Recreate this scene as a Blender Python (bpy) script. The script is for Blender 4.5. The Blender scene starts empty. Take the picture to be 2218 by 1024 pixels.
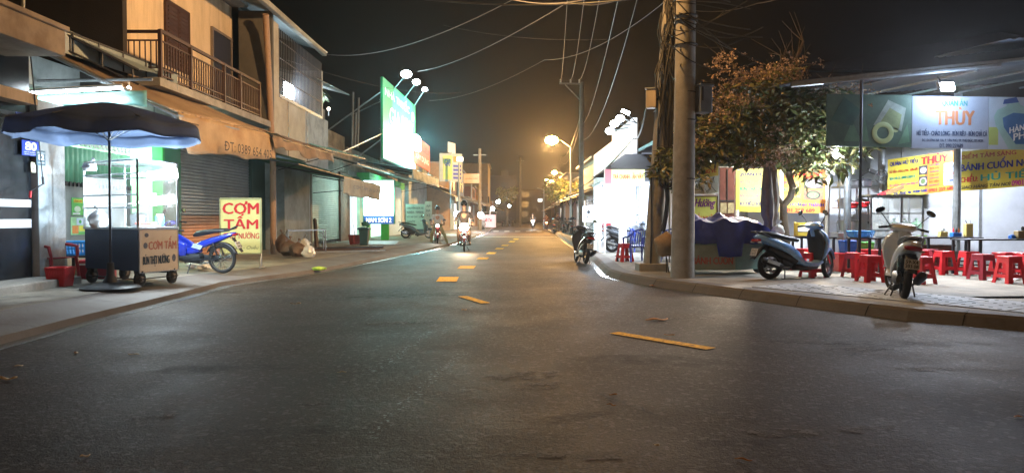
import bpy, math, random
from mathutils import Matrix, Vector
R = math.radians
random.seed(7)
sc = bpy.context.scene
col = sc.collection
# ------------------------------------------------------------------ camera, sky, exposure
CH, PITCH, FOC = 1.30, math.atan(40 / 1600.0), 1600.0
cam_d = bpy.data.cameras.new('camera')
cam = bpy.data.objects.new('camera', cam_d)
col.objects.link(cam)
cam.location = (0, 0, CH)
cam.rotation_euler = (R(90) - PITCH, 0, 0)
cam_d.sensor_width = 36.0
cam_d.lens = FOC / 2218.0 * 36.0
cam_d.clip_end = 2000
cam_d.clip_start = 0.05
sc.camera = cam
w = bpy.data.worlds.new('World')
sc.world = w
w.use_nodes = True
nt = w.node_tree
bg = nt.nodes['Background']
sky = nt.nodes.new('ShaderNodeTexSky')
sky.sky_type = 'NISHITA'
sky.sun_disc = False
sky.sun_elevation = R(-4.0)
sky.sun_rotation = R(200)
nt.links.new(sky.outputs[0], bg.inputs[0])
bg.inputs[1].default_value = 0.05
sc.view_settings.view_transform = 'Standard'
sc.view_settings.look = 'None'
sc.view_settings.exposure = 0.0
sc.view_settings.gamma = 1.0
sc.cycles.use_denoising = True
sc.cycles.max_bounces = 6
sc.cycles.diffuse_bounces = 3
sc.cycles.glossy_bounces = 3
sc.cycles.transmission_bounces = 4
sc.cycles.transparent_max_bounces = 10
sc.cycles.volume_bounces = 0
sc.cycles.sample_clamp_indirect = 4.0
sc.cycles.sample_clamp_direct = 0.0
sc.cycles.caustics_reflective = False
sc.cycles.caustics_refractive = False

# ------------------------------------------------------------------ photo measurements -> metres
def ray(px, py):
    u = (px - 1109.0) / FOC; v = (512.0 - py) / FOC
    d = Vector((u, math.cos(PITCH) + v * math.sin(PITCH), -math.sin(PITCH) + v * math.cos(PITCH)))
    return d
def atY(px, py, Y):
    d = ray(px, py); t = Y / d.y
    return Vector((d.x * t, Y, CH + d.z * t))
def atX(px, py, X):
    d = ray(px, py); t = X / d.x
    return Vector((X, d.y * t, CH + d.z * t))
def G(px, py, z=0.0):
    d = ray(px, py); t = (z - CH) / d.z
    return Vector((d.x * t, d.y * t, z))

# ------------------------------------------------------------------ object bookkeeping
def tag(o, label=None, cat=None, group=None, kind=None):
    if label: o['label'] = label
    if cat: o['category'] = cat
    if group: o['group'] = group
    if kind: o['kind'] = kind
    return o
def thing(name, label, cat, loc=(0, 0, 0), rz=0.0, group=None):
    o = bpy.data.objects.new(name, None)
    o.empty_display_size = 0.1
    col.objects.link(o)
    o.location = loc
    o.rotation_euler = (0, 0, rz)
    return tag(o, label, cat, group)
def copy_tree(o, parent=None, loc=None, rz=None, label=None, group=None):
    c = o.copy(); col.objects.link(c)
    if parent is not None: c.parent = parent
    if loc is not None: c.location = loc
    if rz is not None: c.rotation_euler = (0, 0, rz)
    if label: c['label'] = label
    if group: c['group'] = group
    for ch in list(o.children): copy_tree(ch, c)
    return c

# ------------------------------------------------------------------ mesh builder
class MB:
    def __init__(s): s.v = []; s.f = []; s.M = None
    def add(s, vs, fs):
        b = len(s.v)
        if s.M is not None: vs = [s.M @ Vector(p) for p in vs]
        s.v += [tuple(p) for p in vs]
        s.f += [tuple(b + i for i in f) for f in fs]
        return s
    def bx(s, x0, x1, y0, y1, z0, z1):
        v = [(x, y, z) for z in (z0, z1) for y in (y0, y1) for x in (x0, x1)]
        return s.add(v, [(0, 2, 3, 1), (4, 5, 7, 6), (0, 1, 5, 4), (2, 6, 7, 3), (0, 4, 6, 2), (1, 3, 7, 5)])
    def box(s, c, sz, rz=0.0, ry=0.0, rx=0.0):
        m = Matrix.Translation(Vector(c)) @ Matrix.Rotation(rz, 4, 'Z') @ Matrix.Rotation(ry, 4, 'Y') @ Matrix.Rotation(rx, 4, 'X')
        v = [m @ Vector((x * sz[0] / 2, y * sz[1] / 2, z * sz[2] / 2)) for z in (-1, 1) for y in (-1, 1) for x in (-1, 1)]
        return s.add(v, [(0, 2, 3, 1), (4, 5, 7, 6), (0, 1, 5, 4), (2, 6, 7, 3), (0, 4, 6, 2), (1, 3, 7, 5)])
    def path(s, pts, r, n=8, cap=True):
        pts = [Vector(p) for p in pts]
        rr = r if isinstance(r, (list, tuple)) else [r] * len(pts)
        k = len(pts); ref = None; vs = []
        for i, p in enumerate(pts):
            t = (pts[min(i + 1, k - 1)] - pts[max(i - 1, 0)])
            if t.length < 1e-9: t = Vector((0, 0, 1))
            t.normalize()
            if ref is None:
                ref = Vector((0, 0, 1)) if abs(t.z) < 0.9 else Vector((1, 0, 0))
            a = ref - t * ref.dot(t)
            if a.length < 1e-6: a = t.orthogonal()
            a.normalize(); ref = a; b = t.cross(a)
            for j in range(n):
                q = 2 * math.pi * j / n
                vs.append(p + (a * math.cos(q) + b * math.sin(q)) * rr[i])
        fs = [(i * n + j, i * n + (j + 1) % n, (i + 1) * n + (j + 1) % n, (i + 1) * n + j) for i in range(k - 1) for j in range(n)]
        if cap: fs += [tuple(range(n - 1, -1, -1)), tuple((k - 1) * n + j for j in range(n))]
        return s.add(vs, fs)
    def tube(s, a, b, r0, r1=None, n=8): return s.path([a, b], [r0, r0 if r1 is None else r1], n)
    def lathe(s, prof, c=(0, 0, 0), n=16, axis='Z', cap=True):
        vs = []; c = Vector(c)
        for r, z in prof:
            for j in range(n):
                q = 2 * math.pi * j / n
                x, y = r * math.cos(q), r * math.sin(q)
                p = {'Z': (x, y, z), 'Y': (x, z, -y), 'X': (z, x, y)}[axis]
                vs.append(c + Vector(p))
        k = len(prof)
        fs = [(i * n + j, i * n + (j + 1) % n, (i + 1) * n + (j + 1) % n, (i + 1) * n + j) for i in range(k - 1) for j in range(n)]
        if cap:
            if prof[0][0] > 1e-5: fs.append(tuple(range(n - 1, -1, -1)))
            if prof[-1][0] > 1e-5: fs.append(tuple((k - 1) * n + j for j in range(n)))
        return s.add(vs, fs)
    def ell(s, c, rx, ry=None, rz=None, n=12, m=8):
        ry = rx if ry is None else ry; rz = rx if rz is None else rz
        vs = []; c = Vector(c)
        for i in range(m + 1):
            a = -math.pi / 2 + math.pi * i / m
            for j in range(n):
                q = 2 * math.pi * j / n
                ca = max(math.cos(a), 0.02)
                vs.append(c + Vector((rx * ca * math.cos(q), ry * ca * math.sin(q), rz * math.sin(a))))
        fs = [(i * n + j, i * n + (j + 1) % n, (i + 1) * n + (j + 1) % n, (i + 1) * n + j) for i in range(m) for j in range(n)]
        fs += [tuple(range(n - 1, -1, -1)), tuple(m * n + j for j in range(n))]
        return s.add(vs, fs)
    def torus(s, c, Rr, r, axis='Y', n=24, m=8, a0=0.0, a1=2 * math.pi, sy=1.0):
        full = abs(a1 - a0 - 2 * math.pi) < 1e-6
        k = n if full else n + 1
        vs = []; c = Vector(c)
        for i in range(k):
            a = a0 + (a1 - a0) * i / n
            for j in range(m):
                q = 2 * math.pi * j / m
                rad = Rr + r * math.cos(q); h = r * math.sin(q) * sy
                x, y = rad * math.cos(a), rad * math.sin(a)
                p = {'Z': (x, y, h), 'Y': (x, h, y), 'X': (h, x, y)}[axis]
                vs.append(c + Vector(p))
        fs = [(i * m + j, i * m + (j + 1) % m, ((i + 1) % k) * m + (j + 1) % m, ((i + 1) % k) * m + j)
              for i in range(n) for j in range(m)]
        return s.add(vs, fs)
    def prism(s, pts, vec):
        pts = [Vector(p) for p in pts]; vec = Vector(vec); n = len(pts)
        vs = pts + [p + vec for p in pts]
        fs = [tuple(range(n)), tuple(range(2 * n - 1, n - 1, -1))]
        fs += [(i, n + i, n + (i + 1) % n, (i + 1) % n) for i in range(n)]
        return s.add(vs, fs)
    def sheet(s, a, b, c, d, nu=8, nv=4, fn=None):
        """corner a-b along u, a-d along v; fn(u,v)->offset vector"""
        a, b, c, d = map(Vector, (a, b, c, d)); vs = []
        for j in range(nv + 1):
            for i in range(nu + 1):
                u, v = i / nu, j / nv
                p = a * (1 - u) * (1 - v) + b * u * (1 - v) + c * u * v + d * (1 - u) * v
                if fn: p = p + Vector(fn(u, v))
                vs.append(p)
        fs = [(j * (nu + 1) + i, j * (nu + 1) + i + 1, (j + 1) * (nu + 1) + i + 1, (j + 1) * (nu + 1) + i) for j in range(nv) for i in range(nu)]
        return s.add(vs, fs)
    def loft(s, secs, n=14, e=2.6, y0=0.0):
        """secs: (x, z, half width, half height[, y]) body sections in a bike-like frame"""
        k = len(secs); vs = []
        for i, q in enumerate(secs):
            a, b = secs[max(i - 1, 0)], secs[min(i + 1, k - 1)]
            dx, dz = b[0] - a[0], b[1] - a[1]
            L = math.hypot(dx, dz) or 1.0
            ux, uz = -dz / L, dx / L
            yc = y0 + (q[4] if len(q) > 4 else 0.0)
            for j in range(n):
                t = 2 * math.pi * j / n
                ct, st = math.cos(t), math.sin(t)
                cy = math.copysign(abs(ct) ** (2 / e), ct) * q[2]
                cz = math.copysign(abs(st) ** (2 / e), st) * q[3]
                vs.append((q[0] + ux * cz, yc + cy, q[1] + uz * cz))
        fs = [(i * n + j, i * n + (j + 1) % n, (i + 1) * n + (j + 1) % n, (i + 1) * n + j) for i in range(k - 1) for j in range(n)]
        fs += [tuple(range(n - 1, -1, -1)), tuple((k - 1) * n + j for j in range(n))]
        return s.add(vs, fs)
    def build(s, name, mat, parent=None, smooth=False, bevel=0.0, solid=0.0, loc=None, rz=None, mats=None):
        me = bpy.data.meshes.new(name)
        me.from_pydata(s.v, [], s.f); me.update()
        me.materials.append(mat)
        o = bpy.data.objects.new(name, me); col.objects.link(o)
        if parent is not None: o.parent = parent
        if loc is not None: o.location = loc
        if rz is not None: o.rotation_euler = (0, 0, rz)
        if solid:
            m = o.modifiers.new('thickness', 'SOLIDIFY'); m.thickness = solid; m.offset = 0
        if bevel:
            m = o.modifiers.new('bevel', 'BEVEL'); m.width = bevel; m.segments = 2; m.limit_method = 'ANGLE'; m.angle_limit = R(40)
        if smooth:
            for p in me.polygons: p.use_smooth = True
            me.set_sharp_from_angle(angle=R(42))
        return o

# ------------------------------------------------------------------ materials
def hexc(h):
    h = h.lstrip('#'); o = []
    for i in (0, 2, 4):
        c = int(h[i:i + 2], 16) / 255.0
        o.append(c / 12.92 if c <= 0.04045 else ((c + 0.055) / 1.055) ** 2.4)
    return tuple(o)
_M = {}
def mat(name, c, rough=0.6, metal=0.0, var=0.18, scale=3.0, bump=0.0, bscale=40.0, spec=0.5, dirt=None, dirt_amt=0.5, dscale=1.2,
        alpha=1.0, trans=0.0, emit=None, es=0.0, coat=0.0, wave=None, streak=False):
    if name in _M: return _M[name]
    if isinstance(c, str): c = hexc(c)
    m = bpy.data.materials.new(name); m.use_nodes = True
    nt = m.node_tree; N = nt.nodes; L = nt.links
    p = N['Principled BSDF']
    p.inputs['Roughness'].default_value = rough
    p.inputs['Metallic'].default_value = metal
    p.inputs['Specular IOR Level'].default_value = spec
    p.inputs['Coat Weight'].default_value = coat
    p.inputs['Alpha'].default_value = alpha
    p.inputs['Transmission Weight'].default_value = trans
    p.inputs['Base Color'].default_value = (*c, 1)
    tc = N.new('ShaderNodeTexCoord')
    if var > 0 or dirt:
        n1 = N.new('ShaderNodeTexNoise'); n1.inputs['Scale'].default_value = scale; n1.inputs['Detail'].default_value = 6
        n1.inputs['Roughness'].default_value = 0.65
        L.new(tc.outputs['Object'], n1.inputs['Vector'])
        rp = N.new('ShaderNodeMapRange'); rp.inputs[1].default_value = 0.3; rp.inputs[2].default_value = 0.7
        rp.inputs[3].default_value = 1 - var; rp.inputs[4].default_value = 1 + var
        L.new(n1.outputs['Fac'], rp.inputs[0])
        mx = N.new('ShaderNodeMix'); mx.data_type = 'RGBA'; mx.blend_type = 'MULTIPLY'; mx.inputs[0].default_value = 1
        mx.inputs[6].default_value = (*c, 1); L.new(rp.outputs[0], mx.inputs[7])
        out = mx.outputs[2]
        if dirt:
            n2 = N.new('ShaderNodeTexNoise'); n2.inputs['Scale'].default_value = dscale; n2.inputs['Detail'].default_value = 8
            n2.inputs['Roughness'].default_value = 0.7
            if streak:
                mp = N.new('ShaderNodeMapping'); mp.inputs['Scale'].default_value = (3.0, 3.0, 0.35)
                L.new(tc.outputs['Object'], mp.inputs['Vector']); L.new(mp.outputs[0], n2.inputs['Vector'])
            else: L.new(tc.outputs['Object'], n2.inputs['Vector'])
            r2 = N.new('ShaderNodeMapRange'); r2.inputs[1].default_value = 0.45; r2.inputs[2].default_value = 0.7
            r2.inputs[3].default_value = 0; r2.inputs[4].default_value = dirt_amt
            L.new(n2.outputs['Fac'], r2.inputs[0])
            m2 = N.new('ShaderNodeMix'); m2.data_type = 'RGBA'
            L.new(r2.outputs[0], m2.inputs[0]); L.new(out, m2.inputs[6])
            d = hexc(dirt) if isinstance(dirt, str) else dirt
            m2.inputs[7].default_value = (*d, 1); out = m2.outputs[2]
        L.new(out, p.inputs['Base Color'])
        rr = N.new('ShaderNodeMapRange'); rr.inputs[3].default_value = max(0.02, rough - 0.1); rr.inputs[4].default_value = min(1, rough + 0.1)
        L.new(n1.outputs['Fac'], rr.inputs[0]); L.new(rr.outputs[0], p.inputs['Roughness'])
    if bump > 0:
        n3 = N.new('ShaderNodeTexNoise'); n3.inputs['Scale'].default_value = bscale; n3.inputs['Detail'].default_value = 4
        L.new(tc.outputs['Object'], n3.inputs['Vector'])
        b = N.new('ShaderNodeBump'); b.inputs['Strength'].default_value = bump; b.inputs['Distance'].default_value = 0.02
        L.new(n3.outputs['Fac'], b.inputs['Height']); L.new(b.outputs[0], p.inputs['Normal'])
    if wave:  # (axis letter, bands per metre, strength): ribs of sheet metal or folds
        wv = N.new('ShaderNodeTexWave'); wv.bands_direction = wave[0]; wv.inputs['Scale'].default_value = wave[1]
        wv.wave_profile = 'SIN'
        L.new(tc.outputs['Object'], wv.inputs['Vector'])
        b = N.new('ShaderNodeBump'); b.inputs['Strength'].default_value = wave[2]; b.inputs['Distance'].default_value = 0.03
        L.new(wv.outputs['Fac'], b.inputs['Height']); L.new(b.outputs[0], p.inputs['Normal'])
    if emit:
        e = hexc(emit) if isinstance(emit, str) else emit
        p.inputs['Emission Color'].default_value = (*e, 1); p.inputs['Emission Strength'].default_value = es
    _M[name] = m
    return m

def see_through(m, k):
    """thin cloth: part of the light that falls on one side glows through to the other"""
    N = m.node_tree.nodes; L = m.node_tree.links; p = N['Principled BSDF']; out = N['Material Output']
    t = N.new('ShaderNodeBsdfTranslucent'); x = N.new('ShaderNodeMixShader'); x.inputs[0].default_value = k
    if p.inputs['Base Color'].links: L.new(p.inputs['Base Color'].links[0].from_socket, t.inputs[0])
    else: t.inputs[0].default_value = p.inputs['Base Color'].default_value
    L.new(p.outputs[0], x.inputs[1]); L.new(t.outputs[0], x.inputs[2]); L.new(x.outputs[0], out.inputs['Surface']); return m
def light(kind, name, loc, power, color, parent=None, size=0.1, rot=None, spot=None, sizey=None, blend=0.5):
    d = bpy.data.lights.new(name, kind); d.energy = power; d.color = color
    if kind == 'AREA':
        d.size = size
        if sizey: d.shape = 'RECTANGLE'; d.size_y = sizey
    else: d.shadow_soft_size = size
    if kind == 'SPOT': d.spot_size = spot or R(120); d.spot_blend = blend
    o = bpy.data.objects.new(name, d); col.objects.link(o)
    o.location = loc
    if rot is not None: o.rotation_euler = rot
    if parent is not None: o.parent = parent
    return o
def aim(a, b):
    return (Vector(b) - Vector(a)).to_track_quat('-Z', 'Y').to_euler()

# ------------------------------------------------------------------ lettering
import unicodedata
def _glyphs(s, slant=0.0):
    cu = bpy.data.curves.new('letters', 'FONT'); cu.body = s; cu.size = 1.0; cu.resolution_u = 2; cu.shear = slant
    t = bpy.data.objects.new('letters', cu); me = t.to_mesh()
    vs = [v.co.copy() for v in me.vertices]; fs = [tuple(p.vertices) for p in me.polygons]
    t.to_mesh_clear(); bpy.data.objects.remove(t)
    return vs, fs
def glyphs(s, slant=0.0):
    """letters as flat outlines; the Vietnamese horn and the bar of D-stroke are laid over plain letters"""
    plain = ''; marks = []
    for ch in s:
        if ch in 'Đđ': marks.append((len(plain), 'bar', ch)); plain += 'D' if ch == 'Đ' else 'd'; continue
        d = unicodedata.normalize('NFD', ch)
        if '\u031b' in d: marks.append((len(plain), 'horn', ch)); d = d.replace('\u031b', '')
        plain += unicodedata.normalize('NFC', d)
    vs, fs = _glyphs(plain, slant)
    for i, kind, ch in marks:
        pv, _ = _glyphs(plain[:i + 1]); cv, _ = _glyphs(plain[i])
        x1 = max(v.x for v in pv); x0 = x1 - (max(v.x for v in cv) - min(v.x for v in cv)); hh = .73 if ch.isupper() else .55
        if kind == 'bar': q = [(x0 - .07, hh * .45), (x0 + .26, hh * .45), (x0 + .26, hh * .56), (x0 - .07, hh * .56)] if ch == 'Đ' else [(x1 - .26, .6), (x1 + .06, .6), (x1 + .06, .67), (x1 - .26, .67)]
        else: q = [(x1 - .10, hh * .84), (x1 + .0, hh * .82), (x1 + .06, hh * .98), (x1 + .055, hh * 1.09), (x1 - .035, hh * 1.09), (x1 - .03, hh * .99)]
        b = len(vs); vs += [Vector((x + slant * y, y, .004)) for x, y in q]; fs.append(tuple(range(b, b + len(q))))
    return vs, fs
def text(parent, s, o, right, up, w, h, m, bold=0.012, depth=0.003, lift=0.004, slant=0.0, name='lettering'):
    """s written in the rectangle whose lower left corner is o, w wide along right and h high along up"""
    vs, fs = glyphs(s, slant)
    if not vs: return None
    x0 = min(v.x for v in vs); x1 = max(v.x for v in vs); y0 = min(v.y for v in vs); y1 = max(v.y for v in vs)
    right = Vector(right).normalized(); up = Vector(up).normalized(); nrm = right.cross(up)
    o = Vector(o)
    b = MB(); bw = min(bold, .04) * h / max(.3, (y1 - y0)) * .9
    for k, (dx, dy) in enumerate(((-bw, -bw * .4), (0, bw * .5), (bw, -bw * .2)) if bold > .012 else ((0, 0),)):  # heavy strokes: the letters struck three times, each a hair proud
        pts = [o + right * ((v.x - x0) / (x1 - x0) * (w - 2 * bw) + bw + dx) + up * ((v.y - y0) / (y1 - y0) * h + dy) + nrm * (lift + k * .0012 + (.0005 if v.z > .002 else 0)) for v in vs]
        b.add(pts, fs)
    ob = b.build(name, m, parent)
    return ob
class Sign:
    """flat panel in its own frame; put(text, u0, v0, u1, v1) in fractions of the panel (v up)"""
    def __init__(s, parent, o, right, w, h, m, thick=0.02, up=(0, 0, 1), name='panel', bevel=0.0):
        s.p = parent; s.o = Vector(o); s.r = Vector(right).normalized(); s.u = Vector(up).normalized(); s.w = w; s.h = h
        s.n = s.r.cross(s.u)
        a = s.o; b = a + s.r * w; c = b + s.u * h; d = a + s.u * h
        s.panel = MB().prism([a, b, c, d], -s.n * thick).build(name, m, parent, bevel=bevel)
    def at(s, u, v, off=0.0): return s.o + s.r * (u * s.w) + s.u * (v * s.h) + s.n * off
    def put(s, t, u0, v0, u1, v1, m, bold=0.014, slant=0.0, lift=0.004, name='lettering'):
        return text(s.p, t, s.at(u0, v0), s.r, s.u, (u1 - u0) * s.w, (v1 - v0) * s.h, m, bold, lift=lift, slant=slant, name=name)
    def rect(s, u0, v0, u1, v1, m, name='printed_block', off=0.002, th=0.002):
        a, b, c, d = s.at(u0, v0, off), s.at(u1, v0, off), s.at(u1, v1, off), s.at(u0, v1, off)
        return MB().prism([a, b, c, d], -s.n * th).build(name, m, s.p)
    def disc(s, u, v, ru, rv, m, name='printed_picture', off=0.005, n=20):
        pts = [s.at(u + ru * math.cos(2 * math.pi * i / n), v + rv * math.sin(2 * math.pi * i / n), off) for i in range(n)]
        return MB().prism(pts, -s.n * 0.002).build(name, m, s.p)
    def poly(s, uv, m, name='printed_picture', off=0.005):
        return MB().prism([s.at(u, v, off) for u, v in uv], -s.n * 0.002).build(name, m, s.p)
    def frame(s, m, t=0.03, name='frame', d=0.03):
        b = MB()
        def bar(a, c):
            b.path([a, c], t / 2, 4)
        b.path([s.at(0, 0), s.at(1, 0)], t / 2, 6); b.path([s.at(1, 0), s.at(1, 1)], t / 2, 6)
        b.path([s.at(1, 1), s.at(0, 1)], t / 2, 6); b.path([s.at(0, 1), s.at(0, 0)], t / 2, 6)
        return b.build(name, m, s.p)
# ================================================================== common materials
M_conc = mat('concrete', '#8d8a84', .85, var=.2, scale=2.5, bump=.25, bscale=30, dirt='#4a4540', dirt_amt=.6)
M_pole = mat('pole_concrete', '#8f8c86', .85, var=.15, scale=4, bump=.2, bscale=50, dirt='#55504a', dirt_amt=.5, dscale=3)
M_steel = mat('stainless', '#b8bcc0', .3, metal=1, var=.08, scale=8)
M_gal = mat('galvanised', '#8a9094', .5, metal=.7, var=.2, scale=10, dirt='#5b4a3c', dirt_amt=.3)
M_dark = mat('dark_metal', '#22242a', .5, metal=.4, var=.2)
M_black = mat('black_plastic', '#121316', .55, var=.15)
M_rubber = mat('rubber', '#141414', .85, var=.15, bump=.2, bscale=80)
M_white = mat('white_paint', '#d8dad6', .6, var=.08)
M_wall = mat('pale_wall', '#b9bdb8', .85, var=.12, scale=1.5, dirt='#5f5f58', dirt_amt=.5, dscale=.9, bump=.15)
M_glass = mat('clear_glass', '#ffffff', .03, var=0, trans=1.0, spec=.5)
M_cable = mat('cable', '#1a1a1c', .6, var=.1)
M_red = mat('red_plastic', '#c4232b', .38, var=.1, scale=6, dirt='#7a1c22', dirt_amt=.35, dscale=5)
M_maroon = mat('maroon_plastic', '#8c2030', .4, var=.1)
M_blueP = mat('blue_plastic', '#2468c4', .38, var=.1)
M_t_red = mat('print_red', '#c01c28', .7, var=.08)
M_t_blue = mat('print_blue', '#1b2a86', .7, var=.08)
M_t_black = mat('print_black', '#22252c', .7, var=.05)
M_t_teal = mat('print_teal', '#1f9a8c', .7, var=.08)
M_t_pink = mat('print_pink', '#cf3f8c', .7, var=.08)
M_t_white = mat('print_white', '#e6e8ea', .7, var=.05)
M_t_orange = mat('print_orange', '#c9662a', .7, var=.08)

# ================================================================== ground, road, pavements
def node_asphalt():
    m = bpy.data.materials.new('asphalt'); m.use_nodes = True
    N = m.node_tree.nodes; L = m.node_tree.links; p = N['Principled BSDF']
    tc = N.new('ShaderNodeTexCoord')
    big = N.new('ShaderNodeTexNoise'); big.inputs['Scale'].default_value = 0.35; big.inputs['Detail'].default_value = 7; big.inputs['Roughness'].default_value = .6
    fine = N.new('ShaderNodeTexNoise'); fine.inputs['Scale'].default_value = 55; fine.inputs['Detail'].default_value = 3
    vor = N.new('ShaderNodeTexVoronoi'); vor.inputs['Scale'].default_value = 95
    spk = N.new('ShaderNodeTexVoronoi'); spk.inputs['Scale'].default_value = 33
    for n in (big, fine, vor, spk): L.new(tc.outputs['Object'], n.inputs['Vector'])
    ramp = N.new('ShaderNodeValToRGB'); e = ramp.color_ramp.elements
    e[0].position = .25; e[0].color = (.020, .0170, .0142, 1); e[1].position = .72; e[1].color = (.066, .051, .039, 1)
    L.new(big.outputs['Fac'], ramp.inputs[0])
    mr = N.new('ShaderNodeMapRange'); mr.inputs[1].default_value = .3; mr.inputs[2].default_value = .7; mr.inputs[3].default_value = .35; mr.inputs[4].default_value = 1.8
    L.new(fine.outputs['Fac'], mr.inputs[0])
    mx = N.new('ShaderNodeMix'); mx.data_type = 'RGBA'; mx.blend_type = 'MULTIPLY'; mx.inputs[0].default_value = 1
    L.new(ramp.outputs[0], mx.inputs[6]); L.new(mr.outputs[0], mx.inputs[7])
    # pale stones: a few bright grains
    sp = N.new('ShaderNodeMapRange'); sp.inputs[1].default_value = .86; sp.inputs[2].default_value = .93; sp.inputs[3].default_value = 0; sp.inputs[4].default_value = .55
    sepr = N.new('ShaderNodeSeparateColor'); L.new(spk.outputs['Color'], sepr.inputs[0]); L.new(sepr.outputs[0], sp.inputs[0])
    m2 = N.new('ShaderNodeMix'); m2.data_type = 'RGBA'; L.new(sp.outputs[0], m2.inputs[0]); L.new(mx.outputs[2], m2.inputs[6]); m2.inputs[7].default_value = (.13, .12, .11, 1)
    # thin worn, cement-smeared patches
    pt = N.new('ShaderNodeTexNoise'); pt.inputs['Scale'].default_value = .9; pt.inputs['Detail'].default_value = 9; pt.inputs['Roughness'].default_value = .72
    L.new(tc.outputs['Object'], pt.inputs['Vector'])
    pr = N.new('ShaderNodeMapRange'); pr.inputs[1].default_value = .60; pr.inputs[2].default_value = .66; pr.inputs[3].default_value = 0; pr.inputs[4].default_value = .6
    L.new(pt.outputs['Fac'], pr.inputs[0])
    m3 = N.new('ShaderNodeMix'); m3.data_type = 'RGBA'; L.new(pr.outputs[0], m3.inputs[0]); L.new(m2.outputs[2], m3.inputs[6]); m3.inputs[7].default_value = (.085, .08, .073, 1)
    L.new(m3.outputs[2], p.inputs['Base Color'])
    rr = N.new('ShaderNodeMapRange'); rr.inputs[1].default_value = .3; rr.inputs[2].default_value = .7; rr.inputs[3].default_value = .56; rr.inputs[4].default_value = .74
    L.new(pt.outputs['Fac'], rr.inputs[0]); L.new(rr.outputs[0], p.inputs['Roughness'])
    b = N.new('ShaderNodeBump'); p.inputs['Specular IOR Level'].default_value = .05; b.inputs['Strength'].default_value = .25; b.inputs['Distance'].default_value = .008
    mid = N.new('ShaderNodeTexNoise'); mid.inputs['Scale'].default_value = 14; mid.inputs['Detail'].default_value = 5; mid.inputs['Roughness'].default_value = .75
    L.new(tc.outputs['Object'], mid.inputs['Vector'])
    b2 = N.new('ShaderNodeBump'); b2.inputs['Strength'].default_value = .55; b2.inputs['Distance'].default_value = .02
    L.new(mid.outputs['Fac'], b2.inputs['Height'])
    L.new(vor.outputs['Distance'], b.inputs['Height']); L.new(b2.outputs[0], b.inputs['Normal']); L.new(b.outputs[0], p.inputs['Normal'])
    return m
M_asphalt = node_asphalt()
M_soil = mat('packed_soil', '#3c352d', .95, var=.3, scale=1.0, bump=.4)
M_walk = mat('worn_pavement', '#7c776c', .85, var=.25, scale=1.3, bump=.3, bscale=25, dirt='#3b332a', dirt_amt=.7, dscale=1.6)
M_ramp = mat('kerb_concrete', '#605c58', .85, var=.25, scale=2.2, bump=.3, bscale=22, dirt='#3a2e25', dirt_amt=.75, dscale=1.1)
M_gutter = mat('wet_gutter', '#5c5f5e', .22, var=.2, scale=2, bump=.3, bscale=18, dirt='#3d3a36', dirt_amt=.6, dscale=2)
M_tile = mat('paving_slab', '#8b8f92', .75, var=.15, scale=2, bump=.25, bscale=35, dirt='#43423f', dirt_amt=.6, dscale=.8)
M_yellow = mat('road_yellow', '#f0b400', .8, var=.25, scale=14, dirt='#2c2823', dirt_amt=.95, dscale=20, spec=.1)

Lk = [Vector((-4.9, -8, 0)), Vector((-5.0, 2, 0)), G(0, 747), G(150, 706), G(390, 645), G(480, 620), G(690, 590), G(800, 567), G(930, 542), G(965, 534),
      G(1050, 506), Vector((-2.6, 85, 0)), Vector((-2.2, 130, 0)), Vector((-1, 230, 0))]
Rk = [Vector((19, -12, 0)), G(2218, 716) + Vector((3.6, -5.5, 0)), G(2218, 716), G(1962, 694), G(1600, 646), G(1413, 620), G(1340, 606), G(1312, 597), G(1286, 568), Vector((2.7, 32, 0)),
      Vector((3.05, 45, 0)), Vector((3.6, 62, 0)), Vector((4.6, 100, 0)), Vector((6, 140, 0)), Vector((9, 230, 0))]
def offs(pl, d):
    out = []
    for i, p in enumerate(pl):
        t = (pl[min(i + 1, len(pl) - 1)] - pl[max(i - 1, 0)]).normalized()
        out.append(p + Vector((-t.y, t.x, 0)) * d)
    return out
def strip(rows, z=None):
    b = MB(); n = len(rows[0])
    vs = [p for r in rows for p in r]
    fs = [(j * n + i, j * n + i + 1, (j + 1) * n + i + 1, (j + 1) * n + i) for j in range(len(rows) - 1) for i in range(n - 1)]
    b.add(vs, fs); return b
def zz(pl, z): return [Vector((p.x, p.y, z)) for p in pl]
def dens(pl, step=.8, jit=0.0):
    out = []
    for a, b in zip(pl[:-1], pl[1:]):
        k = max(1, min(40, int((b - a).length / step)))
        for i in range(k): out.append(a.lerp(b, i / k) + Vector((random.uniform(-jit, jit), 0, 0)))
    out.append(pl[-1]); return out
MB().sheet((-300, -60, -.06), (300, -60, -.06), (300, 420, -.06), (-300, 420, -.06), 1, 1).build('ground', M_soil)['kind'] = 'structure'
road = MB().sheet((-12, -20, 0), (40, -20, 0), (40, 240, 0), (-12, 240, 0), 1, 1).build('road', M_asphalt)
road['kind'] = 'structure'
LZ, RZ = .18, .15
Ld = dens(Lk, .5, .015)
g1 = strip([zz(offs(Ld, -.2), .004), zz(offs(Ld, 0.02), .004)]).build('gutter', M_gutter); g1['kind'] = 'structure'
lk = strip([zz(Ld, 0), zz(offs(Ld, .02), .085), zz(offs(Ld, .10), .10), zz(offs(Ld, .75), LZ - .02), zz(offs(Ld, .85), LZ)]).build('kerb', M_ramp, smooth=True); lk['kind'] = 'structure'
lp = strip([zz(offs(Ld, .85), LZ), zz(offs(Ld, 4.0), LZ + .01), [Vector((-16, p.y, LZ + .012)) for p in Ld]]).build('pavement', M_walk); lp['kind'] = 'structure'
Rd = dens(Rk, .5, .006)
g2 = strip([zz(offs(Rd, .0), .004), zz(offs(Rd, .14), .004)]).build('gutter', M_gutter); g2['kind'] = 'structure'
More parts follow.
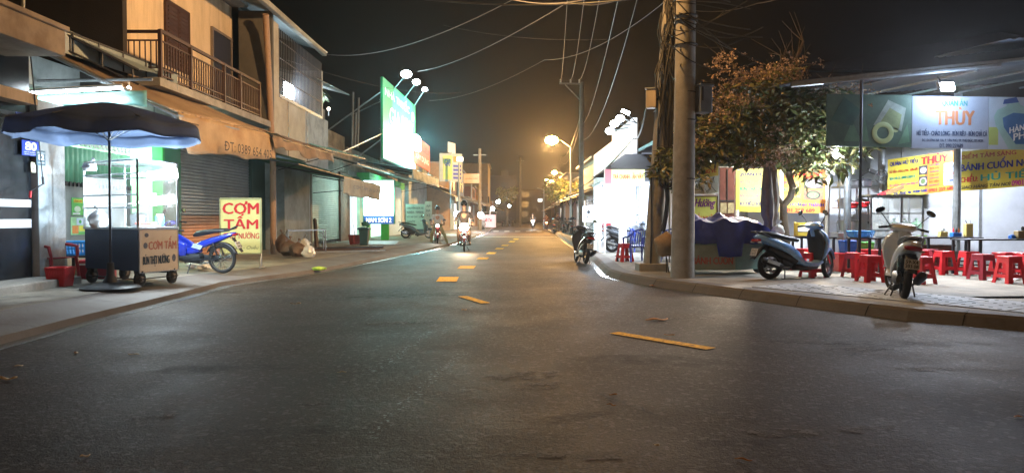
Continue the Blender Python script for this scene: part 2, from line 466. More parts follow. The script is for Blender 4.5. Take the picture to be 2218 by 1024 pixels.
rk = strip([zz(Rd, 0), zz(offs(Rd, -.07), .115), zz(offs(Rd, -.12), RZ), zz(offs(Rd, -.42), RZ)]).build('kerb', M_ramp); rk['kind'] = 'structure'
Rt = [p for p in Rd if p.y < 240]
rp = strip([zz(offs(Rd, -.42), RZ), [Vector((max(p.x + 8, 24), p.y + (3 if p.y < 10 else 0), RZ)) for p in Rd]]).build('pavement', M_walk); rp['kind'] = 'structure'
# slab paving along the right kerb, set a little proud
def slabs():
    b = MB(); d = MB()
    A = G(2218, 716) + Vector((1.9, -2.9, 0)); B = G(1600, 646)
    t = (B - A).normalized(); n = Vector((t.y, -t.x, 0)); L = (B - A).length - .3
    s = 0.0
    while s < L:
        for r in range(2):
            w_ = .62
            o = A + t * s + n * (.46 + r * .64)
            pts = [o, o + t * .74, o + t * .74 + n * w_, o + n * w_]
            b.prism([Vector((p.x, p.y, RZ + .001)) for p in pts], (0, 0, .012))
            for i in range(4):
                for j in range(4):
                    if (i + j) % 2: continue
                    c = o + t * (.12 + i * .165) + n * (.1 + j * .14)
                    d.box((c.x, c.y, RZ + .0145), (.045, .028, .004), rz=math.atan2(t.y, t.x) + .6)
        s += .77
    o = b.build('paving_slabs', M_tile); o['kind'] = 'structure'
    d.build('slab_grooves', mat('groove_dark', '#33332f', .9), o)
slabs()
# cement smears, stains and cracks on the near road
def blot(px, py, L, W, rz, seed):
    r_ = random.Random(seed); c = G(px, py); out = []
    for i in range(22):
        a = 6.2832 * i / 22; k = .6 + .5 * r_.random(); x, y = L * k * math.cos(a), W * k * math.sin(a)
        out.append((c.x + x * math.cos(rz) - y * math.sin(rz), c.y + x * math.sin(rz) + y * math.cos(rz)))
    return out
sm_ = MB(); st_ = MB(); ck_ = MB()
for i, a in enumerate(((1140, 812, .38, .22, .3), (1165, 835, .3, .14, .6), (680, 877, .12, .05, .1), (1740, 742, .55, .10, -.2), (1860, 756, .5, .12, .1), (1285, 988, .22, .09, .2), (1150, 985, .25, .06, 0), (1700, 938, .3, .10, -.1), (1010, 850, .22, .05, .3), (560, 760, .5, .08, .2), (1500, 690, .5, .09, 0), (2000, 800, .3, .09, 0), (330, 905, .2, .07, .5), (860, 700, .6, .12, .2), (1880, 930, .22, .07, .2))):
    q_ = blot(*a, i + 3); z_ = .0025 + .00025 * i; sm_.add([(x, y, z_) for x, y in q_], [tuple(range(22))])
for i, a in enumerate(((900, 640, 1.6, .35, .4), (1420, 780, .9, .3, -.2), (1230, 905, .35, .12, .4), (640, 930, .35, .12, .2), (1950, 745, 1.0, .25, 0), (1085, 812, .04, .03, 0), (1735, 847, .05, .03, 0), (450, 800, .8, .2, .2), (1600, 960, .3, .1, 0))):
    q_ = blot(*a, i + 60); z_ = .0010 + .00012 * i; st_.add([(x, y, z_) for x, y in q_], [tuple(range(22))])
rk_ = random.Random(8)
for (x0, y0, x1, y1) in ((2065, 738, 2160, 748), (1830, 770, 1990, 742), (1760, 720, 1850, 770), (380, 655, 620, 690), (130, 800, 330, 770), (1300, 850, 1420, 905), (560, 700, 830, 665), (1500, 880, 1640, 915)):
    p_ = G(x0, y0); e_ = G(x1, y1); pts = [p_.lerp(e_, k / 12) + Vector((rk_.uniform(-.05, .05), rk_.uniform(-.04, .04), 0)) for k in range(13)]
    for k in range(12):
        n_ = Vector((-(pts[k + 1] - pts[k]).y, (pts[k + 1] - pts[k]).x, 0)).normalized() * rk_.uniform(.003, .008); u_ = Vector((0, 0, .007))
        ck_.add([pts[k] + n_ + u_, pts[k + 1] + n_ * .8 + u_, pts[k + 1] - n_ * .8 + u_, pts[k] - n_ + u_], [(0, 1, 2, 3)])
def rough_edge(name, c, lo, hi, sc_, amt):
    m = bpy.data.materials.new(name); m.use_nodes = True; N = m.node_tree.nodes; L = m.node_tree.links; p = N['Principled BSDF']
    p.inputs['Base Color'].default_value = (*c, 1); p.inputs['Roughness'].default_value = .8; p.inputs['Specular IOR Level'].default_value = .1
    n = N.new('ShaderNodeTexNoise'); n.inputs['Scale'].default_value = sc_; n.inputs['Detail'].default_value = 8; n.inputs['Roughness'].default_value = .75
    t = N.new('ShaderNodeTexCoord'); L.new(t.outputs['Object'], n.inputs['Vector']); r = N.new('ShaderNodeMapRange'); r.inputs[1].default_value = lo; r.inputs[2].default_value = hi; r.inputs[4].default_value = amt
    L.new(n.outputs['Fac'], r.inputs[0]); L.new(r.outputs[0], p.inputs['Alpha']); return m
sm_.build('road_smears', rough_edge('cement_smear', (.14, .13, .12), .46, .56, 7, .8))['kind'] = 'structure'
st_.build('road_stains', rough_edge('oil_stain', (.012, .011, .010), .42, .66, 4, .42))['kind'] = 'structure'
ck_.build('road_cracks', mat('crack_dark', '#0d0c0b', .95))['kind'] = 'structure'
pj = MB()
for i in range(0, len(Ld) - 1, 4):
    a = Ld[i]
    if not (4 < a.y < 45): continue
    t_ = (Ld[i + 1] - Ld[i]).normalized(); n_ = Vector((-t_.y, t_.x, 0)); w_ = t_ * .008; z_ = Vector((0, 0, LZ + .013))
    pj.add([a + n_ * .9 - w_ + z_, a + n_ * .9 + w_ + z_, a + n_ * 3.2 + w_ + z_, a + n_ * 3.2 - w_ + z_], [(0, 1, 2, 3)])
pj.build('pavement_joints', mat('joint_dark', '#1c1916', .95))['kind'] = 'structure'
# joints between the cast kerb lengths, and cracks running down the left apron
kj = MB(); rj = random.Random(12)
for pl, sg, prof, z0s in ((Rd, -1, ((0, 0), (.07, .115), (.12, RZ), (.42, RZ)), 1.0), (Ld, 1, ((.02, .085), (.10, .10), (.75, LZ - .02), (.84, LZ)), 1.6)):
    acc = 0.0
    for a, b in zip(pl[:-1], pl[1:]):
        acc += (b - a).length
        if acc < z0s or a.y > 60 or a.y < -5: continue
        acc = rj.uniform(-.2, .2); t = (b - a).normalized(); n = Vector((-t.y, t.x, 0)) * sg
        for (d0, h0), (d1, h1) in zip(prof[:-1], prof[1:]):
            w0 = t * rj.uniform(.004, .009); k = t * rj.uniform(-.03, .03); e = Vector((0, 0, .0035)) - n * .0035
            p0 = a + n * d0 + Vector((0, 0, h0)) + e; p1 = a + n * d1 + k + Vector((0, 0, h1)) + e
            kj.add([p0 - w0, p0 + w0, p1 + w0, p1 - w0], [(0, 1, 2, 3)])
kj.build('kerb_joints', mat('joint_dark', '#1c1916', .95))['kind'] = 'structure'
# yellow centre line: each dash, painted on the road
ymesh = []
def dash(px0, py0, px1, py1, w_):
    a, b_ = G(px0, py0), G(px1, py1)
    t = (b_ - a).normalized(); n = Vector((-t.y, t.x, 0)) * w_ / 2
    vs = [a + n, b_ + n, b_ - n, a - n]
    ymesh.append([Vector((v.x, v.y, .008)) for v in vs])
dash(1330, 721, 1540, 756, .16); dash(1002, 642, 1052, 657, .16); dash(967, 610, 973, 600, .42)
dash(1008, 582, 1014, 576, .42); dash(1043, 562, 1048, 558, .34); dash(1062, 550, 1067, 546.5, .32); dash(1080, 540, 1084, 537, .32)
dash(1092, 533, 1096, 530, .3); dash(1107, 525, 1111, 522, .3); dash(1116, 519, 1119, 517, .3)
mk = MB()
for q in ymesh: mk.add(q, [(0, 1, 2, 3)])
mk.build('road_marking', M_yellow)['kind'] = 'structure'
# two faint pale broken arcs across the near road
fm = bpy.data.materials.new('pale_broken_arc'); fm.use_nodes = True
_N = fm.node_tree.nodes; _p = _N['Principled BSDF']; _p.inputs['Base Color'].default_value = (.30, .34, .33, 1); _p.inputs['Roughness'].default_value = .6
_n = _N.new('ShaderNodeTexNoise'); _n.inputs['Scale'].default_value = 26; _n.inputs['Detail'].default_value = 6
_t = _N.new('ShaderNodeTexCoord'); fm.node_tree.links.new(_t.outputs['Object'], _n.inputs['Vector'])
_r = _N.new('ShaderNodeMapRange'); _r.inputs[1].default_value = .56; _r.inputs[2].default_value = .62; _r.inputs[4].default_value = .55
fm.node_tree.links.new(_n.outputs['Fac'], _r.inputs[0]); fm.node_tree.links.new(_r.outputs[0], _p.inputs['Alpha'])
fa = MB()
for pts in ([(938, 716), (890, 750), (845, 785), (800, 808)], [(1002, 764), (960, 800), (905, 850), (850, 900), (800, 950)]):
    g_ = [G(*p) for p in pts]
    for a_, b_ in zip(g_[:-1], g_[1:]):
        n_ = Vector((-(b_ - a_).y, (b_ - a_).x, 0)).normalized() * .06
        fa.add([a_ + n_ + Vector((0, 0, .006)), b_ + n_ + Vector((0, 0, .006)), b_ - n_ + Vector((0, 0, .006)), a_ - n_ + Vector((0, 0, .006))], [(0, 1, 2, 3)])
fa.build('pale_arcs', fm)['kind'] = 'structure'
# crossing bars far up the street
cr = MB()
M_zebra = mat('road_white', '#b8b4a4', .7, var=.2)
for i in range(6):
    x = -1.8 + i * 1.05
    cr.add([(x, 70, .008), (x + .5, 70, .008), (x + .5, 73, .008), (x, 73, .008)], [(0, 1, 2, 3)])
cr.add([(-3.0, 50.5, .008), (3.1, 50.5, .008), (3.1, 51.1, .008), (-3.0, 51.1, .008)], [(0, 1, 2, 3)])
cr.build('crossing_marking', M_zebra)['kind'] = 'structure'
# ================================================================== LEFT SIDE
Z = Vector((0, 0, 1)); YD = Vector((0, 1, 0)); XD = Vector((1, 0, 0))
SOD = (1.0, .52, .16); LED = (.72, .88, 1.0); TEAL = (.35, .95, 1.0); GRN = (.62, 1.0, .78)
M_led = mat('led_glow', '#ffffff', .5, var=0, emit=(.85, .94, 1.0), es=40)
M_sod = mat('sodium_glow', '#ffffff', .5, var=0, emit=(1, .55, .15), es=60)
M_granite = mat('dark_granite', '#181c22', .22, var=.6, scale=14, spec=.6)
M_peach = mat('peach_plaster', '#c8b08e', .85, var=.1, scale=1.2, dirt='#7a6a50', dirt_amt=.5, dscale=.8, bump=.15, streak=True)
M_party = mat('dark_party_wall', '#2b2522', .95, var=.3, scale=1.0, bump=.3)
M_corr = mat('rusty_roof_sheet', '#8d7a66', .6, metal=.2, var=.2, scale=2, dirt='#5b3a26', dirt_amt=.5, dscale=1.5)
M_tarp_o = mat('orange_tarpaulin', '#a68e70', .75, var=.2, scale=2.5, dirt='#7e5430', dirt_amt=.6, bump=.3, bscale=6)
M_tarp_b = mat('brown_tarpaulin', '#8d7660', .75, var=.3, scale=3, dirt='#4a3424', dirt_amt=.7, bump=.4, bscale=7)
M_tarp_g = mat('green_tarpaulin', '#2f6a58', .7, var=.2, scale=3, dirt='#20443a', dirt_amt=.5, bump=.3, bscale=6)
M_tarp_w = mat('faded_tarpaulin', '#a9a79a', .75, var=.2, scale=3, dirt='#7a6a60', dirt_amt=.5, bump=.4, bscale=6)
M_sheet = mat('zinc_sheet', '#8f9a9c', .45, metal=.5, var=.2, scale=2, dirt='#5b5a55', dirt_amt=.5, wave=('Y', 3.2, .6))
M_shut = mat('roller_shutter', '#8e9396', .45, metal=.5, var=.12, scale=2, dirt='#5b5d5e', dirt_amt=.35)
M_shut2 = mat('salmon_shutter', '#c08a68', .5, metal=.2, var=.12, scale=2, dirt='#7c5a44', dirt_amt=.4)
M_shut3 = mat('pale_green_shutter', '#9fb3a2', .55, metal=.1, var=.12, scale=2, dirt='#66786a', dirt_amt=.4)
M_green = mat('green_paint', '#2f9d4a', .6, var=.12, dirt='#1f5e33', dirt_amt=.4)
M_greenw = mat('mint_wall', '#bfe6c6', .7, var=.12)
M_grey = mat('grey_plaster', '#8b918f', .9, var=.18, scale=1.4, dirt='#4b4d4a', dirt_amt=.6, bump=.3)
M_bluew = mat('bluish_plaster', '#9fa9b0', .85, var=.12, scale=1.6, dirt='#3d4042', dirt_amt=.7, dscale=1.1, bump=.2)
M_brick = mat('old_brick', '#6d5547', .9, var=.35, scale=5, dirt='#33291f', dirt_amt=.6, dscale=2, bump=.5, bscale=12)
M_dkgreen = mat('dark_green_paint', '#1d3b33', .6, var=.15)

for _m in (M_tarp_o, M_tarp_b, M_tarp_w): see_through(_m, .25)
def slats(x, y0, y1, z0, z1, step, m, name, parent, th=.035):
    """roller shutter as a folded sheet facing +X"""
    b = MB(); n = int((z1 - z0) / step); vs = []; fs = []
    for i in range(n + 1):
        z = z0 + i * step
        for dz, dx in ((0, 0), (step * .35, th * .6), (step * .75, th * .6), (step * .98, 0)):
            vs += [(x + dx, y0, z + dz), (x + dx, y1, z + dz)]
    for i in range(len(vs) // 2 - 1): fs.append((2 * i, 2 * i + 1, 2 * i + 3, 2 * i + 2))
    b.add(vs, fs); return b.build(name, m, parent)
def corrugated(a, b_, c, d, ribs, amp, m, name, parent, nv=6, sag=0.0, solid=.01):
    """ribs run along a-d; waves counted along a-b"""
    A, B, C, D = map(Vector, (a, b_, c, d)); n = ((B - A).cross(D - A)).normalized()
    if n.z < 0: n = -n
    f = lambda u, v: n * (amp * math.sin(u * ribs * 2 * math.pi)) - Z * (sag * math.sin(math.pi * v) * (0.6 + .4 * math.sin(u * 9)))
    return MB().sheet(a, b_, c, d, ribs * 6, nv, f).build(name, m, parent, smooth=True, solid=solid)
def cloth(a, b_, c, d, m, name, parent, nu=40, nv=8, amp=.03, folds=9, seed=1, hem=.03):
    rnd = random.Random(seed); ph = [rnd.uniform(0, 6.28) for _ in range(6)]
    A, B, C, D = map(Vector, (a, b_, c, d)); n = ((B - A).cross(D - A)).normalized()
    def f(u, v):
        s = math.sin(u * folds * 6.28 / 2 + ph[0] + v * 1.2) + .6 * math.sin(u * folds * 1.7 * 3.14 + ph[1] - v * 2) + .4 * math.sin(u * 31 + v * 7 + ph[2])
        return n * (amp * s * (.25 + .75 * v)) + Z * (hem * v * (math.sin(u * 11 + ph[3]) + .5 * math.sin(u * 23 + ph[4])))
    return MB().sheet(a, b_, c, d, nu, nv, f).build(name, m, parent, smooth=True, solid=.006)

# ---------------------------------------------------------- house 80 (dark granite front)
h = thing('granite_house', 'dark granite fronted house with two white bars across its door at the left edge', 'house', (-8.1, 10, 0))
def LB(o): return o - Vector((-8.1, 10, 0))
b = MB().bx(-6, 0, -4.5, 2.45, .1, 4.35); b.build('wall', M_granite, h)
for z0, z1 in ((1.48, 1.60), (1.14, 1.28)): MB().bx(.0, .035, -4.5, 2.4, z0, z1).build('door_bar', mat('cream_metal', '#c9cdd2', .5, var=.08), h)
MB().bx(.0, .03, .9, .94, .2, 2.95).build('door_post', M_dark, h)
b = MB().bx(.0, .03, -4.5, -1.0, .2, 2.9); b.build('door_leaf', mat('smoked_door', '#0e1216', .15, var=.3), h)
MB().bx(-3, .02, -4.5, 2.4, 2.95, 3.02).build('door_head', M_dark, h)
cn = MB().bx(-1, .95, -4.5, 1.9, 3.88, 4.28); cn.bx(-1, 1.0, -4.5, 1.95, 4.28, 4.36); cn.build('canopy', mat('cream_fascia', '#b8a58e', .85, var=.15, dirt='#6b5038', dirt_amt=.6), h, bevel=.015)
MB().bx(0, .3, -4.5, 2.2, 3.15, 3.33).build('ledge', M_peach, h)
MB().bx(0, .75, -4.5, 2.6, .1, .31).build('doorstep', M_conc, h, bevel=.02)
MB().tube((.4, .9, 4.3), (.4, .8, 7.5), .035).build('roof_pipe', M_gal, h); MB().tube((.4, 1.7, 4.3), (.45, 1.8, 7.5), .03).build('roof_pipe', M_gal, h)
MB().bx(-6, -.5, -4.5, 2.4, 4.35, 4.5).build('roof', M_conc, h)
M_plate = mat('enamel_blue', '#16359a', .35, var=.08)
t = thing('name_sign', 'blue enamel name sign with white writing, above the plate reading 80', 'sign', (0, 0, 0))
s = Sign(t, (-8.04, 12.02, 2.62), (0.12, 1, 0), .58, .40, M_plate, .015)
s.put('ANIAN MEDIA', .06, .66, .94, .9, M_t_white); s.put('MST: 0317008176', .16, .42, .84, .54, M_t_white, .005)
s.put('54 ĐƯỜNG SỐ 4, P. TÂN PHÚ', .08, .24, .92, .33, M_t_white, .004); s.put('TP. THỦ ĐỨC, TP. HCM', .26, .08, .74, .17, M_t_white, .004)
t = thing('house_number_plate', 'blue enamel house number plate reading 80 below the name sign', 'sign', (0, 0, 0))
s = Sign(t, (-8.03, 12.14, 2.33), (0.12, 1, 0), .37, .25, M_plate, .015)
s.put('80', .16, .36, .84, .92, M_t_white, .05); s.put('ĐƯỜNG TRƯỜNG LƯU', .1, .2, .9, .28, M_t_white, .004); s.put('PHƯỜNG LONG TRƯỜNG', .14, .07, .86, .15, M_t_white, .004)
t = thing('meter_plate', 'small cream plate with a black mark under the number 80', 'sign', (0, 0, 0))
s = Sign(t, (-8.03, 12.36, 2.06), (0.12, 1, 0), .1, .17, mat('cream_plate', '#d6d2b8', .6, var=.05), .012)
s.put('L', .3, .3, .7, .8, M_t_black)

# ---------------------------------------------------------- house 82: pillar, shop with folding gate, shutter, balcony floor
h = thing('balcony_house', 'two storey peach house with an iron railed balcony over a grey roller shutter', 'house', (0, 0, 0))
MB().bx(-8.7, -8.0, 12.5, 13.25, .15, 3.3).build('pillar', M_bluew, h, bevel=.01)
MB().bx(-8.7, -8.2, 13.25, 13.45, .15, 3.3).build('door_return', M_grey, h)
WX = -8.8
MB().bx(WX - .2, WX, 14.0, 17.05, .15, 2.05).build('lower_wall', M_grey, h)
MB().bx(WX - 5, WX - .3, 13.3, 13.5, .15, 3.9).build('side_wall', M_grey, h)
# corrugated green sheet hanging above the wall, with a row of dark fixings
corrugated((WX + .03, 14.05, 2.0), (WX + .03, 17.0, 2.0), (WX + .03, 17.0, 2.72), (WX + .03, 14.05, 2.72), 18, .012, mat('green_sheet', '#5d9a7c', .55, var=.12), 'green_sheeting', h, nv=1)
b = MB()
for i in range(22): b.bx(WX + .02, WX + .05, 14.1 + i * .135, 14.17 + i * .135, 1.93, 2.02)
b.build('fixing_strip', M_dark, h)
# folding gate lattice
b = MB()
for i in range(19):
    y = 14.1 + i * .16
    b.bx(WX + .02, WX + .05, y - .02, y + .02, 2.76, 3.22)
    if i < 18:
        b.box((WX + .055, y + .08, 2.83), (.012, .025, .2), rx=R(45)); b.box((WX + .055, y + .08, 2.83), (.012, .025, .2), rx=R(-45))
b.bx(WX, WX + .07, 14.0, 17.1, 3.2, 3.25)
b.build('folding_gate', mat('gate_paint', '#c4ccd0', .5, var=.1), h)
MB().bx(WX - 2.0, WX - .25, 14.0, 14.1, 2.0, 3.9).bx(WX - 2.0, WX - 1.95, 14, 19.3, 2.0, 3.4).build('inner_wall', M_greenw, h)
# lit opening with bright green-white interior
MB().bx(WX - 2.4, WX - 2.3, 17.0, 19.1, .15, 4.0).bx(WX - 2.4, WX, 18.95, 19.05, .15, 3.9).bx(WX - 2.4, WX, 17.05, 17.12, .15, 2.05).build('shop_interior', M_greenw, h)
MB().bx(WX - .1, WX + .16, 18.3, 18.42, .15, 3.6).build('door_frame', M_green, h)
MB().bx(WX - .1, WX + .1, 18.42, 19.45, .15, 3.7).build('green_pillar', mat('green_pillar_paint', '#2b6e52', .6, var=.1), h)
# shutter
MB().bx(WX - .3, WX - .02, 19.45, 24.8, 3.35, 4.3).bx(WX - .3, WX - .02, 13.4, 19.45, 3.75, 4.3).build('lintel', M_grey, h)
slats(WX, 19.5, 24.7, 1.38, 3.35, .09, M_shut, 'roller_shutter', h)
slats(WX, 19.5, 24.7, .2, 1.36, .09, M_shut2, 'roller_shutter', h)
MB().bx(WX - .1, WX + .12, 24.7, 26.0, .15, 3.6).build('dark_pillar', M_dkgreen, h)
MB().bx(-14, WX - .3, 19.0, 26.0, .15, 4.2).build('ground_floor_wall', M_grey, h)
# balcony slab, upper floor
MB().bx(-8.5, -7.25, 15.3, 22.6, 4.02, 4.2).build('balcony_floor', M_conc, h, bevel=.01)
UX = -8.4
MB().bx(-14, UX, 15.4, 22.3, 4.2, 8.6).build('upper_wall', M_peach, h)
MB().bx(-14, -7.93, 15.15, 15.32, 3.4, 9.2).build('party_wall', M_party, h)
# window with wooden shutters: px 357..405
M_wood = mat('dark_wood', '#3a241a', .6, var=.3, scale=6)
y0, y1 = atX(357, 50, UX).y, atX(405, 50, UX).y
MB().bx(UX, UX + .06, y0 - .04, y1 + .04, 5.0, 5.06).bx(UX, UX + .06, y0 - .05, y1 + .05, 6.52, 6.6).bx(UX, UX + .06, y0 - .06, y0, 5.0, 6.6).bx(UX, UX + .06, y1, y1 + .06, 5.0, 6.6).build('window_frame', M_wood, h)
for k in (0, 1):
    a = y0 + k * (y1 - y0) / 2
    b = MB().bx(UX + .01, UX + .05, a + .01, a + (y1 - y0) / 2 - .01, 5.05, 6.52)
    for i in range(14): b.box((UX + .055, a + (y1 - y0) / 4, 5.13 + i * .1), (.02, (y1 - y0) / 2 - .14, .05), ry=R(25))
    b.build('shutter_leaf', M_wood, h)
# balcony door: px 458..497
y0, y1 = atX(458, 100, UX).y, atX(497, 100, UX).y
MB().bx(UX, UX + .04, y0, y1, 4.2, 6.55).build('balcony_door', mat('door_blue_grey', '#2a2c38', .5, var=.2), h)
MB().bx(UX, UX + .07, y0 - .07, y0, 4.2, 6.63).bx(UX, UX + .07, y1, y1 + .07, 4.2, 6.63).bx(UX, UX + .07, y0, y1, 6.55, 6.63).build('door_frame', mat('frame_grey', '#6b6058', .7, var=.1), h)
MB().bx(UX, UX + .5, 15.4, 22.3, 7.6, 7.72).build('eave_slab', M_conc, h)
# railing
RX0 = -7.3
b = MB(); ya, yb = 15.42, 21.45
b.box(((RX0 - 8.35) / 2, ya, 5.16), (1.05, .05, .06)); b.box(((RX0 - 8.35) / 2, ya, 4.98), (1.05, .03, .03)); b.box(((RX0 - 8.35) / 2, ya, 4.42), (1.05, .03, .03))
for i in range(9): b.box((-8.3 + i * .115, ya, 4.7), (.022, .022, .56))
b.box((RX0, (ya + yb) / 2, 5.18), (.06, yb - ya, .07)); b.box((RX0, (ya + yb) / 2, 4.98), (.03, yb - ya, .03))
b.box((RX0, (ya + yb) / 2, 4.4), (.03, yb - ya, .03)); b.box((RX0, (ya + yb) / 2, 4.26), (.03, yb - ya, .03))
for i in range(46): b.box((RX0, ya + (i + .5) * (yb - ya) / 46, 4.62), (.022, .022, .72))
for y in (ya, ya + 1.45, ya + 3.4, ya + 4.5, yb): b.box((RX0, y, 4.7), (.07, .07, 1.0))
b.build('balcony_railing', mat('rust_brown_metal', '#43302a', .55, metal=.2, var=.2), h)
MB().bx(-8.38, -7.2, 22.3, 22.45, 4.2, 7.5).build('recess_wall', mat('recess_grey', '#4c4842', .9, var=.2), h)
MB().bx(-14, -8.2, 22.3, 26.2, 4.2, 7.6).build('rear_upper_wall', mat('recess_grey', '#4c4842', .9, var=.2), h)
MB().sheet((-6.95, 15.2, 7.32), (-6.85, 27.6, 7.42), (-10.5, 27.6, 8.6), (-10.5, 15.2, 8.6), 24, 4).build('roof', M_sheet, h, solid=.03)
MB().bx(-7.05, -6.88, 15.2, 27.6, 7.3, 7.46).build('gutter', M_tarp_w, h, bevel=.02)

# orange sheet roof over the shop 82 with its hanging valance
A, Bc, Cc, D = Vector((-9.0, 13.6, 4.62)), atX(383, 243, -6.3), atX(587, 292, -5.85), Vector((-8.6, 17.9, 4.62))
t = thing('shop_awning', 'rusty orange corrugated awning whose hanging tarpaulin carries a telephone number', 'awning', (0, 0, 0))
corrugated(A, D, Cc, Bc, 26, .022, M_corr, 'roof_sheet', t, nv=8, sag=.06)
val = cloth(Bc + Vector((.02, 0, 0)), Cc + Vector((.02, 0, 0)), Cc + Vector((.12, 0, -.62)), Bc + Vector((.1, .3, -.72)), M_tarp_o, 'valance', t, amp=.025, folds=4, seed=3)
vr = (Cc - Bc); vr.z = 0
lo = Bc + vr * .32 + Vector((.24, 0, -.60)); text(t, 'ĐT: 0389 654 405', lo, vr, Z, vr.length * .55, .2, M_t_black, .01)
b = MB()
for k in range(5):
    u = k / 4.0; p, q = A.lerp(D, u), Bc.lerp(Cc, u); b.path([p - Z * .08, q - Z * .08], .03, 6)
b.path([Bc - Z * .06, Cc - Z * .06], .03, 6); b.path([A.lerp(Bc, .5) - Z * .12, D.lerp(Cc, .5) - Z * .12], .03, 6)
b.path([Bc - Z * .1, Vector((-8.6, Bc.y, 2.9))], .025, 6)
b.build('roof_frame', M_gal, t)
# upper grey translucent canopy over it
t = thing('sheet_canopy', 'grey translucent sheet canopy on brackets above the rusty orange awning', 'awning', (0, 0, 0))
P1, P2 = atX(130, 60, -8.6), atX(378, 160, -7.2)
P1 = Vector((-8.4, 13.7, 4.95)); P2 = Vector((-7.25, 15.6, 4.2))
a_, b_ = Vector((-9.0, 13.3, 5.1)), Vector((-9.0, 15.1, 5.1)); c_, d_ = atX(380, 168, -7.35), atX(300, 150, -7.35)
MB().sheet(a_, b_, c_, d_, 10, 8).build('canopy_sheet', mat('grey_polycarbonate', '#6f7c80', .4, var=.15), t, solid=.02)
bb = MB()
for k in range(4):
    p = a_.lerp(d_, .2 + k * .25); bb.path([p, p - Z * .3], .02, 6)
bb.path([a_ - Z * .3, d_ - Z * .3], .02, 6); bb.path([a_ - Z * .02, d_ - Z * .02], .03, 6); bb.build('bracket', M_dark, t)

o1, o2 = atX(128, 62, -8.35), atX(384, 160, -7.25)
MB().sheet(o1, o2, o2 - Z * .34, o1 - Z * .42, 12, 1).build('side_sheet', mat('grey_polycarbonate', '#6f7c80', .4), t, solid=.015)
bb = MB()
for k in range(5): p = o1.lerp(o2, .1 + k * .2); bb.path([p + Vector((.02, -.02, 0)), p + Vector((.02, -.02, -.38))], .014, 5)
bb.path([o1, o2], .025, 6); bb.build('edge_bar', M_dark, t)
# side panel + tube under the awning
t = thing('canvas_screen', 'pale green canvas screen hung beneath the long fluorescent tube', 'screen', (0, 0, 0))
sa = atY(63, 236, 13.75); sb = atY(318, 232, 13.75)
cloth(atY(63, 206, 13.75), atY(318, 196, 13.75), sb, sa, mat('mint_canvas', '#6fa19a', .7, var=.2, dirt='#4c7a55', dirt_amt=.6), 'canvas', t, amp=.015, folds=3, seed=8, nu=20, nv=4)
MB().path([atY(60, 176, 13.8), atY(330, 172, 13.8)], .03, 6).build('top_bar', M_gal, t)
t = thing('tube_light', 'long lit fluorescent tube under the rusty orange awning', 'lamp', (0, 0, 0))
q0, q1 = atY(62, 203, 13.6), atY(265, 191, 13.6)
MB().path([q0, q1], .022, 8).build('tube', M_led, t)
MB().path([q0 + Z * .05, q1 + Z * .05], .03, 6).build('fitting', M_white, t)
light('AREA', 'tube_lamp', (q0 + q1) / 2 - Z * .06, 60, LED, t, size=1.7, sizey=.05, rot=(0, 0, 0))
t = thing('bare_bulb', 'white bulb hung below the near corner of the rusty awning', 'lamp', (0, 0, 0))
q = atX(279, 192, -7.3); MB().ell(q, .04).build('bulb', M_led, t); MB().tube(q, q + Z * .12, .02).build('holder', M_white, t)
light('POINT', 'bulb_lamp', q - Z * .1, 60, LED, t, size=.05)
t = thing('shop_tube', 'lit tube inside the bright green shop behind the food cart', 'lamp', (0, 0, 0))
MB().path([(WX - 1.2, 17.3, 3.3), (WX - .5, 18.2, 3.35)], .022, 8).build('tube', M_led, t)
light('AREA', 'shop_lamp', (WX - .9, 17.9, 3.25), 220, (.7, 1, .85), t, size=1.0, rot=(0, 0, 0))
t = thing('shop_bulb', 'small lit bulb on the green wall below the awning rake', 'lamp', (0, 0, 0))
q = Vector((-8.2, 17.0, 3.55)); MB().ell(q, .05).build('bulb', M_led, t); MB().tube(q, q + Z * .3, .015).build('cord', M_cable, t)
light('POINT', 'bulb_lamp', q - Z * .12 + Vector((.1, 0, 0)), 90, (.75, 1, .9), t, size=.05)

# posters on the grey wall
def poster(name, lab, px0, py0, px1, py1, m):
    a = atX(px0, py1, WX + .02); b2 = atX(px1, py1, WX + .02); c2 = atX(px0, py0, WX + .02)
    t = thing(name, lab, 'poster', (0, 0, 0))
    return t, Sign(t, a, (0, 1, 0), b2.y - a.y, c2.z - a.z, m, .008)
t, s = poster('price_list', 'white price list with grey lettering taped to the grey wall beside the pillar', 112, 424, 141, 459, mat('paper', '#ccd2d4', .8, var=.05))
s.put('TRÁNG LẠNH 10K', .05, .72, .95, .86, M_t_black); s.put('NGỌT LẠNH 10K', .05, .43, .95, .57, M_t_black); s.put('NGỌT CÓ GA 12K', .05, .14, .95, .28, M_t_black)
t, s = poster('green_poster', 'green poster with a yellow heading, upper of the two beside the food cart', 156, 428, 194, 466, mat('poster_green', '#5cb65c', .6, var=.15, scale=12))
s.rect(.1, .72, .6, .92, mat('poster_yellow', '#d6d44a', .6, var=.1)); s.disc(.3, .35, .18, .18, mat('poster_pale', '#cfe0c8', .6, var=.2)); s.disc(.7, .45, .14, .14, mat('poster_pale', '#cfe0c8', .6, var=.2)); s.rect(.05, .04, .45, .14, M_t_white)
s.put('Thực đơn', .14, .76, .56, .88, M_t_red, slant=.2, lift=.008)
t, s = poster('juice_poster', 'white and green poster with an orange block, lower of the two beside the food cart', 154, 470, 193, 509, mat('poster_mint', '#9fd3a0', .6, var=.15, scale=12))
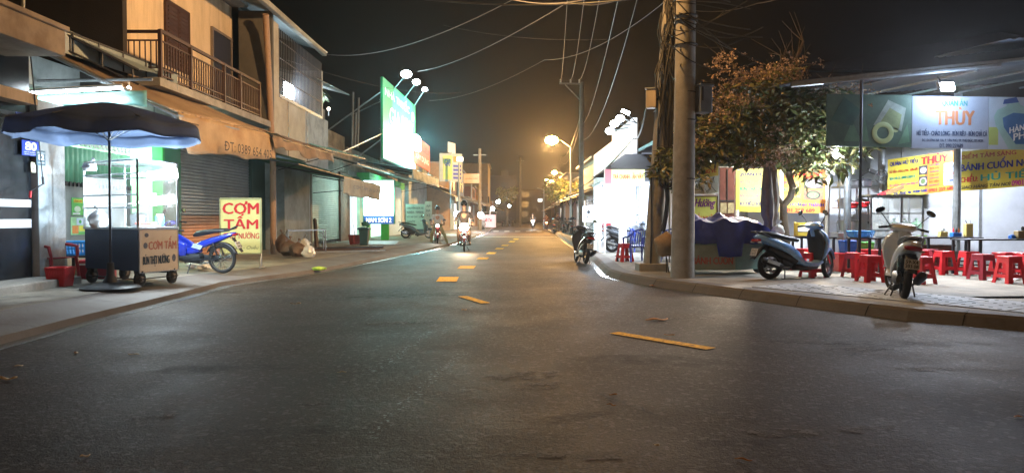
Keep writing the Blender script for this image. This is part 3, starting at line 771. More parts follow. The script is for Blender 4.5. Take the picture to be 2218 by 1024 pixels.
s.rect(.3, .55, 1, .95, mat('poster_paleblue', '#c0d4ea', .6, var=.05)); s.disc(.5, .74, .07, .1, M_green); s.rect(.06, .08, .4, .52, mat('poster_orange', '#d98b4a', .6, var=.2, scale=9), off=.004); s.rect(.45, .2, .8, .5, mat('poster_yellow', '#d6d44a', .6, var=.1)); s.rect(.4, .02, 1, .16, mat('poster_green', '#5cb65c', .6, var=.15))
t = thing('house_number_plate', 'dark weathered house number plate reading 82 on the pale pillar', 'sign', (0, 0, 0))
s = Sign(t, atX(79, 357, -7.985), (0, 1, 0), .24, .25, mat('enamel_faded', '#34505e', .5, var=.2), .012)
s.put('82', .2, .36, .8, .74, M_t_white, .03); s.put('ĐƯỜNG TRƯỜNG LƯU', .1, .78, .9, .9, M_t_white, .004); s.put('P. LONG TRƯỜNG', .14, .12, .86, .24, M_t_white, .004)
t = thing('awning_crank', 'long thin awning crank with a red handle hanging by the pale pillar', 'crank', (0, 0, 0))
b = MB().path([atX(66, 120, -7.75), atX(93, 390, -7.85)], .011, 6); b.path([atX(93, 390, -7.85), atX(94, 398, -7.85), atX(66, 414, -7.85)], .011, 6); b.build('rod', M_dark, t)
MB().path([atX(66, 414, -7.85), atX(65, 428, -7.85)], .02, 8).build('grip', M_t_red, t); MB().path([atX(92.5, 383, -7.85), atX(94, 399, -7.85)], .02, 8).build('grip', M_dark, t)

# ---------------------------------------------------------- grille house
h = thing('grille_house', 'house with tall barred upper windows over two dark folding gates', 'house', (0, 0, 0))
GX = -7.25
MB().bx(-14, GX, 26.0, 29.2, 3.2, 5.1).build('panel_wall', M_bluew, h)
MB().bx(GX - .25, GX, 22.45, 26.0, 3.3, 5.1).build('panel_wall', mat('cream_panel', '#aca390', .8, var=.12, dirt='#7b6a55', dirt_amt=.5), h)
b = MB()
for y in (24.0, 26.2): b.bx(GX, GX + .012, y, y + .04, 3.3, 5.1)
b.build('panel_joint', M_dark, h)
MB().bx(GX - .25, GX, 22.45, 23.1, 5.1, 7.3).build('corner_post', mat('cream_panel', '#aca390', .8, var=.12), h)
MB().bx(GX - .25, GX + .02, 23.1, 28.3, 5.06, 5.16).build('window_sill', M_gal, h)
b = MB()
for i in range(30): b.box((GX - .02, 23.2 + i * .175, 6.15), (.034, .034, 2.1))
for z in (5.7, 6.3, 6.85): b.box((GX - .02, 25.7, z), (.02, 5.2, .03))
b.build('window_grille', M_dark, h)
MB().bx(-9.3, -9.2, 23, 29, 5.1, 7.3).bx(-9.2, GX, 28.3, 28.4, 5.1, 6.9).build('room_wall', M_white, h)
b = MB()
for i in range(3): b.bx(-8.9, -8.6, 24.2 + i * 1.4, 25.2 + i * 1.4, 5.5, 6.5)
b.build('furniture', M_grey, h)
MB().bx(-14, -8.0, 26.0, 29.2, .15, 3.3).build('ground_wall', M_grey, h)
# ground floor: folding iron gates px 600..655
FX2 = -8.3
ya, yb = atX(600, 450, FX2).y, atX(662, 450, FX2).y
MB().bx(FX2 - .1, FX2 + .02, 25.9, ya, .15, 3.3).build('pale_column', M_bluew, h)
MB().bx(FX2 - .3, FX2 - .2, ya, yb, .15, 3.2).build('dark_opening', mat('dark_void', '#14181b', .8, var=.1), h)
b = MB(); n = 26
for i in range(n + 1):
    y = ya + i * (yb - ya) / n
    b.box((FX2, y, 1.55), (.02, .02, 2.6))
    if i < n:
        dy = (yb - ya) / n
        for z in (.5, .75, 1.25, 1.5, 2.2, 2.45):
            b.path([(FX2 + .015, y, z), (FX2 + .015, y + dy, z + .22)], .008, 4); b.path([(FX2 + .015, y, z + .22), (FX2 + .015, y + dy, z)], .008, 4)
b.build('folding_gate', M_gal, h)
MB().bx(FX2, FX2 + .06, (ya + yb) / 2 - .05, (ya + yb) / 2 + .05, .2, 2.9).build('gate_post', M_white, h)
MB().bx(FX2 - .1, FX2 + .05, ya, yb, 2.85, 3.3).build('gate_head', M_dkgreen, h)
MB().bx(FX2 - .1, FX2 + .03, yb, 30.6, .15, 3.4).build('pale_column', M_bluew, h)
pl = [(-7.15, 21.6, 7.2), (-7.2, 21.8, 6.9), (-7.3, 22.6, 3.0), G(592, 550, LZ)]
MB().path(pl, .09, 12).build('drain_pipe', mat('rusty_pipe', '#9c8068', .7, var=.2, dirt='#5a3a26', dirt_amt=.6, dscale=3), h, smooth=True)
t = thing('window_lamp', 'glaring white lamp behind the tall upper window bars', 'lamp', (0, 0, 0))
q = atX(625, 197, GX - .2); MB().box(q, (.1, .9, .45)).build('lamp_face', M_led, t)
MB().box(q - Vector((.1, 0, 0)), (.1, .7, .3)).build('lamp_body', M_dark, t)
light('POINT', 'window_light', q + Vector((-.5, 0, .5)), 150, LED, t, size=.15)
light('POINT', 'front_light', q + Vector((.25, 0, 0)), 60, LED, t, size=.15)

# ---------------------------------------------------------- awnings further along
def awning(lab, pa, pb, depth, rise, m, hang, mh, name='tarpaulin_awning', ribs=0, wall_x=-8.4, seed=1, letters=None, frame=M_gal):
    t = thing(name, lab, 'awning', (0, 0, 0))
    a, b2 = Vector(pa), Vector(pb)
    c2, d2 = Vector((wall_x, b2.y, b2.z + rise)), Vector((wall_x, a.y, a.z + rise))
    if ribs: corrugated(a, b2, c2, d2, ribs, .025, m, 'roof_sheet', t, nv=4, sag=.02)
    else: cloth(d2, c2, b2, a, m, 'roof_cloth', t, amp=.03, folds=6, seed=seed)
    if hang:
        cloth(a, b2, b2 - Z * hang + Vector((.05, 0, 0)), a - Z * (hang * .9) + Vector((.05, 0, 0)), mh, 'valance', t, amp=.035, folds=7, seed=seed + 5, hem=.05)
    if letters: 
        r = b2 - a; r.z = 0; text(t, letters, a + r * .2 + Vector((.12, 0, -hang * .7)), r, Z, r.length * .6, hang * .35, M_t_black, .008)
    f = MB()
    for u in (0.02, .5, .98):
        f.path([a.lerp(b2, u) - Z * .05, d2.lerp(c2, u) - Z * .05], .025, 6); (f.path([a.lerp(b2, u) - Z * .07, Vector((wall_x, a.lerp(b2, u).y, a.z - .5))], .015, 6) if u > .9 else None)
    f.path([a - Z * .04, b2 - Z * .04], .025, 6); f.build('arm', M_dark, t)
    return t
awning('bundled brown tarpaulin awning slung in front of the dark folding gates', atX(590, 292, -5.75), atX(722, 332, -5.6), 2, .55, M_tarp_b, .33, M_tarp_b, seed=4, wall_x=-7.3)
awning('dark green tarpaulin awning over the pale green shutter, with a faded hanging cloth', atX(645, 352, -5.9), atX(825, 402, -5.5), 2, .45, M_tarp_g, 0, None, seed=6)
t = thing('hanging_banner', 'faded creased white banner hanging from the green awning edge', 'banner', (0, 0, 0))
a, b2 = atX(745, 383, -5.63), atX(825, 404, -5.45)
cloth(a, b2, atX(823, 433, -5.45), atX(742, 422, -5.63), M_tarp_w, 'cloth', t, amp=.03, folds=5, seed=12)
r = b2 - a; r.z = 0
text(t, 'CƠM TẤM SÀI GÒN', a + r * .15 + Vector((.1, 0, -.36)), r, Z, r.length * .7, .2, mat('faded_blue', '#6c7c90', .8, var=.2), .01)
awning('pale teal corrugated awning above the brown bundled tarpaulin', atX(690, 318, -6.9), atX(792, 343, -6.6), 2, .5, mat('teal_sheet', '#7fb0aa', .5, metal=.3, var=.15), 0, None, 'sheet_awning', ribs=22, wall_x=-8.3)
awning('long zinc sheet awning running past the bright pharmacy front', atX(772, 352, -6.2), atX(945, 402, -5.3), 2, .55, M_sheet, 0, None, 'sheet_awning', ribs=60, wall_x=-8.2)
awning('green and white striped awning beneath the red billboard', atX(893, 366, -5.1), atX(949, 386, -4.75), 2, .4, mat('teal_canvas', '#7ea39c', .7, var=.15), .55, mat('striped_canvas', '#b9c4b8', .7, var=.25, scale=1, wave=('Y', 2.0, .4), dirt='#4c6a62', dirt_amt=.8, dscale=3), seed=9, wall_x=-7.5)

# ---------------------------------------------------------- house with pale green shutter, brick pillar
h = thing('shutter_house', 'low house with a pale green closed shutter and a brick pillar', 'house', (0, 0, 0))
SX = -8.3
slats(SX, 30.6, 35.4, .3, 3.3, .09, M_shut3, 'roller_shutter', h, th=.02)
MB().bx(SX - .1, SX + .04, 30.3, 30.6, .15, 3.5).build('conduit_strip', mat('rust_strip', '#66584a', .8, var=.2), h)
MB().bx(-14, SX - .1, 29.2, 37.6, .15, 4.3).build('wall', M_grey, h)
MB().bx(SX - .1, SX + .1, 35.4, 37.4, .15, 3.5).build('brick_pillar', M_brick, h)
MB().bx(SX - .1, SX, 29.2, 37.5, 3.35, 4.6).build('upper_boards', mat('stained_boards', '#8b857a', .85, var=.3, scale=2, dirt='#4a4640', dirt_amt=.7, wave=('Y', 3.0, .4)), h)
MB().bx(SX - .35, SX - .1, 27.5, 37.2, 4.6, 5.35).build('parapet', mat('mossy_parapet', '#77705f', .9, var=.35, scale=2.5, dirt='#2f2d28', dirt_amt=.8, bump=.5), h)
corrugated(atX(690, 172, -7.2), atX(757, 206, -7.0), Vector((-9.5, 31.5, 7.2)), Vector((-9.5, 26.8, 7.0)), 20, .02, M_sheet, 'upper_roof', h, nv=3)
MB().bx(-12, -9.2, 29.4, 36.5, 4.6, 6.6).build('rear_room', M_grey, h)
t = thing('bright_window', 'bright lit window above the mossy parapet', 'window', (0, 0, 0))
MB().bx(-9.19, -9.15, 29.8, 31.8, 5.4, 6.1).build('pane', M_led, t)
MB().bx(-9.19, -9.12, 29.7, 29.8, 5.3, 6.2).bx(-9.19, -9.12, 31.8, 31.9, 5.3, 6.2).bx(-9.19, -9.12, 29.7, 31.9, 5.25, 5.35).build('frame', M_white, t)
light('POINT', 'window_light', (-8.5, 30.8, 5.9), 60, LED, t, size=.1)
for x, z1, lab in ((763, 200, 'tallest bare metal pole behind the mossy parapet'), (775, 212, 'rightmost bare metal pole behind the mossy parapet'), (769, 245, 'shortest bare metal pole behind the mossy parapet')):
    a = atX(x, 320, -8.0); o = MB().tube(a, atX(x + 2, z1, -8.0), .05).build('metal_pole', M_gal); tag(o, lab, 'pole', 'bare poles behind the parapet')
# palm on the parapet
t = thing('potted_palm', 'small palm with drooping fronds behind the barred upper window', 'plant', (0, 0, 0))
pc = Vector((-8.3, 29.3, 5.3)); MB().path([pc, pc + Vector((-.05, .1, .7)), pc + Vector((0, .15, 1.0))], [.06, .05, .04], 8).build('trunk', M_wood, t)
b = MB(); top = pc + Vector((0, .15, 1.0))
for k in range(16):
    an = k * 2.4; L = random.uniform(.7, 1.1); pr = None
    d = Vector((math.cos(an), math.sin(an), 0)); sd = Vector((-d.y, d.x, 0))
    pts = [top + d * (L * u) + Z * (.45 * math.sin(u * 2.2) - .55 * u * u) for u in [i / 7 for i in range(8)]]
    for i in range(7):
        for sgn in (-1, 1):
            a0 = pts[i]; b.add([a0, pts[i + 1], pts[i + 1] + sd * sgn * .22 - Z * .12 + d * .1], [(0, 1, 2)])
b.build('fronds', mat('palm_green', '#4e6a2a', .6, var=.3), t)
t = thing('bare_bulb', 'small warm bulb glowing beside the palm', 'lamp', (0, 0, 0)); q = atX(712, 236, -8.0)
MB().ell(q, .07).build('bulb', mat('warm_glow', '#ffffff', .5, var=0, emit=(1, .8, .6), es=12), t); MB().tube(q, q - Z * .3, .02).build('holder', M_gal, t)

# ---------------------------------------------------------- bright shop NAM SON 2
h = thing('pharmacy_building', 'bright mint green shopfront with open lit doorway', 'building', (0, 0, 0))
MB().bx(-13, -8.4, 37.6, 54, .15, 4.4).build('wall', M_grey, h)
MB().bx(-8.39, -8.2, 41.5, 53, .2, 3.3).build('interior_glow', mat('lit_interior', '#e6ffee', .6, var=.15, scale=.7, emit=(.6, 1, .85), es=1.6), h)
MB().bx(-8.39, -8.1, 37.6, 38.6, .2, 3.2).build('glass_door', mat('lit_glass', '#e6f4ff', .2, var=.1, emit=(.7, .9, 1), es=1.0), h)
MB().bx(-8.39, -8.0, 38.8, 40.6, .2, 3.2).build('mint_wall', M_greenw, h)
MB().bx(-8.39, -7.95, 40.8, 41.6, .2, 3.6).build('green_pillar', M_green, h)
MB().bx(-8.39, -7.9, 53, 54.4, .2, 3.6).build('pillar', M_bluew, h)
MB().bx(-8.42, -7.7, 40, 53, 3.3, 3.75).build('fascia', M_green, h)
MB().bx(-8.45, -8.35, 37.6, 54, 3.75, 4.9).build('upper_boards', mat('stained_boards', '#8b857a', .85), h)
t = thing('lit_sign_box', 'glaring white light box with a blue foot reading NAM SON 2', 'sign', (0, 0, 0))
a, b2 = atY(788, 485, 37.2), atY(853, 485, 37.2); top = atY(788, 391, 37.2).z
MB().bx(a.x, b2.x, 37.2, 37.45, a.z, a.z + .42).build('blue_foot', mat('sign_blue', '#2a62b8', .5, var=.05, emit=(.1, .3, .8), es=.35), t)
MB().bx(a.x, b2.x, 37.2, 37.45, a.z + .42, top).build('light_face', mat('white_lightbox', '#ffffff', .5, var=0, emit=(.86, 1, .97), es=3.2), t)
MB().bx(a.x - .04, a.x, 37.18, 37.47, a.z, top).bx(b2.x, b2.x + .04, 37.18, 37.47, a.z, top).bx(a.x - .04, b2.x + .04, 37.18, 37.47, top, top + .04).build('casing', M_t_teal, t)
text(t, 'NAM SƠN 2', (a.x + .12, 37.2, a.z + .08), XD, Z, b2.x - a.x - .24, .26, mat('lit_white', '#ffffff', .5, var=0, emit=(1, 1, 1), es=1.5), .02)
MB().bx(a.x + .85, a.x + 1.25, 37.25, 37.4, LZ, a.z).build('green_leg', mat('lime_leg', '#36c04a', .5, var=.1), t)
MB().bx(a.x + .2, a.x + .26, 37.25, 37.4, LZ, a.z).build('green_leg', M_green, t)
light('AREA', 'sign_light', ((a.x + b2.x) / 2, 37.1, 2.2), 260, (.6, 1, .9), t, size=1.3, rot=(R(90), 0, 0))
light('POINT', 'shop_light', (-7.3, 42.5, 3.0), 300, (.5, 1, .85), t, size=.3)

# ---------------------------------------------------------- shutter shop with repair board
h = thing('grey_shutter_shop', 'grey shop with tall pale vertical panels beyond the bright pharmacy', 'building', (0, 0, 0))
MB().bx(-13, -7.6, 54.4, 66, .15, 5.6).build('wall', M_grey, h)
slats(-7.6, 38, 38.01, 3, 3.01, .5, M_shut, 'latch', h)
b = MB().bx(-7.6, -7.5, 44, 50, .2, 3.3); b.build('pale_panel', mat('aqua_panel', '#9fc0c0', .6, var=.1), h)
t = thing('repair_board', 'pale green board with grey lettering for motorbike repairs', 'sign', (0, 0, 0))
a = atY(879, 496, 43.0); s = Sign(t, a, XD, 1.1, 1.45, mat('pale_board', '#a5c0b8', .7, var=.1), .03)
for k, (tx, u) in enumerate((('CHUYÊN SỬA XE', .8), ('HONDA - YAMAHA', .62), ('VỎ XE CÁC LOẠI', .44), ('NHỚT', .25))): s.put(tx, .06, u, .94 if k < 3 else .5, u + .11, mat('board_grey', '#5c6a6c', .8, var=.1))
t = thing('repair_board', 'white board with faded lettering standing beside the pale green repair board', 'sign', (0, 0, 0))
a = atY(920, 493, 43.5); s = Sign(t, a, XD, .42, 1.55, mat('white_board', '#b4b4ac', .7, var=.1), .03)
for tx, u in (('ÁP', .78), ('HA', .6), ('XE', .42)): s.put(tx, .2, u, .8, u + .1, mat('board_grey', '#5c6a6c', .8, var=.1))

# ---------------------------------------------------------- green billboard with arm lamps, red billboard
BX = -7.1
t = thing('green_billboard', 'tall green billboard with white lettering lit from above by arm lamps', 'billboard', (0, 0, 0))
a, b2 = atX(830, 343, BX), atX(900, 372, BX + .5)
hh = atX(830, 167, BX).z - a.z
s = Sign(t, a, (b2 - a), (b2 - a).length, hh, mat('billboard_green', '#10a566', .6, var=.08), .12)
s.rect(0, 0, 1, .36, mat('billboard_pale', '#bfe4e4', .6, var=.12)); 
s.put('NHÀ THUỐC', .05, .80, .78, .95, M_t_white, .03, lift=.01); s.put('GIA HUY', .16, .48, .92, .7, M_t_white, .04, lift=.01); s.disc(.9, .8, .05, .07, M_t_white)
s.put('DƯỢC PHẨM - MỸ PHẨM', .08, .24, .92, .31, M_t_blue, .01, lift=.01); s.put('THỰC PHẨM CHỨC NĂNG', .08, .12, .92, .19, M_t_blue, .01, lift=.01)
f = MB()
for z_ in (4.6, 6.2, 7.8): f.path([s.at(0, (z_ - a.z) / hh, -.15), s.at(1, (z_ - a.z) / hh, -.15)], .05, 6)
for u in (.02, .5, .98): f.path([s.at(u, 0, -.15) - Z * .6, s.at(u, 1, -.15)], .05, 6)
for z_ in (5.6, 8.2): f.path([s.at(0, (z_ - a.z) / hh, -.15), s.at(0, (z_ - a.z) / hh - .25, -.15) + Vector((-2.6, -1.5, -1.2))], .04, 6)
f.path([atX(740, 330, -8.0), s.at(0, .3, -.1)], .04, 6); f.path([atX(760, 250, -9), s.at(0, .7, -.1)], .03, 6)
f.build('frame', M_gal, t)
top = [s.at(.3, 1), s.at(.62, 1), s.at(.95, 1)]; heads = [(880, 161), (902, 178), (920, 194)]
for i, (p, hd) in enumerate(zip(top, heads)):
    q = atX(hd[0], hd[1], p.x + 1.25)
    lt = thing('arm_lamp', ('white flood lamp reaching over the green billboard, nearest and highest of three', 'white flood lamp reaching over the green billboard, middle of three', 'white flood lamp reaching over the green billboard, farthest and smallest of three')[i], 'lamp', (0, 0, 0), group='arm lamps over the green billboard')
    MB().path([p - Z * .1, q], .035, 6).build('arm', M_gal, lt)
    MB().ell(q, .3 - i * .06, .3 - i * .06, .2 - .04 * i).build('lamp_head', M_led, lt)
    light('SPOT', 'flood', q - Z * .1 + Vector((.15, 0, 0)), 1700, TEAL, lt, size=.12, rot=aim(q, s.at(.25 + .3 * i, .45)), spot=R(110))
lt = thing('glare_lamp', 'glaring white lamp block at the foot of the green billboard', 'lamp', (0, 0, 0))
q = s.at(.78, .38, .45); MB().box(q, (.3, 2.2, .9)).build('lamp_face', mat('teal_led', '#ffffff', .5, var=0, emit=(.75, 1, 1), es=30), lt)
MB().path([s.at(.78, .3, 0), q], .04, 6).build('bracket', M_gal, lt)
light('POINT', 'glare', q + Vector((.5, 0, 0)), 3600, TEAL, lt, size=.35)
light('POINT', 'glare_low', q + Vector((.2, -1.8, .2)), 1500, TEAL, lt, size=.3)
t = thing('red_billboard', 'salmon red billboard with columns of lettering beyond the green one', 'billboard', (0, 0, 0))
a, b2 = atX(897, 352, -6.6), atX(931, 372, -6.3); s = Sign(t, a, b2 - a, (b2 - a).length, atX(897, 290, -6.6).z - a.z, mat('billboard_red', '#d05a48', .6, var=.1), .1)
s.put('VẬT LIỆU', .08, .55, .92, .85, M_t_red, .01); s.put('XÂY DỰNG', .08, .15, .92, .45, M_t_white, .01)
MB().path([s.at(0, 0, -.1) - Z * 1, s.at(0, 1, -.1)], .05, 6).path([s.at(1, 0, -.1) - Z * 1, s.at(1, 1, -.1)], .05, 6).build('frame', M_gal, t)

# ---------------------------------------------------------- far left: signs and small houses
t = thing('yellow_panel_sign', 'grey and yellow shop panel with dark lettering lines over the far awnings', 'billboard', (0, 0, 0))
a = atY(952, 393, 60); s = Sign(t, a, XD + YD * .5, 2.0, 2.3, mat('grey_panel', '#7f8688', .7, var=.1), .1)
s.rect(.15, .08, .55, .92, mat('dull_yellow', '#9a9a55', .7, var=.1)); s.put('GAS', .22, .55, .48, .8, M_t_blue)
for k in range(4): s.rect(.6, .1 + k * .14, .95, .18 + k * .14, M_t_blue, off=.003)
s.rect(.6, .7, .95, .9, M_t_orange, off=.003); MB().path([s.at(.5, 0, -.1) - Z * 2.2, s.at(.5, 1, -.1)], .08, 6).build('post', M_gal, t)
t = thing('blank_sign', 'tilted blank white square sign high above the yellow panel', 'sign', (0, 0, 0))
a = atY(970, 330, 66); s = Sign(t, a, (1, .2, -.25), .7, .95, M_white, .06); MB().path([a + XD * .3, a + XD * .2 - Z * 2.2], .04, 6).build('post', M_gal, t)
t = thing('street_lamp', 'slim pole with a small square white lamp at its top on the far left pavement', 'street lamp', (0, 0, 0))
a = G(993, 500, LZ); a = Vector((atY(994, 400, 60).x, 60, 0)); MB().tube(a + Z * LZ, atY(994, 352, 60), .09, .07).build('pole', M_gal, t)
MB().box(atY(996, 345, 60), (.5, .3, .32)).build('lamp_head', mat('dim_led', '#ffffff', .5, var=0, emit=(.8, .92, 1), es=3), t)
t = thing('small_white_sign', 'wide cream shop sign with one faint line of lettering, far left roofs', 'sign', (0, 0, 0))
a = atY(1004, 397, 66); s = Sign(t, a, XD, 1.4, .85, mat('cream_sign', '#b1a194', .7, var=.08), .1); s.put('QUÁN CƠM', .12, .4, .88, .58, M_t_black)
MB().path([s.at(.5, 0, -.1) - Z * 1.5, s.at(.5, 1, -.1)], .06, 6).build('post', M_gal, t)
for i, (px, py, Y, lab) in enumerate(((1039, 322, 70, 'concrete pole rising over the cream sign on the left'), (1127, 340, 120, 'far thin pole in front of the tall orange lit block'))):
    a = atY(px, py, Y); t = thing('utility_pole', lab, 'pole', (a.x, Y, 0), group='utility poles far along the street')
    MB().tube((0, 0, 0), (0, 0, a.z), .2, .14, 10).build('shaft', M_pole, t); MB().box((0, 0, a.z - .6), (1.2, .1, .1)).build('crossarm', M_gal, t)

rnd = random.Random(5)
M_far = [mat('far_wall_%s' % n, c, .9, var=.25, scale=1.2, dirt='#3d3833', dirt_amt=.6) for n, c in (('tan', '#9b8266'), ('grey', '#7b7f80'), ('cream', '#a69a84'), ('rose', '#8d6a5c'))]
labs = ['narrow far house on the left with a tan tarpaulin awning', 'low grey far house on the left with a zinc awning', 'two storey cream far house on the left', 'rose coloured far house on the left row',
        'small far shop on the left with a wide sloping awning', 'far grey house on the left behind parked motorbikes', 'tall far cream block on the left', 'last small house on the left before the crossing block']
ys = [66, 75, 83, 92, 102, 113, 126, 140, 156]
for i in range(8):
    y0, y1 = ys[i], ys[i + 1] - .3; fx = -5.6 + (y0 - 66) * .025
    H = rnd.choice([3.6, 4.4, 6.2, 5.2]) if i != 6 else 10.5
    h = thing('far_house', labs[i], 'house', (fx, y0, 0), group='small houses far along the left side')
    MB().bx(-8, 0, 0, y1 - y0, .1, H).build('wall', M_far[i % 4], h)
    slats(.02, .6, (y1 - y0) * .55, .2, 2.9, .12, M_shut if i % 2 else M_shut3, 'roller_shutter', h)
    if i % 2 == 0: MB().bx(0, .05, (y1 - y0) * .62, (y1 - y0) * .95, .2, 2.7).build('lit_doorway', mat('far_lit_door', '#fff4e0', .6, var=.2, emit=(1, .93, .85), es=1.2), h)
    cloth((0, 0, 3.5), (0, y1 - y0, 3.5), (2.2, y1 - y0, 2.75), (2.2, 0, 2.75), [M_tarp_w, M_tarp_b, M_tarp_o][i % 3], 'awning', h, amp=.04, folds=5, seed=i)
    if H > 4: MB().bx(0, .06, 1, 2.2, 3.9, 5).bx(0, .06, 4, 5.2, 3.9, 5).build('window', mat('dark_pane', '#20242c', .2, var=.1), h)
    MB().bx(-8, .3, -.1, y1 - y0 + .1, H, H + .12).build('roof', M_conc, h)
# the long pale awning right behind the riders
awning('long tan tarpaulin awning behind the two riders', atX(985, 425, -4.6), atX(1060, 441, -3.9), 2, 1.0, M_tarp_w, .4, M_tarp_w, seed=21, wall_x=-7.0)
awning('short orange-tinted canvas awning past the striped one', atX(955, 404, -5.4), atX(985, 414, -5.2), 2, .8, M_tarp_o, 0, None, seed=22, wall_x=-7.4)

def lampbulb(lab, px, py, Y, r, power, color, m, name='shop_lamp', hang=.5):
    q = atY(px, py, Y); t = thing(name, lab, 'lamp', tuple(q))
    MB().ell((0, 0, 0), r).build('bulb', m, t); MB().tube((0, 0, r * .7), (0, 0, r + hang), .015).build('cord', M_cable, t)
    light('POINT', 'bulb_lamp', (0, -r - .08, -.05), power, color, t, size=r); return t
lampbulb('white lamp hung above the far left shops, highest of the row', 1079, 437, 82, .22, 700, (1, .95, .9), M_led)
lampbulb('white bulb lower down by the pink lit stall', 1067, 452, 72, .2, 350, (.9, .9, 1), M_led)
lampbulb('white bulb right behind the rider with the bright headlight', 1041, 466, 62, .26, 500, (.95, .93, 1), M_led)
lampbulb('small white bulb between the two riders', 989, 464, 50, .2, 200, (.95, .95, 1), M_led)
lampbulb('tiny far white bulb by the orange lit wall', 1103, 446, 105, .2, 250, (.9, .95, 1), M_led)
t = thing('pink_stall', 'small stall with a pink and white lit front on the left pavement', 'stall', tuple(G(1058, 494, 0)))
MB().bx(-.9, .9, 0, .8, .1, 1.7).build('lit_front', mat('pink_front', '#ffd6e0', .6, var=.3, scale=4, emit=(1, .7, .75), es=1.0), t, bevel=.02)
MB().bx(-1.1, 1.1, -.5, 1.1, 2.0, 2.08).build('roof', M_white, t); 
for x in (-1, 1):
    for y in (-.4, 1.0): MB().tube((x, y, .1), (x, y, 2.0), .03).build('post', M_gal, t)
text(t, 'XÔI', (-.5, 0, .8), XD, Z, .9, .5, M_t_red, .03)
# tall block closing the view
h = thing('apartment_block', 'tall dark block with an orange lit edge closing the left side of the far street', 'building', (-3, 170, 0))
MB().bx(-14, 4.0, 0, 12, 0, 11).build('wall', M_party, h)
for k in range(4):
    MB().bx(.5, 2.2, -.08, 0, 2 + k * 2.9, 3.6 + k * 2.9).build('window', mat('dark_pane', '#20242c', .2), h)
h = thing('corner_block', 'orange lit narrow building right at the end of the street', 'building', (4.5, 200, 0))
MB().bx(-4, 6, 0, 10, 0, 9).build('wall', mat('far_orange_wall', '#4a3c30', .9, var=.2), h)
for k in range(3): MB().bx(-2, 0, -.08, 0, 1.5 + k * 2.7, 3 + k * 2.7).build('window', mat('dark_pane', '#20242c', .2), h)
# ================================================================== RIGHT SIDE
M_panelw = mat('white_shop_panel', '#b9bfca', .5, var=.08, scale=1.0, dirt='#7c828c', dirt_amt=.35)
M_ban_y = mat('banner_yellow', '#dccb46', .5, var=.18, scale=2, bump=.5, bscale=5, dirt='#a8984a', dirt_amt=.5, dscale=2)
M_ban_o = mat('banner_orange', '#dd8a35', .55, var=.12, scale=3)
M_ban_w = mat('banner_white', '#949ba8', .6, var=.12, scale=1.5, bump=.35, bscale=4, spec=.3)
M_ban_g = mat('banner_green', '#4a6350', .55, var=.3, scale=3, dirt='#2f4c44', dirt_amt=.5, dscale=2)
# ---------------------------------------------------------- noodle shop structure
h = thing('noodle_shop', 'open fronted noodle shop with white metal panels and a sheet roof on thin posts', 'shop', (0, 0, 0))
def wy(x): return 20.6 - .22 * (x - 4.5)
def wseg(x0, x1, z0, z1, m, name, dy=0.0, th=.06):
    a, b2 = Vector((x0, wy(x0) + dy, 0)), Vector((x1, wy(x1) + dy, 0))
    t = (b2 - a).normalized(); n = Vector((-t.y, t.x, 0)) * th
    return MB().prism([a + Z * z0, b2 + Z * z0, b2 + Z * z1, a + Z * z1], n).build(name, m, h)
xs = [4.2, 6.4, 8.4, 10.2, 12.0, 13.2, 15.5]
for a, b2 in zip(xs[:-1], xs[1:]): wseg(a + .02, b2 - .02, .16, 2.15, M_panelw, 'wall_panel'); wseg(a + .02, b2 - .02, 2.2, 4.1, mat('upper_grey_panel', '#8f969c', .6, var=.12), 'upper_panel')
for x in xs: wseg(x - .03, x + .03, .15, 4.1, M_gal, 'panel_post', dy=-.03, th=.05)
wseg(4.2, 15.5, 2.14, 2.22, M_gal, 'rail', dy=-.04)
# side wall to the left (kitchen end)
roofq = [(5.6, 14.9, 4.0), (15.8, 14.2, 4.95), (15.8, 21.0, 5.3), (4.0, 21.0, 4.3)]
corrugated(roofq[0], roofq[1], roofq[2], roofq[3], 60, .02, mat('blue_grey_roof', '#5b6472', .6, metal=.2, var=.2), 'roof', h, nv=3)
corrugated((9.6, 14.4, 4.75), (15.8, 13.9, 5.35), (15.8, 16.8, 5.6), (9.6, 16.9, 4.95), 36, .02, mat('blue_grey_roof', '#5b6472', .6), 'upper_roof', h, nv=2)
MB().path([roofq[0], roofq[1]], .04, 6).path([(5.6, 14.9, 3.95), (9.6, 14.6, 4.3)], .04, 6).build('eave_bar', M_gal, h)
for i in range(6): x = 6.0 + i * 1.7; MB().path([(x, 15, 4.0 + i * .14), (x - .2, 20.9, 4.35 + i * .12)], .03, 6).build('rafter', M_gal, h)
def post(px, py, Y, z1, r, m=M_gal, nm='post'):
    a = atY(px, py, Y); return MB().tube((a.x, Y, RZ), (a.x, Y, z1), r, n=10).build(nm, m, h)
post(1861, 600, 14.3, 3.95, .028, M_dark); post(1834, 590, 16.2, 3.9, .075, M_gal); post(2070, 600, 17.3, 4.2, .085, M_gal)
post(1692, 500, 18.9, 4.0, .05, M_white); post(1791, 500, 18.9, 4.0, .05, M_white); post(1596, 500, 18.9, 3.9, .05, M_white); post(1908, 500, 19.2, 4.1, .09, M_gal)
cloth((4.2, 17.3, 4.1), (7.1, 16.9, 4.1), (7.1, 16.95, 2.86), (4.2, 17.35, 2.72), mat('dark_sheet_cloth', '#23262a', .8, var=.2), 'added_dark_sheet', h, amp=.04, folds=6, seed=77, hem=.03)  # added dark sheet stands in for the shade behind the tree crown
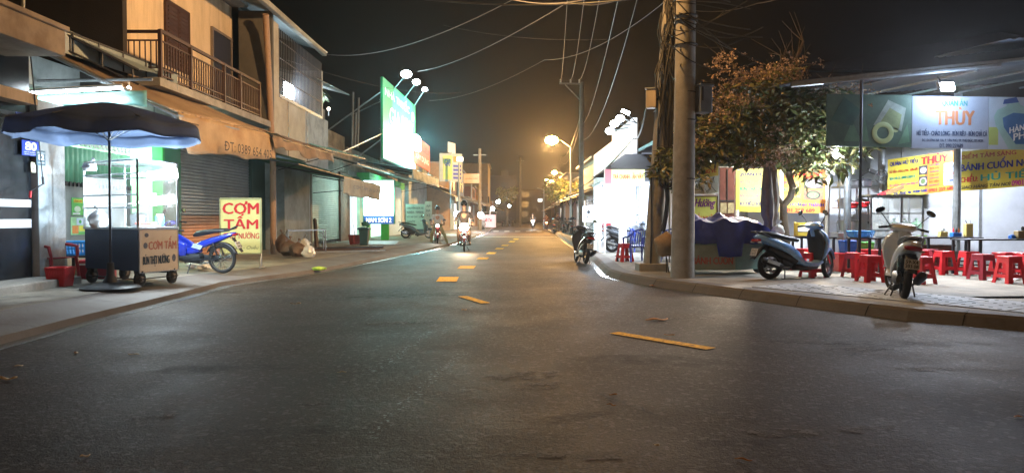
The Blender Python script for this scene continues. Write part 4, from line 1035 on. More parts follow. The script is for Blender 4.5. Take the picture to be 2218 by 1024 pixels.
# ---------------------------------------------------------- front banners
t = thing('shop_name_banner', 'long white shop name banner reading THÙY with green ends under the flood lamp', 'sign', (0, 0, 0))
a = atY(1975, 321, 14.9); top = atY(1975, 208, 14.9); W_ = atY(2140, 325, 14.9).x - a.x
s = Sign(t, a, (1, 0, -.012), W_, top.z - a.z, M_ban_w, .03)
s.put('QUÁN ĂN', .385, .80, .72, .955, mat('print_seagreen', '#2c7c78', .6, var=.1), .03)
s.put('THÙY', .30, .455, .82, .80, mat('print_rust', '#b0704a', .6, var=.1), .06)
s.put('HỦ TIẾU - CHÁO LÒNG - BÚN RIÊU - BÚN CHẢ CÁ', .06, .245, .985, .385, mat('print_navy', '#33425e', .6, var=.1), .03)
s.put('ĐC: ĐƯỜNG BÀ 12A, P. TÂN PHÚ, TP. THỦ ĐỨC, TP. HCM', .13, .125, .93, .2, mat('print_navy', '#33425e', .6), .02)
s.put('ĐT. 0901259689', .36, .02, .67, .095, mat('print_navy', '#33425e', .6), .02)
a2 = atY(1790, 317, 14.9); s2 = Sign(t, a2, (1, 0, -.012), a.x - a2.x - .01, top.z - a.z, M_ban_g, .03, name='green_panel')
s2.poly([(.55, .42), (.72, .9), (.93, .75), (.88, .3), (.78, .35)], mat('dull_pack', '#8d9a8e', .6, var=.3, scale=5))
s2.poly([(.62, .45), (.74, .75), (.88, .62), (.85, .35)], mat('dull_olive', '#7d8a5a', .6, var=.3, scale=5), off=.008)
import math as _m
ring = MB().torus(s2.at(.66, .27, .01), .17, .05, 'Y', 28, 6, 0, 2 * _m.pi, .1); ring.build('printed_ring', mat('ring_green', '#a3b27a', .6, var=.1), t)
s2.disc(.81, .33, .035, .05, mat('ring_green', '#a3b27a', .6)); s2.poly([(.2, .1), (.3, .5), (.38, .2), (.45, .55), (.5, .1)], mat('leafprint', '#54785a', .6, var=.3), off=.004); s2.poly([(.84, .05), (.95, .45), (.98, .1)], mat('leafprint', '#54785a', .6), off=.004); s2.poly([(.05, .5), (.2, .95), (.4, .7), (.3, .4)], mat('leafprint2', '#35584a', .6, var=.3), off=.004)
a3 = a + Vector((W_ + .01, 0, -.012 * W_)); s3 = Sign(t, a3, (1, 0, -.012), 1.35, top.z - a.z, mat('banner_pale', '#a9b4be', .5, var=.1), .03, name='bottle_panel')
bt = [(.30, 0), (.10, .45), (.07, .62), (.12, .75), (.26, .83), (.24, .9), (.40, .97), (.46, .86), (.62, .74), (.7, .6), (.74, .4), (.78, 0)]
s3.poly(bt, mat('bottle_pale', '#8fb0a8', .5, var=.15)); s3.poly([(.20, .86), (.22, .95), (.40, 1.0), (.44, .9)], mat('bottle_cap', '#2b4a86', .5), off=.008)
s3.poly([(.22, .42), (.2, .6), (.36, .70), (.56, .68), (.66, .5), (.66, .1), (.4, .1)], mat('bottle_label', '#3f6a9a', .5, var=.2), off=.008)
text(t, 'HÀNH', s3.at(.30, .30), (1, 0, .25), Z, .42, .15, M_t_white, .03, lift=.014); text(t, 'PHI', s3.at(.36, .16), (1, 0, .25), Z, .30, .14, M_t_white, .03, lift=.014)
s3.rect(.0, .08, .14, .42, mat('print_lime', '#9fae5e', .6, var=.1)); 
t = thing('flood_lamp', 'glaring square white flood lamp mounted above the shop name banner', 'lamp', (0, 0, 0))
q = atY(2052, 188, 14.6); MB().box(q, (.24, .08, .17), rx=R(-25)).build('lamp_face', mat('flood_led', '#ffffff', .5, var=0, emit=(.75, .88, 1), es=60), t, bevel=.01)
MB().box(q + Vector((0, .09, .03)), (.27, .09, .2), rx=R(-25)).build('housing', M_dark, t, bevel=.01); MB().path([q + Vector((0, .1, .05)), q + Vector((0, .35, .25))], .015, 6).build('bracket', M_dark, t)
light('SPOT', 'flood', q + Vector((0, -.12, -.05)), 1300, (.82, .88, 1.0), t, size=.1, rot=aim(q, q + Vector((-.8, -5, -3.4))), spot=R(150), blend=.6)
light('POINT', 'spill', q + Vector((0, -.12, -.10)), 110, (.5, .7, 1.0), t, size=.1)
t = thing('wall_lamp', 'warm white tube lamp hung behind the leaves and furled umbrella', 'lamp', (6.07, 17.9, 2.66)); MB().box((0, 0, 0), (.5, .05, .06)).build('tube', mat('dim_tube', '#ffffff', .5, var=0, emit=(1, .9, .75), es=10), t, bevel=.01); MB().box((0, .05, .03), (.55, .05, .05)).build('fitting', M_white, t); MB().path([(-.2, .05, .05), (-.2, .05, 1.4)], .006, 5).path([(.2, .05, .05), (.2, .05, 1.4)], .006, 5).build('hanger', M_cable, t)
light('SPOT', 'wall_beam', (0, -.2, -.02), 1500, (1, .80, .58), t, size=.07, rot=aim((6.07, 17.7, 2.64), (4.4, 8, 0)), spot=R(86), blend=.6); light('POINT', 'wall_light', (0, -.12, -.05), 60, (1, .82, .62), t, size=.08)
# yellow banners on the back wall
def flag(name, lab, p00, p10, hgt, m, slope=0.0):
    t = thing(name, lab, 'banner', (0, 0, 0)); r = Vector(p10) - Vector(p00)
    return t, Sign(t, p00, r, r.length, hgt, m, .01)
t, s = flag('menu_banner', 'yellow and orange menu banner with dish pictures and a price column, beside the wall fan', atY(1922, 429, 18.9), atY(2068, 413, 18.3), .98, M_ban_y)
s.rect(.56, 0, 1, 1.0, M_ban_o, off=.001); s.rect(.84, .16, 1, .72, mat('price_blue', '#b9cfe8', .6, var=.05), off=.004)
s.put('QUÁN HỦ TIẾU', .03, .80, .46, .98, M_t_blue, .03); s.put('THÙY', .5, .76, .9, 1.0, M_t_red, .05, lift=.008)
s.put('HỦ TIẾU - CHÁO LÒNG - BÚN RIÊU', .03, .63, .46, .73, M_t_red, .03); s.put('BÚN CHẢ CÁ - BÁNH CANH CÁ', .03, .45, .42, .55, M_t_teal, .03)
s.put('XÍU QUÁCH - CHÁO LÒNG MANG VỀ', .03, .27, .46, .37, M_t_pink, .03); s.put('KHÔ - MÌ KHÔ - NUI - HOÀNH THÁNH', .10, .05, .6, .15, M_t_blue, .03)
s.rect(.47, .5, .6, .73, mat('photo_dark', '#4b4a48', .5, var=.5, scale=20), off=.004); s.rect(.47, .2, .6, .46, mat('photo_dark', '#4b4a48', .5), off=.004)
s.disc(.535, .61, .05, .08, mat('photo_pale', '#b4aab0', .5, var=.4, scale=25), off=.007); s.disc(.535, .33, .055, .10, mat('photo_pale', '#b4aab0', .5), off=.007); s.disc(.535, .33, .035, .065, mat('photo_soup', '#6d8a5a', .5, var=.4, scale=25), off=.009)
for k, tx in enumerate(('GIÒ HEO', 'SƯỜN NON', 'XƯƠNG ỐNG', 'THẬP CẨM', 'TÔM MỰC', 'BÒ VIÊN', 'MANG VỀ')): s.put(tx, .63, .70 - k * .085, .77, .75 - k * .085, (M_t_blue, M_t_red)[k % 2], .02, lift=.006)
s.put('0901 259 689', .62, .04, .98, .12, M_t_red, .03, lift=.006)
for k in range(3): s.put(('Tô 30K', 'Tô 35K', 'Tô 40K')[k], .86, .58 - k * .17, .98, .65 - k * .17, (M_t_blue, M_t_red, M_t_blue)[k], .02, lift=.007)
t, s = flag('breakfast_banner', 'large yellow BÁNH CUỐN banner cut by the right edge', atY(2074, 415, 17.6), atY(2262, 400, 16.9), .94, M_ban_y)
s.put('ĐIỂM TÂM SÁNG', .03, .80, .68, .97, mat('print_brick', '#b0492a', .6, var=.1), .03); s.put('BÁNH CUỐN NÓNG', .03, .50, 1.0, .77, M_t_blue, .05)
s.put('CHIỀU:', .03, .22, .24, .42, M_t_red, .04); s.put('HỦ TIẾU', .27, .22, .92, .47, M_t_teal, .06); s.put('GIAO HÀNG TẬN NƠI', .03, .03, .62, .16, M_t_black, .03, slant=.2); s.put('0901259689', .63, .03, .99, .17, M_t_pink, .04)
t, s = flag('main_banner', 'wide yellow banner listing noodle dishes, seen behind the furled umbrella and tree trunk', atY(1598, 458, 19.3), atY(1788, 462, 18.9), 1.12, M_ban_y)
s.rect(.5, 0, 1, .12, M_ban_o, off=.001); s.rect(.74, 0, 1, 1, M_ban_o, off=.0015); s.rect(0, .12, .5, 1, mat('banner_white_yellow', '#cfcb7c', .6, var=.15), off=.001)
s.put('QUÁN HỦ TIẾU', .0, .82, .45, .95, M_t_blue, .04, lift=.007); s.put('THÙY', .5, .80, .97, .97, M_t_red, .06, lift=.007)
s.put('HỦ TIẾU - CHÁO LÒNG - BÚN RIÊU', .02, .65, .72, .76, M_t_pink, .02); s.put('BÚN CHẢ CÁ - BÁNH CANH CÁ', .02, .49, .64, .60, M_t_teal, .03)
s.put('BÁN XÍU QUÁCH - CHÁO LÒNG MANG VỀ', .0, .335, .72, .44, M_t_pink, .03); s.put('HỦ TIẾU KHÔ - MÌ - NUI - HOÀNH THÁNH', .0, .15, .98, .27, M_t_blue, .03, lift=.008)
s.put('0901 259 689', .5, .02, .88, .10, M_t_red, .04, lift=.007)
s.rect(.75, .56, .97, .78, mat('photo_dark', '#4b4a48', .5), off=.005); s.disc(.86, .67, .09, .09, mat('photo_pale', '#b4aab0', .5), off=.008); s.rect(.75, .3, .97, .53, mat('photo_brown', '#8a5f48', .5, var=.4, scale=18), off=.005); s.disc(.86, .41, .08, .095, mat('bowl_rim', '#26262c', .5), off=.008); s.disc(.86, .41, .062, .075, mat('photo_soup', '#6d8a5a', .5), off=.010)
# left end signs of the eating place
t, s = flag('snack_sign', 'yellow sign ending in the words MỒI NHẬU with a purple script name above', atY(1466, 497, 17.8), atY(1554, 497, 17.8), .80, mat('sign_lime', '#b9bd55', .6, var=.12))
s.put('Hường', .42, .60, .95, .93, mat('print_purple', '#6b2a6e', .6), .03, slant=.4); s.put('QUÁN MỒI NHẬU', .03, .2, .97, .5, M_t_red, .02); s.frame(M_wood, .03)
t, s = flag('takeaway_sign', 'yellow orange sign with NHẬU - MANG VỀ under the leaves', atY(1470, 392, 17.8), atY(1556, 380, 17.8), .58, mat('sign_yellow_dull', '#c3ac4c', .6, var=.15))
s.put('QUÁN NHẬU', .3, .55, .9, .85, M_t_orange, .03); s.put('NHẬU-MANG VỀ', .1, .1, .95, .4, M_t_red, .02)
t, s = flag('sketch_board', 'white board with black curved brush drawing between two yellow signs', atY(1527, 420, 17.85), atY(1556, 418, 17.85), .42, mat('board_pale', '#a9b0aa', .6, var=.1))
b = MB()
for pts in ([(.1, .1), (.4, .35), (.5, .4), (.8, .1)], [(.5, .4), (.5, .7)], [(.35, .6), (.7, .95)], [(0, .3), (.2, .05), (.4, .3)], [(.6, .95), (.68, .6)]): b.path([s.at(u, v, .006) for u, v in pts], .006, 5)
b.build('brush_drawing', M_t_black, t)
t, s = flag('recipe_board', 'narrow tan board of small writing left of the brush drawing', atY(1503, 420, 17.85), atY(1526, 420, 17.85), .42, mat('board_tan', '#8f8368', .6, var=.15))
for k in range(4): s.put(('TÔ', 'CÓ', 'BIỂN', 'CÁ')[k], .5, .78 - k * .22, .9, .9 - k * .22, mat('print_dim', '#6d4a38', .6), .01)
t = thing('wooden_cabinet', 'red brown wooden cabinet doors with two small pictures pinned below', 'cabinet', (0, 0, 0))
a = atY(1558, 462, 18.2); b2 = atY(1592, 362, 18.2)
MB().bx(a.x, b2.x, 18.2, 18.6, .6, b2.z).build('cabinet_body', mat('red_wood', '#5d2f26', .5, var=.3, scale=5), t, bevel=.01)
MB().bx(a.x + .18, a.x + .2, 18.185, 18.2, 1.75, b2.z - .05).bx(a.x + .01, b2.x - .01, 18.18, 18.2, 1.7, 1.74).build('door_joint', M_black, t)
for k in (0, 1): MB().bx(a.x + .02 + k * .18, a.x + .17 + k * .18, 18.17, 18.185, 1.42, 1.67).build('picture', mat('pinned_picture', '#9c8f68', .6, var=.4, scale=12), t)
t = thing('framed_picture', 'dark framed picture high on the wall above the wooden cabinet', 'picture', (0, 0, 0))
a = atY(1552, 362, 17.9); s = Sign(t, a, XD, .56, .32, mat('picture_dark', '#3b4640', .4, var=.6, scale=8), .03); s.frame(M_white, .03)
t = thing('column_sign', 'lit yellow column sign beside the wooden cabinet', 'sign', (0, 0, 0))
a = atY(1594, 455, 18.5); s = Sign(t, a, XD, .09, 1.0, M_ban_y, .02)
# wall fan
t = thing('wall_fan', 'black wall mounted fan above the glass food cabinet', 'fan', tuple(atY(1893, 378, 18.3)))
MB().torus((.08, -.2, -.05), .16, .012, 'Y', 24, 6).torus((.08, -.24, -.05), .10, .006, 'Y', 20, 5).build('guard', M_black, t)
b = MB()
for k in range(3):
    an = k * 2.094; b.add([(.08, -.2, -.05), (.08 + .13 * math.cos(an), -.22, -.05 + .13 * math.sin(an)), (.08 + .13 * math.cos(an + .8), -.19, -.05 + .13 * math.sin(an + .8))], [(0, 1, 2)])
b.build('blade', M_dark, t, solid=.004)
MB().box((-.08, -.05, .08), (.2, .14, .1), ry=.4).build('motor', M_black, t, bevel=.015); MB().path([(-.1, 0, .1), (-.05, .5, 0)], .02, 6).build('bracket', M_black, t)

# ---------------------------------------------------------- kitchen racks, cabinet and their things
def rack(name, lab, x0, x1, y0, y1, zs, cat='rack'):
    t = thing(name, lab, cat, (0, 0, 0))
    for x in (x0, x1):
        for y in (y0, y1): MB().bx(x - .015, x + .015, y - .015, y + .015, RZ, zs[-1]).build('post', M_steel, t)
    for z_ in zs: MB().bx(x0 - .02, x1 + .02, y0 - .02, y1 + .02, z_ - .02, z_).build('shelf', M_steel, t)
    return t
kx0, kx1 = atY(1818, 500, 17.8).x, atY(1880, 500, 17.8).x
rack('steel_rack', 'stainless rack of pots behind the thin dark post', kx0, kx1, 17.8, 18.4, [.95, 1.55, 2.05])
gx0, gx1 = atY(1886, 500, 17.4).x, atY(1998, 500, 17.4).x
t = thing('glass_cabinet', 'glass sided steel food cabinet with green plastic bags inside', 'cabinet', (0, 0, 0))
b = MB()
for x in (gx0, (gx0 + gx1) / 2 + .1, gx1):
    for y in (17.4, 18.0): b.bx(x - .018, x + .018, y - .018, y + .018, .6, 1.82)
for z_ in (.62, 1.02, 1.42, 1.82): b.bx(gx0, gx1, 17.385, 17.42, z_ - .018, z_); b.bx(gx0, gx1, 17.98, 18.02, z_ - .018, z_)
b.build('frame', M_steel, t)
for z_ in (.60, 1.0, 1.40): MB().bx(gx0, gx1, 17.42, 17.98, z_, z_ + .015).build('shelf', M_steel, t)
MB().bx(gx0 - .04, gx1 + .04, 17.36, 18.04, 1.82, 1.85).build('top', M_steel, t)
MB().bx(gx0 + .02, gx1 - .02, 17.39, 17.395, .62, 1.8).build('glass_pane', mat('thin_glass', '#dfe8ea', .05, var=0, alpha=.14), t)
MB().bx(gx0, gx1, 17.4, 18.0, RZ, .58).build('base', M_gal, t)
def bag(name, lab, c, r, m, cat='bag', group=None, knot=True, seed=0):
    rd = random.Random(seed + int(c[0] * 100)); t = thing(name, lab, cat, tuple(c), rz=rd.uniform(0, 3), group=group)
    b = MB(); b.ell((0, 0, 0), 1, 1, 1, 18, 12); ph = [rd.uniform(0, 6) for _ in range(5)]; o = []
    for x, y, z_ in b.v:
        k = 1 + .13 * math.sin(5 * x + ph[0] + 3 * z_) + .10 * math.sin(7 * y + ph[1]) + .08 * math.sin(9 * z_ + ph[2] + 4 * x)
        if z_ > .6: k *= max(.15, 1 - (z_ - .6) * 2.0)
        o.append((x * r[0] * k, y * r[1] * k, r[2] * (1 + (z_ if z_ > -.75 else -.75 - .0 * z_)) * 1.0 - r[2] * .25))
    b.v = o; b.build('sack', m, t, smooth=True)
    if knot: MB().path([(0, 0, r[2] * 1.55), (.02, 0, r[2] * 1.85), (.05, .02, r[2] * 2.05)], [.025, .012, .045], 7).build('knot', m, t, smooth=True)
    return t
M_bag_g = mat('green_bag', '#8ccf9c', .35, var=.15, scale=6); M_bag_w = mat('white_bag', '#ccd1d0', .35, var=.12, scale=6); M_bag_c = mat('clear_bag', '#c9ced2', .25, var=.2, scale=8)
for i, (px, py, m, lab) in enumerate(((1905, 478, M_bag_w, 'white plastic bag on the middle shelf of the glass cabinet'), (1936, 478, M_bag_g, 'pale green plastic bag left of the cabinet post'), (1962, 478, M_bag_g, 'pale green plastic bag just right of the cabinet post'), (1985, 479, M_bag_g, 'pale green plastic bag at the right end of the middle shelf'))):
    q = atY(px, py, 17.7); bag('plastic_bag', lab, (q.x, 17.7, 1.02), (.15, .15, .12), m, group='bags in the glass cabinet', seed=i)
q = atY(1975, 500, 17.7); t = thing('green_crate', 'lime green crate on the lowest shelf of the glass cabinet', 'crate', (q.x, 17.7, .62)); MB().bx(-.25, .25, -.16, .16, 0, .24).build('crate_body', mat('lime_plastic', '#86c03a', .5, var=.1), t, bevel=.02); MB().bx(-.27, .27, -.18, .18, .24, .27).build('rim', mat('lime_plastic', '#86c03a', .5), t)
t = thing('red_tray', 'red tray tilted on top of the glass cabinet', 'tray', tuple(atY(1926, 415, 17.6)), rz=.2); MB().box((0, 0, 0), (.5, .35, .03), ry=-.35).build('tray_base', M_red, t, bevel=.01); MB().box((.02, -.17, .03), (.5, .02, .09), ry=-.35).build('rim', mat('cardboard', '#93774e', .8, var=.2), t)
MB().path([(-.1, 0, -.1), (.1, 0, -.17)], .04, 6).build('foot', M_gal, t)
def pot(lab, px, z_, r, hgt, Y=18.0, m=M_steel, group='pots on the racks', lid=True):
    x = atY(px, 500, Y).x; t = thing('cooking_pot', lab, 'pot', (x, Y, z_), group=group)
    MB().lathe([(r * .9, 0), (r, .02), (r, hgt), (r + .015, hgt + .005)], n=20).build('pot_body', m, t, smooth=True)
    if lid: MB().lathe([(r + .01, hgt), (r * .8, hgt + .03), (.02, hgt + .05), (.02, hgt + .08)], n=20).build('lid', m, t, smooth=True)
    MB().path([(r, -.05, hgt * .8), (r + .05, -.05, hgt * .8), (r + .05, .05, hgt * .8), (r, .05, hgt * .8)], .008, 5).path([(-r, -.05, hgt * .8), (-r - .05, -.05, hgt * .8), (-r - .05, .05, hgt * .8), (-r, .05, hgt * .8)], .008, 5).build('handle', m, t)
    return t
pot('wide shining pot on the lowest rack shelf beside the blue scooter mirror', 1838, .95, .26, .28); pot('upturned steel bowl pot on the top rack shelf, left', 1835, 2.05, .24, .14); pot('dark lidded pot on the top rack shelf, right', 1868, 2.05, .2, .16, m=M_dark)
pot('small pot in the middle of the rack', 1865, 1.55, .14, .18); pot('aluminium pot at the left of the middle shelf', 1829, 1.55, .16, .2)
for i, (px, z_, m, lab) in enumerate(((1848, 1.55, M_red, 'red basket on the middle rack shelf'), (1872, 1.57, M_red, 'second red basket at the right of the middle rack shelf'))):
    x = atY(px, 500, 17.7).x; t = thing('small_basket', lab, 'basket', (x, 17.7, z_), group='red baskets on the rack'); MB().lathe([(.08, 0), (.12, .1), (.135, .1), (.125, .11)], n=14).build('bowl', m, t, smooth=True); MB().torus((0, 0, .105), .125, .01, 'Z', 16, 6).build('rim', m, t)
t = thing('gas_stove', 'low steel gas stove with burner on the cooking bench', 'stove', (atY(1835, 500, 17.2).x, 17.2, .86)); MB().bx(-.3, .3, -.2, .2, 0, .1).build('stove_body', M_steel, t, bevel=.01)
for s_ in (-1, 1): MB().torus((s_ * .14, 0, .12), .08, .012, 'Z', 14, 5).build('burner', M_black, t)
t = thing('cooking_bench', 'narrow steel cooking bench beneath the stove', 'bench', (0, 0, 0)); x = atY(1835, 500, 17.2).x
MB().bx(x - .45, x + .6, 16.95, 17.5, .80, .855).build('bench_top', M_steel, t)
for sx in (-.42, .57):
    for sy in (16.98, 17.46): MB().bx(x + sx - .02, x + sx + .02, sy - .02, sy + .02, RZ, .8).build('leg', M_gal, t)
t = thing('yellow_box', 'yellow box standing on the bench behind the blue scooter mirror', 'box', tuple(G(1746, 540, RZ)[:2]) + (.9,)); q = atY(1740, 497, 16.4); t.location = (q.x, 16.4, .90); MB().bx(-.17, .1, -.12, .12, 0, .3).build('carton', mat('yellow_card', '#c9b23c', .7, var=.15), t, bevel=.01); MB().bx(-.17, .1, -.13, -.12, .1, .2).build('label_strip', M_t_white, t)

# ---------------------------------------------------------- tables and stools
def table(lab, x0, x1, y0, y1, zt, m_top=M_dark, low=True):
    t = thing('metal_table', lab, 'table', ((x0 + x1) / 2, (y0 + y1) / 2, RZ), group='dark metal tables of the noodle shop')
    w_, d_ = (x1 - x0) / 2, (y1 - y0) / 2; z_ = zt - RZ
    MB().bx(-w_, w_, -d_, d_, z_ - .03, z_).build('tabletop', m_top, t, bevel=.004)
    for sx in (-1, 1):
        for sy in (-1, 1): MB().bx(sx * (w_ - .05) - .022, sx * (w_ - .05) + .022, sy * (d_ - .04) - .022, sy * (d_ - .04) + .022, 0, z_ - .03).build('leg', M_dark, t)
    if low: MB().bx(-w_ + .05, w_ - .05, -.02, .02, .18, .21).bx(-w_ + .035, -w_ + .065, -d_ + .05, d_ - .05, .18, .21).bx(w_ - .065, w_ - .035, -d_ + .05, d_ - .05, .18, .21).build('stretcher', M_dark, t)
    return t
table('long dark metal table behind the white scooter', atY(1992, 514, 16.4).x, atY(2113, 514, 16.4).x, 16.1, 16.7, .88)
table('dark metal table at the right edge of the photo', atY(2076, 518, 15.0).x, atY(2076, 518, 15.0).x + 1.9, 14.7, 15.3, .88)
table('dark metal table carrying the blue basket beside the thin post', atY(1846, 512, 15.2).x, atY(1892, 512, 15.2).x + .1, 15.0, 15.5, .90, low=False)
table('dark metal table seen past the handlebars of the blue scooter', atY(1722, 512, 16.6).x, atY(1800, 512, 16.6).x, 16.3, 16.9, .88, low=False)
table('dark metal table behind the white scooter mirror, left', atY(1905, 512, 16.9).x, atY(1985, 512, 16.9).x, 16.7, 17.1, .88, low=False)
def stool_mesh():
    root = thing('plastic_stool', 'x', 'stool', (0, 0, 0))
    MB().box((0, 0, .465), (.27, .27, .03)).build('seat', M_red, root, bevel=.014)
    # skirt with openings: four corner legs (tapered angle pieces) and rails
    rails = MB()
    for k in range(4):
        an = k * math.pi / 2; c, s_ = math.cos(an), math.sin(an)
        def P(x, y, z_): return (x * c - y * s_, x * s_ + y * c, z_)
        def wdt(z_): return .125 + (.455 - z_) * .13
        # side plate (facing +y) top band
        for z0, z1 in ((.36, .455), (.10, .16)):
            w0, w1 = wdt(z0), wdt(z1); rails.add([P(-w0, w0, z0), P(w0, w0, z0), P(w1, w1, z1), P(-w1, w1, z1)], [(0, 1, 2, 3)])
    rails.build('rail', M_red, root, solid=.008)
    for k in range(4):
        an = k * math.pi / 2 + math.pi / 4; c, s_ = math.cos(an), math.sin(an); lg = MB()
        def Q(u, v, z_):  # u along outward diagonal
            return (u * c - v * s_, u * s_ + v * c, z_)
        for z0, z1, a0, a1 in ((0.0, .36, .055, .045), (.36, .455, .045, .045)):
            d0, d1 = (.125 + (.455 - z0) * .13) * 1.414, (.125 + (.455 - z1) * .13) * 1.414
            lg.add([Q(d0 - a0, a0, z0), Q(d0, 0, z0), Q(d1, 0, z1), Q(d1 - a1, a1, z1)], [(0, 1, 2, 3)])
            lg.add([Q(d0, 0, z0), Q(d0 - a0, -a0, z0), Q(d1 - a1, -a1, z1), Q(d1, 0, z1)], [(0, 1, 2, 3)])
        lg.build('leg', M_red, root, solid=.008)
    return root
st0 = stool_mesh(); first = True
stools = [(1884, 610, .12, 0, 'red plastic stool in front, between the thin dark post and the white scooter'), (1852, 600, .3, 0, 'red plastic stool half hidden by the thin dark post'),
          (1994, 614, .4, 0, 'red plastic stool directly right of the white scooter rear wheel'), (2044, 594, .1, 0, 'red plastic stool alone left of the long table legs'),
          (2098, 596, .0, 0, 'red plastic stool under the long table, left one'), (2128, 605, .25, 1, 'dark maroon plastic stool under the overlapping table ends'),
          (2186, 613, .15, 0, 'red plastic stool at the lower right, nearest to the right edge'), (2170, 599, .5, 0, 'red plastic stool behind the one nearest the right edge'),
          (1990, 592, .2, 0, 'red plastic stool behind the white scooter, right of its mirror'), (2012, 588, .6, 1, 'red plastic stool tucked against the brown crate'),
          (1868, 588, .1, 0, 'red plastic stool further back by the blue basket table'), (1905, 590, .5, 0, 'red plastic stool behind the left side of the white scooter'),
          (2214, 600, .3, 0, 'red plastic stool cut by the right edge'), (1760, 600, .3, 0, 'red plastic stool seen through the leg space of the blue scooter'), (1738, 585, .6, 0, 'red plastic stool behind the blue scooter seat')]
for px, py, rz_, mar, lab in stools:
    q = G(px, py, RZ)
    if first: o = st0; first = False; o.location = q; o.rotation_euler = (0, 0, rz_); o['label'] = lab; o['group'] = 'plastic stools of the noodle shop'
    else: o = copy_tree(st0, loc=q, rz=rz_, label=lab)
    if mar:
        for ch in o.children: ch.data = ch.data.copy(); ch.data.materials[0] = M_maroon
t = thing('brown_crate', 'long brown wooden crate behind the stools, below the back wall', 'crate', (atY(2005, 540, 17.2).x, 17.2, RZ)); MB().bx(-.55, .55, -.2, .2, 0, .5).build('crate_body', mat('crate_wood', '#6d3a26', .7, var=.3), t, bevel=.01); MB().bx(-.57, .57, -.22, .22, .5, .53).build('rim', M_wood, t)
# things on tables
def item_box(name, lab, cat, px, Y, z_, sz, m, extra=None):
    x = atY(px, 500, Y).x; t = thing(name, lab, cat, (x, Y, z_)); MB().bx(-sz[0] / 2, sz[0] / 2, -sz[1] / 2, sz[1] / 2, 0, sz[2]).build('body', m, t, bevel=.012)
    if extra: extra(t)
    return t
item_box('chopstick_holder', 'tall pale yellow chopstick holder on the long table', 'holder', 2097, 16.4, .88, (.16, .12, .3), mat('pale_yellow_plastic', '#c9b76a', .5, var=.1), lambda t: [MB().path([(random.uniform(-.06, .06), random.uniform(-.04, .04), .2), (random.uniform(-.07, .07), random.uniform(-.05, .05), .37)], .004, 5).build('chopsticks', M_wood, t) for _ in range(3)])
item_box('tissue_box', 'short pale tissue holder at the left of the long table', 'box', 2042, 16.4, .88, (.17, .12, .12), mat('pale_yellow_plastic', '#c9b76a', .5), lambda t: MB().ell((0, 0, .15), .05, .03, .05).build('tissue', M_bag_w, t))
item_box('sauce_tub', 'blue tub of sauce bottles in the middle of the long table', 'tub', 2070, 16.4, .88, (.2, .14, .1), M_blueP, lambda t: [MB().lathe([(.02, .05), (.022, .15), (.008, .18), (.008, .2)], (x, 0, 0), 8).build('bottle', m, t) for x, m in ((-.05, M_t_red), (.02, M_t_black), (.07, M_t_orange))])
item_box('condiment_box', 'brown condiment box on the right edge table', 'box', 2212, 15.0, .88, (.22, .15, .16), mat('brown_plastic', '#7a6a48', .5, var=.1), lambda t: MB().lathe([(.03, .16), (.03, .22), (.012, .25)], (.03, 0, 0), 8).build('jar', M_dark, t))
item_box('blue_cloth', 'crumpled blue cloth beside the brown condiment box', 'cloth', 2192, 15.0, .88, (.1, .1, .05), M_blueP, lambda t: MB().ell((0, 0, .05), .07, .05, .04).build('fold', M_blueP, t))
def basket(name, lab, loc, w_, d_, h_, m, rz_=0, taper=.82):
    t = thing(name, lab, 'basket', loc, rz_)
    b = MB(); n = 11
    for z0, z1 in ((0, .12), (.45, .55), (.86, 1.0)):
        for (ax, ay, bx_, by_) in ((-1, -1, 1, -1), (1, -1, 1, 1), (1, 1, -1, 1), (-1, 1, -1, -1)):
            k0, k1 = taper + (1 - taper) * z0, taper + (1 - taper) * z1
            b.add([(ax * w_ / 2 * k0, ay * d_ / 2 * k0, z0 * h_), (bx_ * w_ / 2 * k0, by_ * d_ / 2 * k0, z0 * h_), (bx_ * w_ / 2 * k1, by_ * d_ / 2 * k1, z1 * h_), (ax * w_ / 2 * k1, ay * d_ / 2 * k1, z1 * h_)], [(0, 1, 2, 3)])
    b.add([(-w_ / 2 * taper, -d_ / 2 * taper, .002), (w_ / 2 * taper, -d_ / 2 * taper, .002), (w_ / 2 * taper, d_ / 2 * taper, .002), (-w_ / 2 * taper, d_ / 2 * taper, .002)], [(0, 1, 2, 3)])
    for (ax, ay, bx_, by_) in ((-1, -1, 1, -1), (1, -1, 1, 1), (1, 1, -1, 1), (-1, 1, -1, -1)):
        for i in range(n + 1):
            u = i / n; x = (ax + (bx_ - ax) * u) * w_ / 2; y = (ay + (by_ - ay) * u) * d_ / 2; s_ = .012
            dx, dy = (s_, 0) if ax != bx_ else (0, s_)
            b.add([(x * taper - dx, y * taper - dy, 0), (x * taper + dx, y * taper + dy, 0), (x + dx, y + dy, h_), (x - dx, y - dy, h_)], [(0, 1, 2, 3)])
    b.build('basket_body', m, t, solid=.006)
    MB().path([(-w_ / 2, -d_ / 2, h_), (w_ / 2, -d_ / 2, h_), (w_ / 2, d_ / 2, h_), (-w_ / 2, d_ / 2, h_), (-w_ / 2, -d_ / 2, h_)], .012, 6).build('rim', m, t)
    return t
basket('blue_basket', 'bright blue basket on the small table beside the thin dark post', (atY(1864, 505, 15.2).x, 15.2, .905), .44, .3, .12, mat('sky_blue_plastic', '#2f8bd6', .4, var=.1))
basket('blue_basket', 'blue basket on the table behind the blue scooter handlebars', (atY(1752, 505, 16.6).x, 16.6, .885), .42, .3, .14, mat('sky_blue_plastic', '#2f8bd6', .4))
basket('storage_crate', 'blue crate standing under the blue basket table', (atY(1838, 540, 16.0).x, 16.0, .55), .3, .3, .25, M_blueP)
basket('storage_crate', 'green crate standing under the blue basket table, right of the blue one', (atY(1868, 540, 16.0).x, 16.0, .55), .36, .3, .22, mat('crate_green', '#4aa84a', .4, var=.1))
